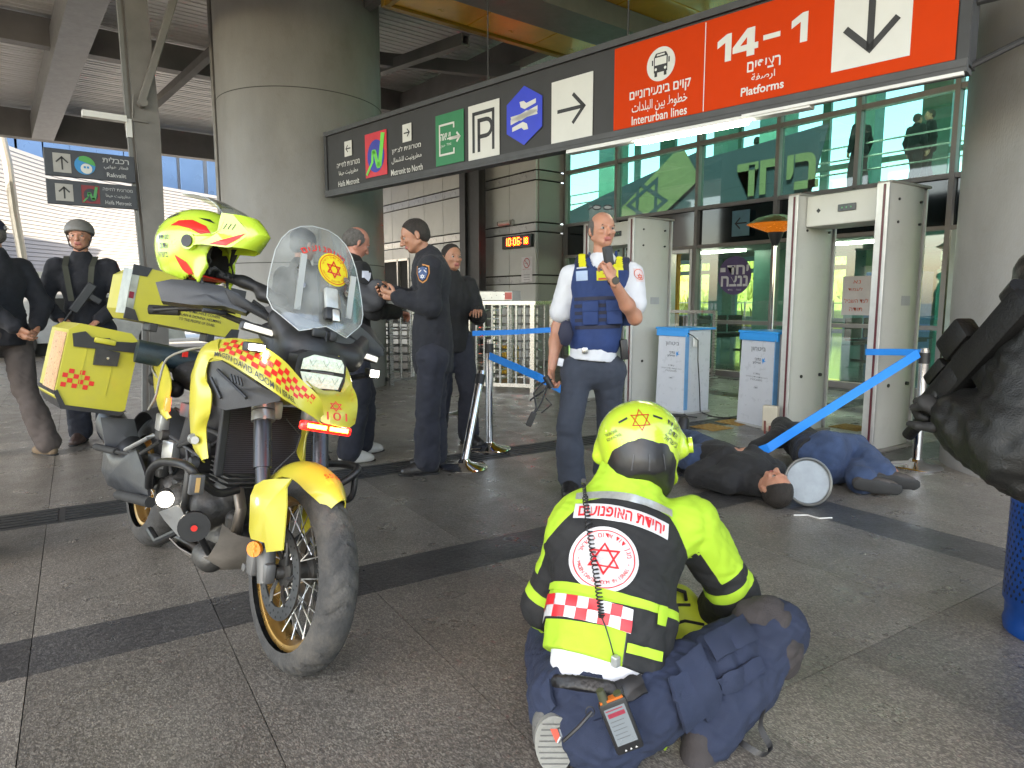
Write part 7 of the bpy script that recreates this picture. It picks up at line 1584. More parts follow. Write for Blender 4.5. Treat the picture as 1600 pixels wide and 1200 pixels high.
for s in (-1, 1):
    F_ = (lambda P: P) if s < 0 else (lambda P: [Vector((p.x, .05 - p.y, p.z)) for p in P])
    btube(F_(smoothp([b3(232, 760, Y=-.27), b3(236, 735, Y=-.30), b3(255, 722, Y=-.31), b3(290, 727, Y=-.31), b3(310, 748, Y=-.27), b3(340, 770, Y=-.18), b3(372, 765, Y=-.1)])), .0155)
    btube(F_(smoothp([b3(296, 730, Y=-.30), b3(290, 780, Y=-.30), b3(292, 800, Y=-.27), b3(330, 870, Y=-.12)])), .013)
c = b3(307, 757, Y=-.29); q = MB(); q.box(c, (.02, .05, .07), ch=.006); o = bb_(q, 'bar_plate', PGR); q = MB(); q.box(c + Vector((.012, 0, 0)), (.003, .014, .05), mat=None); bb_(q, 'amber_strip', mat('amber', (.4, .25, .1), .4), o)
def spot(px_, py_, Y, r, s, nm):
    c = b3(px_, py_, Y=Y); d = Vector((.95, -.28, -.03)).normalized(); q = MB(); q.cyl(c - d * .07, c, r * .8, r * 1.12, 24); q.cyl(c, c + d * .012, r * 1.12, r * 1.12, 24); o = bb_(q, nm, BLACK); return c, d, o
c, d, o = spot(258, 779, -.30, .03, 1, 'spot_lamp'); q = MB(); q.cyl(c + d * .012, c + d * .016, .029, n=24); l_ = bb_(q, 'lens', emat('spot_white', (1, .98, .93), 3), o)
q = MB(); dd = frame_mat(c + d * .0175, d.cross(Vector((0, 0, 1))))
for k in range(6): a = k * 1.047; q.box((.016 * math.cos(a), .016 * math.sin(a), 0), (.002, .014, .001), mat=dd)
q.box((0, 0, 0), (.014, .002, .001), mat=dd); q.box((0, .006, 0), (.014, .002, .001), mat=dd); q.box((0, -.006, 0), (.014, .002, .001), mat=dd); bb_(q, 'grid', PGR, l_)
c, d, o = spot(303, 822, -.25, .048, 1, 'siren_horn'); q = MB(); q.lathe([(.0, .02), (.018, .022), (.04, .004), (.052, .014), (.05, .02)], 28, mat=dd.copy() if False else frame_mat(c, d.cross(Vector((0, 0, 1))))); bb_(q, 'horn_mouth', mat('horn_black', (.012, .012, .013), .2, coat=.5), o)
q = MB(); M = frame_mat(c + d * .03, d.cross(Vector((0, 0, 1)))); disc(q, M, 0, 0, .011, n=14); bb_(q, 'red_mark', RDP, o, False)
q = plate([b3(248, 800, Y=-.29), b3(275, 790, Y=-.29), b3(292, 800, Y=-.28), b3(280, 840, Y=-.25), b3(256, 812, Y=-.27)], .006); bb_(q, 'horn_bracket', SIL)
# tank, seat, rear body, mudguard, swing arm, silencer guard
q_ = [cone((.28, .02, .98), (.02, 0, .98), .14, .12), cone((.3, -.1, .95), (.1, -.1, .93), .09), cone((.3, .13, .95), (.1, .1, .93), .09)]; skin_obj('tank', YEL, [grow(q_, .01, .04)], bike)
q_ = [cone((-.08, 0, .90), (-.35, 0, .90), .10, .12, flat=((0, 0, 1), .55)), cone((-.35, 0, .93), (-.72, 0, .96), .12, .10, flat=((0, 0, 1), .5)), cone((-.05, 0, .93), (.02, 0, .96), .09, .08)]
skin_obj('seat', mat('seat_vinyl', (.03, .03, .033), .6, bump=.3, bscale=250), [grow(q_, .01, .03)], bike)
for s in (-1, 1):
    A = [(243, 560, -.15), (258, 568, -.19), (267, 600, -.205), (262, 640, -.20), (268, 652, -.19)]; B = [(238, 575, -.15), (240, 600, -.18), (243, 620, -.2), (250, 645, -.2), (262, 658, -.19)]
    A = [b3(x, y, Y=v) for x, y, v in A]; B = [b3(x, y, Y=v) for x, y, v in B]
    if s > 0: A = [Vector((p.x, -p.y, p.z)) for p in A]; B = [Vector((p.x, -p.y, p.z)) for p in B]
    q, _r = loft(A, B, -.01 * (1 if s < 0 else -1), n=14, m=5); bb_(q, 'rear_cowl', YEL)
q_ = [cone((-.05, 0, .84), (-.12, 0, .60), .13, .11), cone((.05, -.1, .85), (-.05, -.1, .62), .06), cone((-.3, -.12, .84), (-.7, -.1, .86), .035), cone((-.3, .12, .84), (-.7, .1, .86), .035), cone((.2, 0, .82), (.0, 0, .7), .12)]
skin_obj('frame', PBK, [grow(q_, .01, .02)], bike)
c = b3(262, 632, Y=-.215); q = MB(); q.box(c, (.02, .022, .06), ch=.005); o = bb_(q, 'side_marker', mat('marker_red', (.6, .03, .02), .2, coat=.8, emit=1.2, ecol=(1, .08, .02)))
q = MB(); c = b3(309, 688, Y=-.27); q.cyl(c + Vector((-.03, 0, 0)), c + Vector((.0, -.01, 0)), .014, n=10); q.cyl(c + Vector((-.05, 0, 0)), c + Vector((-.03, 0, 0)), .02, n=10); bb_(q, 'bolt_knob', SIL)
q = MB()
for s in (-.09, .1): q.tube([(-.16, s, .38), (-.5, s, .37), (-.80, s, .33)], .028, 10)
bb_(q, 'swing_arm', mat('arm_grey', (.08, .08, .08), .45, .5, wear=.4))
q_ = [cone((-.62, -.19, .50), (-.95, -.21, .60), .075, .085, flat=((0, 1, 0), .8)), cone((-.34, -.17, .44), (-.62, -.19, .50), .05, .075, flat=((0, 1, 0), .8))]; skin_obj('silencer', mat('silencer_dark', (.04, .042, .045), .42, .5, var=.25, wear=.3), [grow(q_, .008, .03)], bike)
q = plate([b3(163, 690, Y=-.26), b3(185, 706, Y=-.27), b3(212, 702, Y=-.27), b3(225, 738, Y=-.26), b3(232, 775, Y=-.25), b3(205, 778, Y=-.26), b3(168, 758, Y=-.27), b3(158, 735, Y=-.27)], .012, .035); bb_(q, 'heat_shield', mat('shield_black', (.028, .03, .034), .38, var=.15, wear=.2, bump=.1, bscale=200))
rows = []
for i in range(12): a = math.radians(40 + 110 * i / 11); rows.append([Vector((-.80 + (.375 - .03 * abs(v) ** 2) * math.cos(a), .095 * v, .33 + (.385 - .03 * abs(v) ** 2) * math.sin(a))) for v in np.linspace(-1, 1, 7)])
q = MB(); q.sheet(rows, .005); bb_(q, 'rear_mudguard', PGR)
q = plate([b3(157, 652, X=-.62), b3(210, 655, X=-.62), b3(218, 690, X=-.62), b3(212, 706, X=-.6), b3(165, 698, X=-.62)], .01, .01); bb_(q, 'inner_guard', PGR)
q = MB(); q.tube([b3(150, 698, Y=-.33), b3(182, 706, Y=-.30)], .016, 10); q.tube([b3(182, 706, Y=-.30), b3(215, 712, Y=-.26), b3(250, 690, Y=-.22)], .009, 8); bb_(q, 'foot_peg', RUB)
q = MB(); q.tube([b3(196, 703, Y=-.29), b3(232, 684, Y=-.28), b3(240, 680, Y=-.26)], .009, 8); bb_(q, 'brake_pedal', SIL)
q = MB(); q.tube([b3(185, 773, Y=-.28), b3(235, 785, Y=-.26)], .022, 10); bb_(q, 'rear_peg', RUB)
q = MB(); q.tube([(-.1, .16, .3), (-.16, .30, .04)], .013, 8); q.box((-.165, .31, .04), (.08, .05, .012)); bb_(q, 'side_stand', TBm)
q = MB(); q.tube([(.05, -.12, .30), (-.2, -.15, .18), (-.32, -.15, .2)], .016, 8); bb_(q, 'centre_stand', TBm)
for k in range(6):
    random.seed(40 + k); P = [Vector((random.uniform(-.3, .35), random.uniform(-.17, -.08), random.uniform(.5, .8))) for _ in range(4)]; btube(smoothp(P), .006 + .003 * (k % 2), 'hose', RUB if k % 2 else PGR)
for k in range(14):
    random.seed(90 + k); p = Vector((random.uniform(-.35, .3), -.15 - random.random() * .05, random.uniform(.35, .8))); q = MB()
    if k % 3: q.box(p, (random.uniform(.04, .1), .04, random.uniform(.03, .09)), rz=random.uniform(-.3, .3), ch=.006)
    else: q.cyl(p, p + Vector((0, -.03, 0)), random.uniform(.015, .03), n=12)
    bb_(q, 'engine_fitting', (ENG, PBK, SIL, PGR)[k % 4])
# luggage: rack roll, rope, pannier, top case
q = MB(); q.cyl(b3(213, 548, X=-.40), b3(335, 572, X=-.36), .052, n=20); bb_(q, 'tool_roll', mat('roll_teal', (.015, .03, .04), .45, var=.3, bump=.3, bscale=60)); q = MB(); c = b3(287, 553, X=-.33); q.box(c + Vector((.02, 0, 0)), (.012, .022, .026)); bb_(q, 'red_buckle', RDP)
btube(smoothp([b3(335, 542, Y=-.12), b3(300, 545, Y=-.2), b3(262, 560, Y=-.22), b3(250, 590, Y=-.24), b3(243, 620, Y=-.25), b3(232, 640, Y=-.24)]), .005, 'rope', mat('rope', (.3, .29, .25), .8, bump=.8, bscale=120))
btube(smoothp([b3(268, 543, Y=-.05), b3(245, 555, Y=-.15), b3(238, 575, Y=-.18), b3(246, 590, Y=-.2)]), .005, 'rope', mat('rope', (.3, .29, .25), .8, bump=.8, bscale=120))
def alu_case(name, P4, back, mats, lidf=.27, lb=None):
    """box whose front face has corners P4 (tl, tr, br, bl) in bike space, running 'back' to the rear"""
    tl, tr, br_, bl_ = [Vector(p) for p in P4]; d = Vector((-back, 0, 0)); x = (tr - tl + br_ - bl_) / 2; y = (tl - bl_ + tr - br_) / 2; c = (tl + tr + br_ + bl_) / 4
    M = frame_mat(c, x, y); w, h = x.length, y.length; ch = .022
    R4 = empty(name); R4.parent = bike; pr = [(-w / 2, -h / 2 + ch * 2), (-w / 2 + ch * 1.6, -h / 2), (w / 2 - ch * 1.2, -h / 2), (w / 2, -h / 2 + ch), (w / 2, h / 2 - ch * 1.6), (w / 2 - ch * 1.8, h / 2), (-w / 2 + ch * 1.8, h / 2), (-w / 2, h / 2 - ch * 1.6)]
    q = MB(); q.prism(pr, back, mat=M, z0=-back); 
    return R4, q, M, w, h, pr
P4 = [b3(104, 500, X=-.52), b3(214, 524, X=-.52), b3(200, 648, X=-.52), b3(88, 636, X=-.52)]
pn, q, M, w, h, pr = alu_case('pannier', P4, .40, None); q.build('case_body', YBX, pn, smooth=True)
q = MB(); zf = .006
q.prism([(-w / 2 + .03, h / 2 - .105), (w / 2 - .004, h / 2 - .085), (w / 2 - .0, h / 2 - .03), (w / 2 - .03, h / 2 - .04), (w * .1, h / 2 - .052), (w * .06, h / 2 - .04), (-w * .18, h / 2 - .052), (-w / 2 + .06, h / 2 - .03), (-w / 2 + .015, h / 2 - .05)], .012, mat=M)
q.prism([(-.025, h / 2 - .17), (.068, h / 2 - .16), (.068, h / 2 - .095), (-.028, h / 2 - .095)], .02, mat=M); q.build('latch', PBK, pn, smooth=True)
q = MB(); q.box((.0, h / 2 - .058, .018), (.085, .026, .02), mat=M, ch=.006); q.build('handle', YBX, pn, smooth=True)
q = MB(); disc(q, M, .024, h / 2 - .13, .006, z=.0215, n=10); q.build('lock', STEEL, pn)
q = MB()
for i in range(6):
    for j in range(4):
        if (i + j) % 2 == 0 and not (j == 3 and i > 4): rect(q, M, -w / 2 + .012 + i * .021, -h / 2 + .09 + j * .021, -w / 2 + .032 + i * .021, -h / 2 + .11 + j * .021, z=.0025)
q.build('red_checks', RDP, pn)
q = MB(); q.prism([(-w / 2 - .006, -h / 2 + .06), (-w / 2 + .03, -h / 2 - .006), (w / 2 - .02, -h / 2 - .006), (w / 2 + .004, -h / 2 + .02), (w / 2 - .02, -h / 2 + .012), (-w / 2 + .045, -h / 2 + .012), (-w / 2 + .004, -h / 2 + .075)], .415, mat=M, z0=-.405); q.build('corner_guard', PBK, pn, smooth=True)
q = MB(); q.box((-.06, 0, .001), (.003, h * .5, .004), mat=M); q.box((.05, -.03, .001), (.003, h * .45, .004), mat=M); q.build('pressed_rib', YBX, pn)
q = MB(); q.add([(-w / 2 - .002, -h / 2 + .06, -.02), (-w / 2 - .002, h / 2 - .05, -.02), (-w / 2 - .002, h / 2 - .05, -.3), (-w / 2 - .002, -h / 2 + .06, -.3)], [(0, 1, 2, 3)], 0, M); q.build('reflective_side', mat('reflective_orange_lit', (.6, .3, .12), .3, .3, var=.4, scale=30), pn)  # reflective side sheet; the orange light falling on it is put into the colour
P4 = [b3(196, 412, X=-.5), b3(378, 478, X=-.5), b3(372, 530, X=-.5), b3(206, 497, X=-.5)]
P4 = [b3(196, 412, X=-.5), b3(379, 455, X=-.5), b3(374, 531, X=-.5), b3(208, 497, X=-.5)]
tb, q, M, w, h, pr = alu_case('top_case', P4, .36, None); q.build('case_body', YBX, tb, smooth=True)
q = MB()
for s in (-1, 1): 
    q.prism([(s * w / 2 + s * .003, -h / 2 - .003), (s * (w / 2 - .06), -h / 2 - .003), (s * (w / 2 - .035), -h / 2 + .045), (s * w / 2 + s * .003, -h / 2 + .05)][::s], .012, mat=M, z0=-.006); q.prism([(s * w / 2 + s * .003, h / 2 + .003), (s * (w / 2 - .075), h / 2 + .003), (s * (w / 2 - .06), h / 2 - .04), (s * w / 2 + s * .003, h / 2 - .045)][::-s], .012, mat=M, z0=-.006)
sep(q, 'corner_guard', PBK, tb)
q = MB(); q.add([(-w / 2 - .003, -h / 2 + .02, 0), (-w / 2 - .003, h / 2 - .02, 0), (-w / 2 - .012, h / 2 - .01, -.12), (-w / 2 - .012, -h / 2 + .02, -.12)], [(0, 1, 2, 3)], 0, M); q.add([(-w / 2 - .003, -h / 2 + .02, .003), (-w / 2 + .028, -h / 2 + .02, .003), (-w / 2 + .028, h / 2 - .02, .003), (-w / 2 - .003, h / 2 - .02, .003)], [(0, 1, 2, 3)], 0, M); q.build('silver_reflector', mat('reflective_silver', (.3, .31, .27), .4, .3, var=.3, scale=12), tb)
q = MB(); rect(q, M, -w / 2 - .0, -.03, -w / 2 + .02, .0, z=.006); q.build('red_lens', mat('lens_wine', (.2, .02, .04), .2, coat=.8), tb)
q = MB(); tx = .055; y0 = .012
for t, ww in (('GIVEN BY THE FAMILIES OF', .22), ('BRIAN & SUSAN ANSBACHER', .26), ('DAVID & MICHELE COHEN', .235), ('HARLAN & DONNA HELMING', .26), ('TO THE PEOPLE OF ISRAEL', .20)): put_text(q, t, M, tx, y0, w=ww * .85, h=.0135, bold=.004, z=.003); y0 -= .022
q.build('lettering', DKB, tb)
q = MB()
for s in (-.13, .13): q.box((s, -h / 2 - .02, -.05), (.04, .04, .1), mat=M, ch=.006)
q.build('rack_foot', PBK, tb)
# handlebar, hand guards, mirrors, cables
btube(smoothp([(.10, -.36, 1.17), (.2, -.2, 1.2), (.30, -.05, 1.16), (.30, .15, 1.16), (.22, .32, 1.18), (.12, .44, 1.16)]), .012, 'handlebar')
q = MB(); q.tube([(.08, -.37, 1.17), (.14, -.28, 1.18)], .019, 10); q.tube([(.10, .45, 1.16), (.17, .36, 1.175)], .019, 10); sep(q, 'grip', RUB, bike, True)
q_ = [cone(b3(246, 447, X=.28), b3(300, 452, X=.34), .03, .04), cone(b3(300, 452, X=.34), b3(345, 468, X=.4), .04, .032), cone(b3(345, 465, X=.4), b3(400, 478, X=.42), .034, .022), cone(b3(390, 470, X=.42), b3(440, 500, X=.44), .022, .018)]; 
bb_(plate([b3(x, y, X=v) for x, y, v in ((243, 441, .28), (268, 436, .3), (300, 438, .33), (345, 446, .37), (372, 458, .4), (394, 480, .42), (384, 489, .42), (350, 478, .4), (300, 476, .36), (252, 470, .3))], .045, .015), 'hand_guard', PGR)
bb_(plate([b3(x, y, X=v) for x, y, v in ((352, 452, .40), (376, 462, .42), (440, 502, .46), (434, 510, .46), (392, 488, .43), (362, 474, .41))], .02, .006), 'hand_guard', PBK)
bb_(plate([b3(x, y, X=v) for x, y, v in ((562, 502, .36), (580, 512, .38), (602, 546, .4), (590, 562, .4), (566, 556, .42), (552, 535, .42))], .05, .02), 'hand_guard', PBK)
q_ = [cone(b3(410, 462, X=.35), b3(440, 470, X=.4), .026, .026), cone(b3(380, 440, X=.3), b3(415, 455, X=.35), .022, .022), cone(b3(345, 430, X=.26), b3(385, 442, X=.3), .02, .02)]; skin_obj('control_cluster', PBK, [grow(q_, .007, .02)], bike)
btube(smoothp([b3(345, 492, X=.3), b3(390, 505, X=.34), b3(430, 540, X=.4), b3(470, 560, X=.5)]), .006, 'cable', RUB); btube(smoothp([b3(330, 488, X=.3), b3(350, 486, X=.32), b3(368, 489, X=.33)]), .006, 'brake_lever', BLACK)
btube(smoothp([b3(395, 470, X=.38), b3(430, 495, X=.42), b3(460, 520, X=.46)]), .007, 'cable', RUB)
q = MB(); q.box(b3(335, 487, X=.36), (.014, .09, .02), ch=.006); bb_(q, 'lever', BLACK)
# small pocket bag with strap: white trainer beyond is a shoe of the man behind
# ------------------------------------------------------------------ crash helmet resting on the mirror
hc = BM @ b3(322, 388, X=.26); dh = depth(hc)
Hf = cdir(.93, -.25, -.02); Hu = cdir(.08, .12, 1); f, l, u = axes(Hf, Hu); HR = Vector(hc)
hm = empty('crash_helmet', hc, 0, 'fluorescent yellow crash helmet with raised chin bar resting on the motorcycle mirror', 'helmet'); I4 = Matrix.Translation(-HR)
hp = lambda x, y, z: V3(*hc) + f * x + l * y + u * z; A_ = np.array([f, l, u])
q_ = [ell(hp(-.03, 0, .02), V3(.165, .125, .125), A_), ell(hp(-.06, 0, -.02), V3(.125, .12, .125), A_), cone(hp(-.05, 0, -.06), hp(.03, 0, -.09), .11, .09, flat=(l, 1.05)), cone(hp(-.17, 0, .07), hp(-.215, 0, .085), .02, .006, k=.04), cone(hp(.06, .06, -.13), hp(.06, -.06, -.13), .03)]
cu = [('plane', hp(-.05, 0, -.125), -u + f * .0 - f * .35), ('sub', ell(hp(.13, 0, -.045), V3(.105, .095, .075), A_)), ('sub', cone(hp(0, 0, -.04), hp(0.03, 0, -.2), .085, .09)), ('plane', hp(.10, 0, -.0), f + u * -.35)]
def hb(o): o.matrix_parent_inverse = I4; return o
sh_ = hb(skin_obj('shell', HIV, [grow(q_, .0055, .03, cuts=cu)], hm)); hb_ = BVHTree.FromPolygons([v.co[:] for v in sh_.data.vertices], [list(p.vertices) for p in sh_.data.polygons])
q_ = [ell(hp(-.012, 0, .01), V3(.132, .112, .115), A_), cone(hp(-.02, 0, -.06), hp(.03, 0, -.10), .098, .08)]; hb(skin_obj('lining', mat('helmet_lining', (.012, .012, .012), .85), [grow(q_, .006, .02, cuts=[('sub', cone(hp(.02, 0, -.02), hp(.04, 0, -.22), .075, .08)), ('sub', ell(hp(.13, 0, -.03), V3(.09, .08, .07), A_)), ('plane', hp(-.05, 0, -.128), -u - f * .35)])], hm))
Mh = frame_mat(hp(-.01, 0, 0) - l * 0, f, u)      # reads from its left... the side towards the camera
zc = Vector((Mh[0][2], Mh[1][2], Mh[2][2]))
def on_h(fn, name, m, off=.003, back=.25): q = MB(); fn(q); o = drape(q, Mh, hb_, off, back=back).build(name, m, hm); return hb(o)
on_h(lambda q: (put_text(q, 'מגן דוד', None, -.072, .012, w=.052, h=.022, bold=.004), put_text(q, 'אדום', None, -.068, -.017, w=.04, h=.019, bold=.004), put_text(q, 'בישראל', None, -.075, -.046, w=.055, h=.022, bold=.004)), 'lettering', DKB)
def fan(q, P, c=None, n=6, step=.012):
    P = [Vector((x, y, 0)) for x, y in P]; c = sum(P, Vector()) / len(P); Q_ = []
    for i in range(len(P)): a, b_ = P[i], P[(i + 1) % len(P)]; k = max(1, int((b_ - a).length / step)); Q_ += [a.lerp(b_, j / k) for j in range(k)]
    m = len(Q_); b0 = len(q.v)
    for r in range(n): q.v += [tuple(c + (p - c) * (1 - r / n)) for p in Q_]
    q.v.append(tuple(c)); q.f += [[b0 + r * m + i, b0 + r * m + (i + 1) % m, b0 + (r + 1) * m + (i + 1) % m, b0 + (r + 1) * m + i] for r in range(n - 1) for i in range(m)] + [[b0 + (n - 1) * m + i, b0 + (n - 1) * m + (i + 1) % m, b0 + n * m] for i in range(m)]; q.m += [0] * (n * m)
on_h(lambda q: (fan(q, [(-.05, .058), (-.02, .078), (.03, .082), (.08, .062), (.098, .038), (.07, .03), (.03, .048), (-.02, .058)]), fan(q, [(-.022, -.048), (.018, -.072), (.035, -.10), (.036, -.135), (.0, -.10)])), 'red_flash', RDP, .002)
on_h(lambda q: fan(q, [(.045, .092), (.08, .09), (.1, .075), (.075, .082)]), 'vent', BLACK, .003); on_h(lambda q: fan(q, [(-.085, .088), (-.04, .105), (-.04, .112), (-.085, .097)]), 'grey_vent', PGR, .004)
q = MB(); hit = hb_.ray_cast(Mh @ Vector((.035, .0, .3)), -zc, .6)[0] or (Mh @ Vector((.035, 0, .12))); pv = hit; M = Mh.copy(); M.translation = pv; q.cyl(M @ Vector((0, 0, -.01)), M @ Vector((0, 0, .012)), .03, n=28); o = hb(q.build('pivot_ring', HIV, hm, smooth=True)); q = MB(); q.cyl(M @ Vector((0, 0, .0125)), M @ Vector((0, 0, .018)), .022, n=28); hb(q.build('pivot_cap', BLACK, hm, smooth=True))
# raised chin bar
def hpl(P, th, name, m, par=hm, bulge=.0): q = plate(P, th, bulge); return hb(q.build(name, m, par, smooth=True))
pz = lambda x, y, z: M @ Vector((x, y, z))
CBP = [(.0, -.016), (.06, -.012), (.150, -.02), (.168, -.017), (.222, .036), (.165, .10), (.128, .102), (.142, .086), (.128, .045), (.09, .02), (.0, .016)]
q = MB()
def cbz(x, y, far=False): b_ = .012 - .055 * max(0, (x - .05) / .18) ** 2; return (-.185 - b_ + .012) if far else b_
P1 = [pz(x, y, cbz(x, y)) for x, y in CBP]; P2 = [pz(x, y, cbz(x, y, True)) for x, y in CBP]
def addm(d_, s_): d_.add(s_.v, s_.f)
addm(q, plate(P1, .006, .004, par_local=False)); addm(q, plate([p for p in reversed(P2)], .006, .004, par_local=False))
rows = []
for (x, y) in ((.168, -.017), (.196, .008), (.222, .036), (.195, .07), (.165, .10), (.145, .101)):
    a, b_ = pz(x, y, cbz(x, y)), pz(x, y, cbz(x, y, True)); rows.append([a.lerp(b_, t) + Vector(f) * .045 * math.sin(math.pi * t) ** .7 for t in np.linspace(0, 1, 11)])
q.sheet(rows, .006); cb = hb(q.build('chin_bar', HIV, hm, smooth=True)); cbv = BVHTree.FromPolygons([v.co[:] for v in cb.data.vertices], [list(p.vertices) for p in cb.data.polygons])
q = MB(); q.sheet([[a + (pz(.13, .05, -.114) - a) * .10 for a in (pz(x, y, cbz(x, y)), pz(x, y, -.114), pz(x, y, cbz(x, y, True)))] for x, y in ((.130, .102), (.145, .084), (.13, .048), (.092, .02))], .01); hb(q.build('chin_lining', BLACK, hm))
q = MB(); fan(q, [(.088, -.010), (.15, .012), (.208, .036), (.19, .016), (.15, -.014)]); o = drape(q, M, cbv, .002, back=.12).build('red_flash', RDP, hm); hb(o)
q = MB()
for k in range(3): fan(q, [(.135 + k * .014, .045), (.138 + k * .014, .045), (.150 + k * .014, .065), (.147 + k * .014, .065)], n=1)
hb(drape(q, M, cbv, .002, back=.12).build('slot', DKB, hm))
q = MB(); rows = []
for i in range(9):
    a = math.radians(18 + 66 * i / 8); rows.append([hp(-.01, 0, .02) + (f * math.cos(a + .25) * .19 + u * math.sin(a + .25) * .168) * (1 - .04 * abs(v)) + l * .10 * v for v in np.linspace(-1, 1, 9)])
rows = [[Vector(p) for p in r] for r in rows]; q.sheet(rows, .003); hb(q.build('visor', glassmat('visor_clear', (.86, .9, .86), .06, .03, dirt=.04), hm, smooth=True))
q = MB()
for s in (-1, 1): q.tube([Vector(hp(.03, .08 * s, -.08)), Vector(hp(.05, .07 * s, -.14)), Vector(hp(.02, .03 * s, -.165))], .006, 6)
hb(q.build('chin_strap', BLACK, hm))
# ================================================================== KNEELING MEDIC seen from behind (nearest figure)
JB = mat('jacket_two_tone', (.011, .012, .0135), .75, var=.2, scale=7, bump=.3, bscale=500); HVF = mat('jacket_fluorescent', (.36, .58, .035), .66, var=.06, scale=5, bump=.25, bscale=600); NVT = mat('trousers_navy', (.016, .025, .056), .85, var=.18, scale=6, bump=.4, bscale=480)
_t = JB.node_tree; _b = _t.nodes['Principled BSDF']; _a = _t.nodes.new('ShaderNodeAttribute'); _a.attribute_name = 'tone'; _g = _t.nodes.new('ShaderNodeMath'); _g.operation = 'GREATER_THAN'; _g.inputs[1].default_value = 0; _m = _t.nodes.new('ShaderNodeMixRGB'); _m.inputs[2].default_value = (.36, .58, .035, 1)
_l = _b.inputs['Base Color'].links[0].from_socket; _t.links.new(_a.outputs['Fac'], _g.inputs[0]); _t.links.new(_g.outputs[0], _m.inputs[0]); _t.links.new(_l, _m.inputs[1]); _t.links.new(_m.outputs[0], _b.inputs['Base Color'])
REF = mat('reflective_tape', (.45, .47, .46), .35, .5, var=.15, scale=60); RWH = mat('reflective_white', (.62, .62, .63), .4, .15, var=.08, scale=90, bump=.2, bscale=300); RRD = mat('reflective_red', (.62, .02, .03), .4, var=.08, scale=60); KNEE = mat('knee_greybrown', (.036, .031, .032), .85, var=.2, bump=.3, bscale=200)
D = px
K = dict(pelvis=D(940, 1078, 1.80), chest=D(962, 850, 2.06), neck=D(985, 745, 2.13), head=D(1000, 692, 2.17), shL=D(910, 812, 2.10), shR=D(1080, 818, 2.08), elL=D(852, 945, 2.14), wrL=D(905, 1010, 2.34), elR=D(1146, 925, 2.12), wrR=D(1088, 985, 2.34),
         hipL=D(893, 1100, 1.80), hipR=D(1000, 1100, 1.76), knL=D(862, 1010, 2.22), knR=D(1212, 985, 1.98), anL=D(885, 1148, 1.80), anR=D(1092, 1170, 1.74))
g = lambda k: K[k]
km = empty('person', (0, 0, 0), 0, 'kneeling motorcycle medic in fluorescent and black jacket seen from behind', 'person')
up = g('neck') - g('pelvis'); L_ = np.linalg.norm(up); up = up / L_; sw = g('shL') - g('shR'); sw = sw - up * (sw @ up); sw /= np.linalg.norm(sw); bk_ = np.cross(up, sw); bk_ = bk_ if bk_ @ -FH > 0 else -bk_; rt = -sw
body = [cone(g('hipL'), g('hipR'), .11), cone(g('pelvis'), g('chest'), .13, .14, flat=(bk_, .8)), cone(g('shL'), g('shR'), .05), cone(g('neck') - up * .05, g('head'), .055)]
for s in 'LR': body += [cone(g('sh' + s), g('el' + s), .046, .04), cone(g('el' + s), g('wr' + s), .04, .027), cone(g('hip' + s), g('kn' + s), .075, .05), cone(g('kn' + s), g('an' + s), .048, .035)]
H_, cu_, hp_, hax_ = head_prims(g('head') + V3(0, 0, -.01), cdir(.1, .85, -.55), cdir(.05, .5, .85))
kb = skin_obj('body', [mat('glove_black', (.012, .012, .012), .7), LIP], [grow(body + H_, .010, .03), grow(hand_prims(g('wrL'), cdir(.3, .6, -.5), cdir(.4, 0, -.9), 1), .005, .008), grow(hand_prims(g('wrR'), cdir(-.3, .6, -.4), cdir(-.4, 0, -.9), -1), .005, .008)], km)
# jacket
hem = g('pelvis') + up * .06
jp = [cone(g('pelvis') + up * .05, g('pelvis') + up * .22, .175, .178, m=0, flat=(bk_, .78)), cone(g('pelvis') + up * .22, g('chest'), .178, .185, flat=(bk_, .76)), cone(g('chest') + rt * .06, g('chest') - rt * .06, .155, flat=(bk_, .84)), cone(lerp(g('shL'), g('shR'), .06) - up * .02, lerp(g('shL'), g('shR'), .94) - up * .02, .08, .078), cone(g('chest') + up * .09, g('neck') + up * .0, .138, .098, flat=(bk_, .9)),
      cone(g('shL'), g('elL'), .082, .066, m=1), cone(g('elL'), lerp(g('elL'), g('wrL'), .9), .068, .05, m=2), cone(g('shR'), g('elR'), .082, .068, m=3), cone(g('elR'), lerp(g('elR'), g('wrR'), .9), .07, .052, m=4)]
def tor(P): r = P - g('pelvis'); return r @ rt, r @ up, r @ bk_
def along(P, a, b): d = b - a; return ((P - a) @ d) / (d @ d)
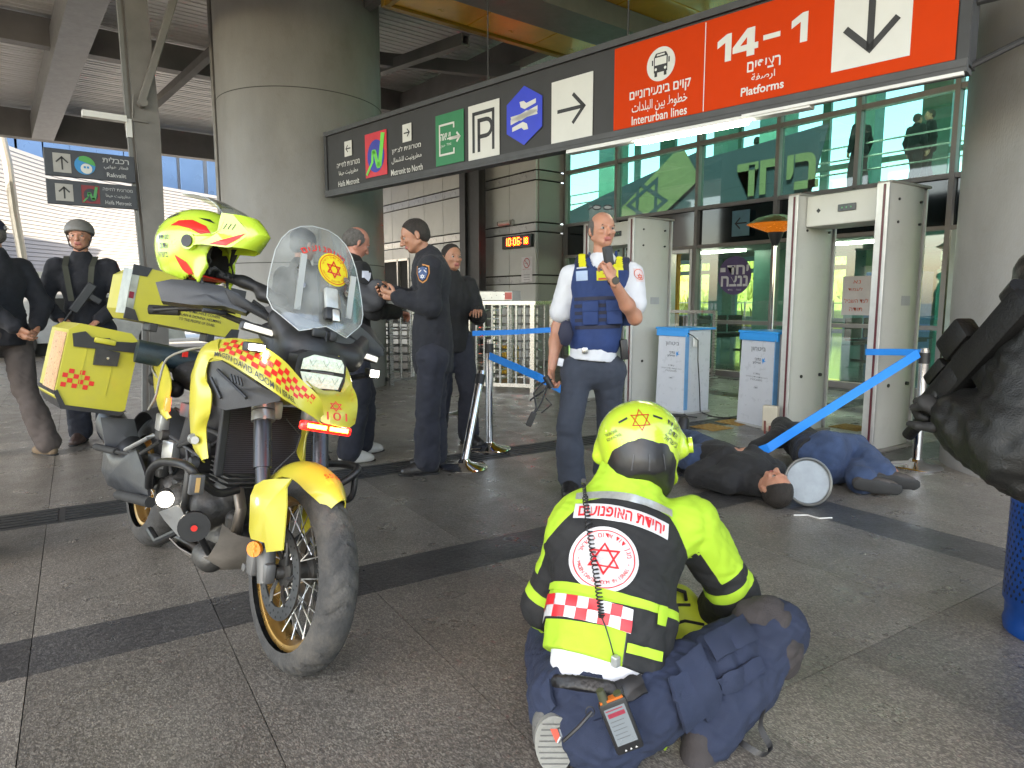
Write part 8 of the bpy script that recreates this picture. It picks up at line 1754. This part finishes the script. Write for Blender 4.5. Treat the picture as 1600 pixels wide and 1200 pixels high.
def jtone(P, mi):
    """signed tone over the cloth: above 0 fluorescent, below 0 charcoal"""
    x, h, b = tor(P); mx, mn = np.maximum, np.minimum
    T_ = h - (.535 - .30 * np.clip(np.abs(x) - .06, 0, .07) - 1.3 * np.clip(np.abs(x) - .13, 0, .1)); T_ = mx(T_, mn(mn(.155 - h, .035 - x), b + .05)); T_ = mx(T_, mn(.012 - np.abs(h - .232), x + .2)); o = T_
    for m_, a, c in ((1, 'shL', 'elL'), (3, 'shR', 'elR')):
        d = g(c) - g(a); Lh = np.linalg.norm(d); t = along(P, g(a), g(c)); q_ = P - (g(a) + np.clip(t, 0, 1)[:, None] * d); outer = q_ @ (rt if m_ == 3 else -rt); back = q_ @ bk_
        v = (.10 - t) * Lh
        v = mx(v, mn((.66 - t) * Lh, (outer + back * .25 - .012) if m_ == 3 else (outer - back * .8 - .03))); v = mx(v, mn(.016 - np.abs(t - .86) * Lh, back * 9 + .5)); o = np.where(mi == m_, v, o)
    for m_, a, c in ((2, 'elL', 'wrL'), (4, 'elR', 'wrR')):
        d = g(c) - g(a); Lh = np.linalg.norm(d); t = along(P, g(a), g(c)); q_ = P - (g(a) + np.clip(t, 0, 1)[:, None] * d); outer = q_ @ (rt if m_ == 4 else -rt) + q_[:, 2] * -.5
        v = mx(mn(mn(t * Lh - .0, (.55 - t) * Lh), outer - .035), (t - .84) * Lh); o = np.where(mi == m_, v, o)
    return o
jk = skin_obj('jacket', [JB], [grow(jp, .0068, .03, amp=.0085, fr=20, infl=.004, cuts=[('plane', hem, -up + bk_ * .05 + rt * -.10), ('plane', g('neck') + up * .05 - bk_ * .0, up + bk_ * .35)])], km, field=jtone)
jb = BVHTree.FromPolygons([v.co[:] for v in jk.data.vertices], [list(p.vertices) for p in jk.data.polygons])
MJ = frame_mat(g('pelvis'), rt, up)     # x to the right of the back, y up the spine
if Vector((MJ[0][2], MJ[1][2], MJ[2][2])).dot(Vector(bk_)) < 0: MJ = frame_mat(g('pelvis'), -rt, up)
def on_j(fn, name, m, off=.004, par=jk): q = MB(); fn(q); return drape(q, MJ, jb, off, back=.4).build(name, m, par, smooth=True)
def curve_q(q, x0, x1, y0, y1, sag, step=.012, mi=0, z=0.0, slope=0.0):
    nx = int((x1 - x0) / step) + 1; ny = max(1, int((y1 - y0) / step)); b = len(q.v)
    for j in range(ny + 1):
        for i in range(nx + 1):
            u = i / nx; q.v.append((x0 + (x1 - x0) * u, y0 + (y1 - y0) * j / ny + sag * 4 * u * (1 - u) + slope * (u - .5), z))
    for j in range(ny):
        for i in range(nx): a = b + j * (nx + 1) + i; q.f.append([a, a + 1, a + nx + 2, a + nx + 1]); q.m.append(mi)
on_j(lambda q: curve_q(q, -.16, .135, .515, .540, .014), 'reflective_band', REF, .005)
on_j(lambda q: curve_q(q, -.158, .125, .443, .492, .014, slope=-.012), 'name_patch', RWH, .006)
def ctext(s, x0, x1, y, h, sag, slope, bold=.02):
    def f_(q):
        v, ff, tw, th = text_geo(s, bold); P = []
        for a, b in v: u = a / tw + .5; P.append((x0 + (x1 - x0) * u, y + b / th * h + sag * 4 * u * (1 - u) + slope * (u - .5), 0))
        q.add(P, ff)
    return f_
on_j(ctext('יחידת האופנועים', -.145, .112, .468, .032, .014, -.012), 'patch_lettering', RRD, .0078)
bx_, by_, br_ = -.052, .338, .098
bd_ = on_j(lambda q: dense_disc(q, bx_, by_, br_, n=48, nr=7), 'round_badge', RWH, .006)
on_j(lambda q: (dense_disc(q, bx_, by_, .0875, r0=.0845, nr=1, n=56),), 'badge_ring', RRD, .0076)
def dstar(q, cx, cy, r, lw):
    for k in (0, 1):
        for i in range(3):
            a = math.pi / 2 + k * math.pi + i * 2.0944 + .06; b = a + 2.0944; A = Vector((math.cos(a), math.sin(a))); B = Vector((math.cos(b), math.sin(b))); ri = r - 2 * lw; n = 8; base = len(q.v)
            for j in range(n + 1): e = A.lerp(B, j / n); q.v += [(cx + e.x * r, cy + e.y * r, k * .0006), (cx + e.x * ri, cy + e.y * ri, k * .0006)]
            q.f += [[base + 2 * j, base + 2 * j + 1, base + 2 * j + 3, base + 2 * j + 2] for j in range(n)]; q.m += [0] * n
on_j(lambda q: dstar(q, bx_, by_, .052, .0055), 'badge_star', RRD, .0078)
on_j(lambda q: (ring_text(q, 'מגן דוד אדום בישראל', bx_, by_, .071, math.radians(165), math.radians(15), .021), ring_text(q, '• MAGEN DAVID ADOM IN ISRAEL •', bx_, by_, .071, math.radians(186), math.radians(354), .0145, inward=True)), 'badge_lettering', RRD, .0078)
on_j(lambda q: curve_q(q, -.20, .045, .155, .217, .004, slope=-.012), 'check_band', RWH, .007)
def checks(q):
    n = 8; w = .245 / n
    for j in range(2):
        for i in range(n):
            if (i + j) % 2 == 0: continue
            x0 = -.20 + i * w; u = (i + .5) / n; y = .155 + j * .031 + .004 * 4 * u * (1 - u) - .012 * (u - .5); dense_rect(q, x0, y, x0 + w, y + .031, .015)
on_j(checks, 'red_squares', RRD, .009)
on_j(lambda q: curve_q(q, .04, .14, .098, .124, 0), 'side_strap', HVF, .009); on_j(lambda q: curve_q(q, -.19, .135, .226, .250, .0, slope=-.02), 'upper_strap', HVF, .008); on_j(lambda q: curve_q(q, .112, .138, .19, .242, 0), 'strap_end', HVF, .012)
on_j(lambda q: (curve_q(q, .034, .037, .01, .155, 0), ), 'seam', BLACK, .004)
# shirt, trousers, belt
sh2 = skin_obj('white_shirt', WSH, [grow([cone(g('pelvis') - up * .0, g('pelvis') + up * .1, .150, .160, flat=(bk_, .84))], .007, .02, amp=.004, fr=30, cuts=[('plane', g('pelvis') + up * .1, up)])], km)
pn_ = [cone(g('hipL'), g('hipR'), .118, .118), cone(g('pelvis') - up * .06, g('pelvis') - up * .02, .155, .155, flat=(bk_, .86), m=0)]
for s in 'LR': pn_ += [cone(g('hip' + s), g('kn' + s), .108, .088), cone(g('kn' + s), lerp(g('kn' + s), g('an' + s), .45), .085, .088), cone(lerp(g('kn' + s), g('an' + s), .45), lerp(g('kn' + s), g('an' + s), .9), .086, .07)]
wb = g('pelvis') - up * .02
tr_ = skin_obj('trousers', NVT, [grow(pn_, .007, .025, amp=.0125, fr=23, cuts=[('sub', cone(wb + up * .165, wb + up * .4, .172))])], km)
tb_ = BVHTree.FromPolygons([v.co[:] for v in tr_.data.vertices], [list(p.vertices) for p in tr_.data.polygons])
skin_obj('waist_belt', LEATH, [grow([cone(wb - up * .022, wb - up * .0, .172, .172, flat=(bk_, .88))], .007, .01, cuts=[('plane', wb + up * .012, up - bk_ * .22), ('plane', wb - up * .026, -up + bk_ * .22)])], km)
def on_t(P4, name, m, off, lift=.3, n=8):
    """pocket or flap: quad given by sight lines, laid on the cloth"""
    q = MB(); rows = []
    for j in range(n + 1):
        row = []
        for i in range(n + 1):
            u, v = i / n, j / n; x = (P4[0][0] * (1 - u) + P4[1][0] * u) * (1 - v) + (P4[3][0] * (1 - u) + P4[2][0] * u) * v; y = (P4[0][1] * (1 - u) + P4[1][1] * u) * (1 - v) + (P4[3][1] * (1 - u) + P4[2][1] * u) * v
            d = Vector(_ray(x, y)).normalized(); h = tb_.ray_cast(Vector(_C), d, 4); p = h[0] if h[0] else Vector(D(x, y, 1.8)); nn = h[1] if h[0] else -d
            nn = nn if nn.dot(d) < 0 else -nn; row.append(p + nn * off)
        rows.append(row)
    q.sheet(rows, off * .9); return q.build(name, m, tr_, smooth=True)
on_t([(1100, 1000), (1160, 965), (1180, 1000), (1118, 1035)], 'pocket_flap', NVT, .008); on_t([(1112, 1062), (1180, 1025), (1192, 1052), (1130, 1085)], 'pocket_flap', NVT, .009); on_t([(1050, 1085), (1090, 1020), (1125, 1085), (1100, 1110)], 'leg_strap', NVT, .007)
on_t([(1055, 1040), (1092, 1012), (1128, 1100), (1100, 1128)], 'leg_strap', NVT, .010); on_t([(1040, 1065), (1068, 1052), (1098, 1110), (1062, 1138)], 'thigh_pocket', NVT, .012)
on_t([(958, 1070), (1000, 1058), (1012, 1085), (975, 1102)], 'belt_webbing', BLACK, .010); on_t([(852, 1080), (862, 1062), (874, 1105), (866, 1112)], 'belt_loop', NVT, .012); on_t([(928, 1125), (962, 1118), (968, 1128), (932, 1136)], 'back_pocket', NVT, .006)
q_ = [cone(D(1190, 978, 1.96), D(1208, 1018, 1.92), .092, .080, flat=(FH, .8)), cone(D(1216, 1005, 1.93), D(1180, 1040, 1.90), .05, .04)]
skin_obj('knee_pad', KNEE, [grow(q_, .007, .02, amp=.013, fr=22)], km)
# shoes
SHG = mat('shoe_grey', (.10, .10, .095), .75, var=.2, bump=.4, bscale=160); SOL = mat('sole_grey', (.22, .22, .2), .7, var=.15, bump=.3, bscale=90)
shoe(km, g('anR') + V3(0, 0, -.0), cdir(.55, .8), (0, 0, 1), m=KNEE, msole=SHG)
a = D(866, 1160, 1.68); q_ = [ell(a + _F * .05, V3(.055, .048, .085), np.array([_R, _F, _U])), cone(a + FH * .06 + V3(0, 0, .02), D(905, 1150, 1.78), .05, .055)]
lf = skin_obj('left_shoe', SHG, [grow(q_, .006, .02, amp=.003, fr=60)], km); lf.name = 'shoe'
q = MB(); Ms = frame_mat(a - FH * .005, _R, _U); op = [(.052 * math.cos(t) * (1 + .12 * math.sin(t)), .078 * math.sin(t)) for t in np.linspace(0, 6.283, 41)[:-1]]; q.prism(op, .022, mat=Ms, z0=-.012); so = q.build('sole', SOL, lf, smooth=True)
q = MB(); q.add([(-.012, .045, .0115), (.016, .045, .0115), (.014, .02, .0115), (.004, .008, .0115)], [(0, 3, 2, 1)], 0, Ms); q.build('red_logo', mat('sole_red', (.6, .09, .06), .5), so)
q = MB()
for k in range(9): q.add([(-.044 + abs(k - 4) * .003, -.065 + k * .015, .0112), (.044 - abs(k - 4) * .003, -.065 + k * .015, .0112), (.044 - abs(k - 4) * .003, -.061 + k * .015, .0112), (-.044 + abs(k - 4) * .003, -.061 + k * .015, .0112)], [(0, 1, 2, 3)], 0, Ms)
q.build('tread', SHG, so)
# helmet, worn
hc2 = g('head') + V3(0, 0, -.012); f, l, u = axes(cdir(.22, .80, -.50), cdir(-.02, .50, .85)); A_ = np.array([f, l, u]); hp = lambda x, y, z: hc2 + f * x + l * y + u * z
wm_ = empty('crash_helmet', hc2, 0, 'fluorescent yellow crash helmet with star emblem worn by the kneeling medic', 'helmet'); I5 = Matrix.Translation(-Vector(hc2))
def hw(o): o.matrix_parent_inverse = I5; return o
q_ = [ell(hp(0, 0, .02), V3(.150, .138, .130), A_), cone(hp(-.01, 0, -.04), hp(.06, 0, -.08), .12, .10), cone(hp(.06, .06, -.1), hp(.06, -.06, -.1), .05), cone(hp(-.0, -.118, .0), hp(-.0, -.128, -.02), .035, .03), cone(hp(0, .118, 0), hp(0, .128, -.02), .035, .03)]
cu = [('plane', hp(-.04, 0, -.075), -u - f * .28), ('sub', ell(hp(.14, 0, -.03), V3(.09, .11, .07), A_))]
sh3 = hw(skin_obj('shell', HIV, [grow(q_, .006, .02, cuts=cu)], wm_)); b3_ = BVHTree.FromPolygons([v.co[:] for v in sh3.data.vertices], [list(p.vertices) for p in sh3.data.polygons])
q_ = [ell(hp(-.005, 0, .0), V3(.137, .125, .115), A_), cone(hp(-.02, 0, -.05), hp(.02, 0, -.09), .113, .10)]; nr_ = hw(skin_obj('neck_roll', mat('neck_roll_black', (.016, .016, .017), .38, var=.2), [grow(q_, .007, .02, amp=.002, cuts=[('plane', hp(-.02, 0, -.15), -u - f * .3)])], wm_))
nbv = BVHTree.FromPolygons([v.co[:] for v in nr_.data.vertices], [list(p.vertices) for p in nr_.data.polygons])
def ray_decal(tree, P2, off=.003):
    """shapes laid out as (x, y) offsets in metres about a sight line, pressed on a surface"""
    pass
MH = frame_mat(hc2, _R, _U)
def on_w(fn, name, m, off=.003): q = MB(); fn(q); return hw(drape(q, MH, b3_, off, back=.4).build(name, m, wm_))
on_w(lambda q: dstar(q, -.02, .092, .033, .0028), 'star', mat('star_red', (.45, .04, .015), .4), .003)
def rot_text(q, s, cx, cy, w, h, rot, bold=.0):
    v, ff, tw, th = text_geo(s, bold); c_, s_ = math.cos(rot), math.sin(rot); q.add([(cx + x * w / tw * c_ - y * h / th * s_, cy + x * w / tw * s_ + y * h / th * c_, 0) for x, y in v], ff)
on_w(lambda q: (rot_text(q, 'מגן דוד', .085, .072, .05, .017, -.62), rot_text(q, 'אדום', .083, .048, .034, .015, -.62), rot_text(q, 'בישראל', .075, .028, .056, .018, -.62)), 'lettering', DKB, .003)
on_w(lambda q: (rot_text(q, 'MAGEN DAVID', -.105, .05, .035, .009, .55), rot_text(q, 'ADOM IN ISRAEL', -.098, .038, .046, .009, .55)), 'small_lettering', DKB, .003)
on_w(lambda q: (fan(q, [(.02, .108), (.05, .098), (.048, .093), (.02, .102)], n=2), fan(q, [(-.085, .085), (-.06, .1), (-.058, .095), (-.083, .08)], n=2)), 'vent', DKB, .003)
q = MB(); rows = [[(x, y, 0) for y in (-.02, -.07)] for x in (0,)]
for x in (-.045, .0, .045): fan(q, [(x - .002, -.01), (x + .002, -.01), (x * 1.15 + .002, -.06), (x * 1.15 - .002, -.06)], n=1)
hw(drape(q, MH, nbv, .002, back=.4).build('seam', PGR, wm_))
q = MB(); q.cyl(hp(-.0, -.153, -.01), hp(-.0, -.166, -.01), .026, n=20); hw(q.build('pivot', HIV, wm_, smooth=True))
# radio with screen, coiled cord, keys, holster strap
rm = empty('radio', D(970, 1130, 1.60), 0, 'rugged black radio with a lit screen clipped on the kneeling medic\'s belt', 'radio'); I6 = Matrix.Translation(-rm.location)
def hr_(o): o.matrix_parent_inverse = I6; return o
Mr = frame_mat(D(970, 1132, 1.585), Vector(_R) * .93 + Vector(_U) * .36, Vector(_U) * .93 - Vector(_R) * .36 - Vector(_F) * .12)
q = MB(); q.box((0, 0, 0), (.072, .145, .022), mat=Mr, ch=.006); hr_(q.build('case', BLACK, rm, smooth=True)); q = MB(); rect(q, Mr, -.027, -.046, .027, .058, z=.0115); sc_ = hr_(q.build('screen', mat('screen_grey', (.07, .085, .10), .3, emit=.05, ecol=(.6, .7, .8)), rm))
q = MB(); rect(q, Mr, -.022, .032, .022, .044, z=.0118); rect(q, Mr, -.024, .05, .02, .053, z=.0118); hr_(q.build('screen_red', mat('screen_red', (.25, .03, .05), .3), rm)); q = MB()
for k in range(5): rect(q, Mr, -.022, .02 - k * .012, .014 - .003 * (k % 2), .0215 - k * .012, z=.0118)
hr_(q.build('screen_text', PGR, rm)); q = MB()
for k in range(3): q.add([(-.014 + k * .014, -.0645, .0117), (-.008 + k * .014, -.0645, .0117), (-.011 + k * .014, -.0595, .0117)], [(0, 1, 2)], 0, Mr)
hr_(q.build('button_mark', SWH, rm)); q = MB(); q.cyl(Mr @ Vector((-.018, .07, -.002)), Mr @ Vector((-.018, .105, -.002)), .013, .010, 14); q.cyl(Mr @ Vector((.02, .07, -.002)), Mr @ Vector((.02, .083, -.002)), .011, n=12); hr_(q.build('knob', mat('knob_olive', (.05, .055, .03), .5), rm, smooth=True)); q = MB(); q.box((.0, .075, .0), (.06, .006, .018), mat=Mr); hr_(q.build('orange_band', mat('band_orange', (.5, .12, .02), .5), rm))
cp_ = []; P_ = smoothp([D(912, 755, 1.93), D(916, 790, 1.87), D(924, 850, 1.80), D(934, 915, 1.74), D(940, 965, 1.69)], 14)
def surf(p, off): 
    d = (Vector(p) - Vector(_C)).normalized(); h = jb.ray_cast(Vector(_C), d, 4); return (h[0] - d * off) if h[0] else Vector(p)
P_ = [surf(p, .016) for p in P_]; tot = len(P_); turns = 40
for i in range(turns * 9): 
    t = i / (turns * 9) * (tot - 1); k = int(t); p = P_[k].lerp(P_[min(k + 1, tot - 1)], t - k); a = i / 9 * 2 * math.pi; tn = (P_[min(k + 1, tot - 1)] - P_[max(k - 1, 0)]).normalized(); n1 = tn.cross(Vector(_F)).normalized(); n2 = tn.cross(n1); r_ = .0068 if i > 60 else .004; cp_.append(p + n1 * math.cos(a) * r_ * 1.2 + n2 * math.sin(a) * r_)
q = MB(); q.tube(cp_, .0021, 5); cc_ = q.build('coiled_cord', BLACK, smooth=True); tag(cc_, 'black coiled radio cord hanging down the kneeling medic\'s back', 'cord')
q = MB(); q.tube([P_[0] + Vector((0, 0, .0)), P_[0] - (P_[8] - P_[0]).normalized() * .03], .007, 8); q.tube(smoothp([surf(D(940, 965, 1.7), .012), surf(D(948, 985, 1.7), .01), surf(D(958, 1020, 1.7), .01), surf(D(965, 1050, 1.7), .014), D(975, 1085, 1.59)], 6), .0022, 6); q.build('plain_cable', BLACK, cc_); q = MB(); a = surf(D(962, 1033, 1.7), .012); q.box(a, (.02, .02, .03), ch=.004); q.build('clip', REF, cc_)
q = MB(); q.tube([D(925, 1112, 1.60), D(905, 1135, 1.58), D(880, 1158, 1.58)], .0045, 6); q.tube([D(922 + 7 * math.cos(a), 1112 + 8 * math.sin(a), 1.595) for a in np.linspace(0, 6.28, 13)[:-1]], .0015, 5, closed=True); ky = q.build('key_lanyard', BLACK, smooth=True); tag(ky, 'black lanyard with silver clip hanging from the kneeling medic\'s belt', 'lanyard')
q = MB(); q.tube([D(873, 1138, 1.58), D(877, 1150, 1.58), D(872, 1160, 1.58)], .004, 6); q.build('silver_clip', CHROME, ky)
q = MB(); rows = []
for p in smoothp([D(1190, 1115, 1.78), D(1185, 1140, 1.76), D(1200, 1170, 1.72), D(1196, 1182, 1.70), D(1180, 1180, 1.70), D(1152, 1162, 1.74), D(1128, 1140, 1.80)], 5): rows.append([p + Vector((0, 0, .0)), p + Vector(_R) * .012 + Vector((0, 0, .014))])
q.sheet(rows, .002); tag(q.build('loose_strap', BLACK), 'loose black strap trailing on the floor beside the kneeling medic', 'strap')
q = MB(); rows = [[D(1000, 1196, 1.73), D(1022, 1198, 1.73)], [D(1012, 1180, 1.76), D(1040, 1172, 1.76)], [D(1030, 1155, 1.8), D(1048, 1150, 1.8)]]; q.sheet(rows, .004); q.build('trouser_stripe', HVF, km)
# yellow kit bag before him
bgc = [cone(D(1052, 960, 2.26), D(1090, 1000, 2.22), .085, .09), cone(D(1045, 1000, 2.24), D(1010, 1030, 2.2), .075, .07), cone(D(1060, 935, 2.28), D(1070, 945, 2.28), .05)]
kbag = empty('kit_bag', D(1050, 1010, 2.25), 0, 'yellow and black zipped kit bag between the kneeling medic\'s arm and thigh', 'bag'); I7 = Matrix.Translation(-kbag.location); o = skin_obj('bag_body', mat('bag_yellow', (.42, .50, .03), .6, var=.1, bump=.3, bscale=300), [grow(bgc, .008, .03, amp=.004)], kbag); o.matrix_parent_inverse = I7
bbv = BVHTree.FromPolygons([v.co[:] for v in o.data.vertices], [list(p.vertices) for p in o.data.polygons])
def sray(x, y, off): d = Vector(_ray(x, y)).normalized(); h = bbv.ray_cast(Vector(_C), d, 4); return (h[0] - d * off) if h[0] else Vector(D(x, y, 2.15))
for P in ([(1040, 955), (1060, 945), (1078, 945)], [(1045, 978), (1070, 970), (1100, 976)]): q = MB(); q.tube([sray(x, y, .003) for x, y in P], .0055, 6); q.build('zip', BLACK, kbag).matrix_parent_inverse = I7
q = MB(); q.tube([D(1045, 930, 2.2), D(1055, 920, 2.2), D(1070, 925, 2.2), D(1072, 938, 2.2)], .007, 6); q.build('handle', BLACK, kbag).matrix_parent_inverse = I7
q = MB(); q.box(sray(1057, 958, .006), (.008, .008, .03), ch=.002); q.build('zip_puller', STEEL, kbag).matrix_parent_inverse = I7
rebase(km, np.array([g('anL')[0] * .5 + g('anR')[0] * .5, g('anL')[1] * .5 + g('anR')[1] * .5, 0]))
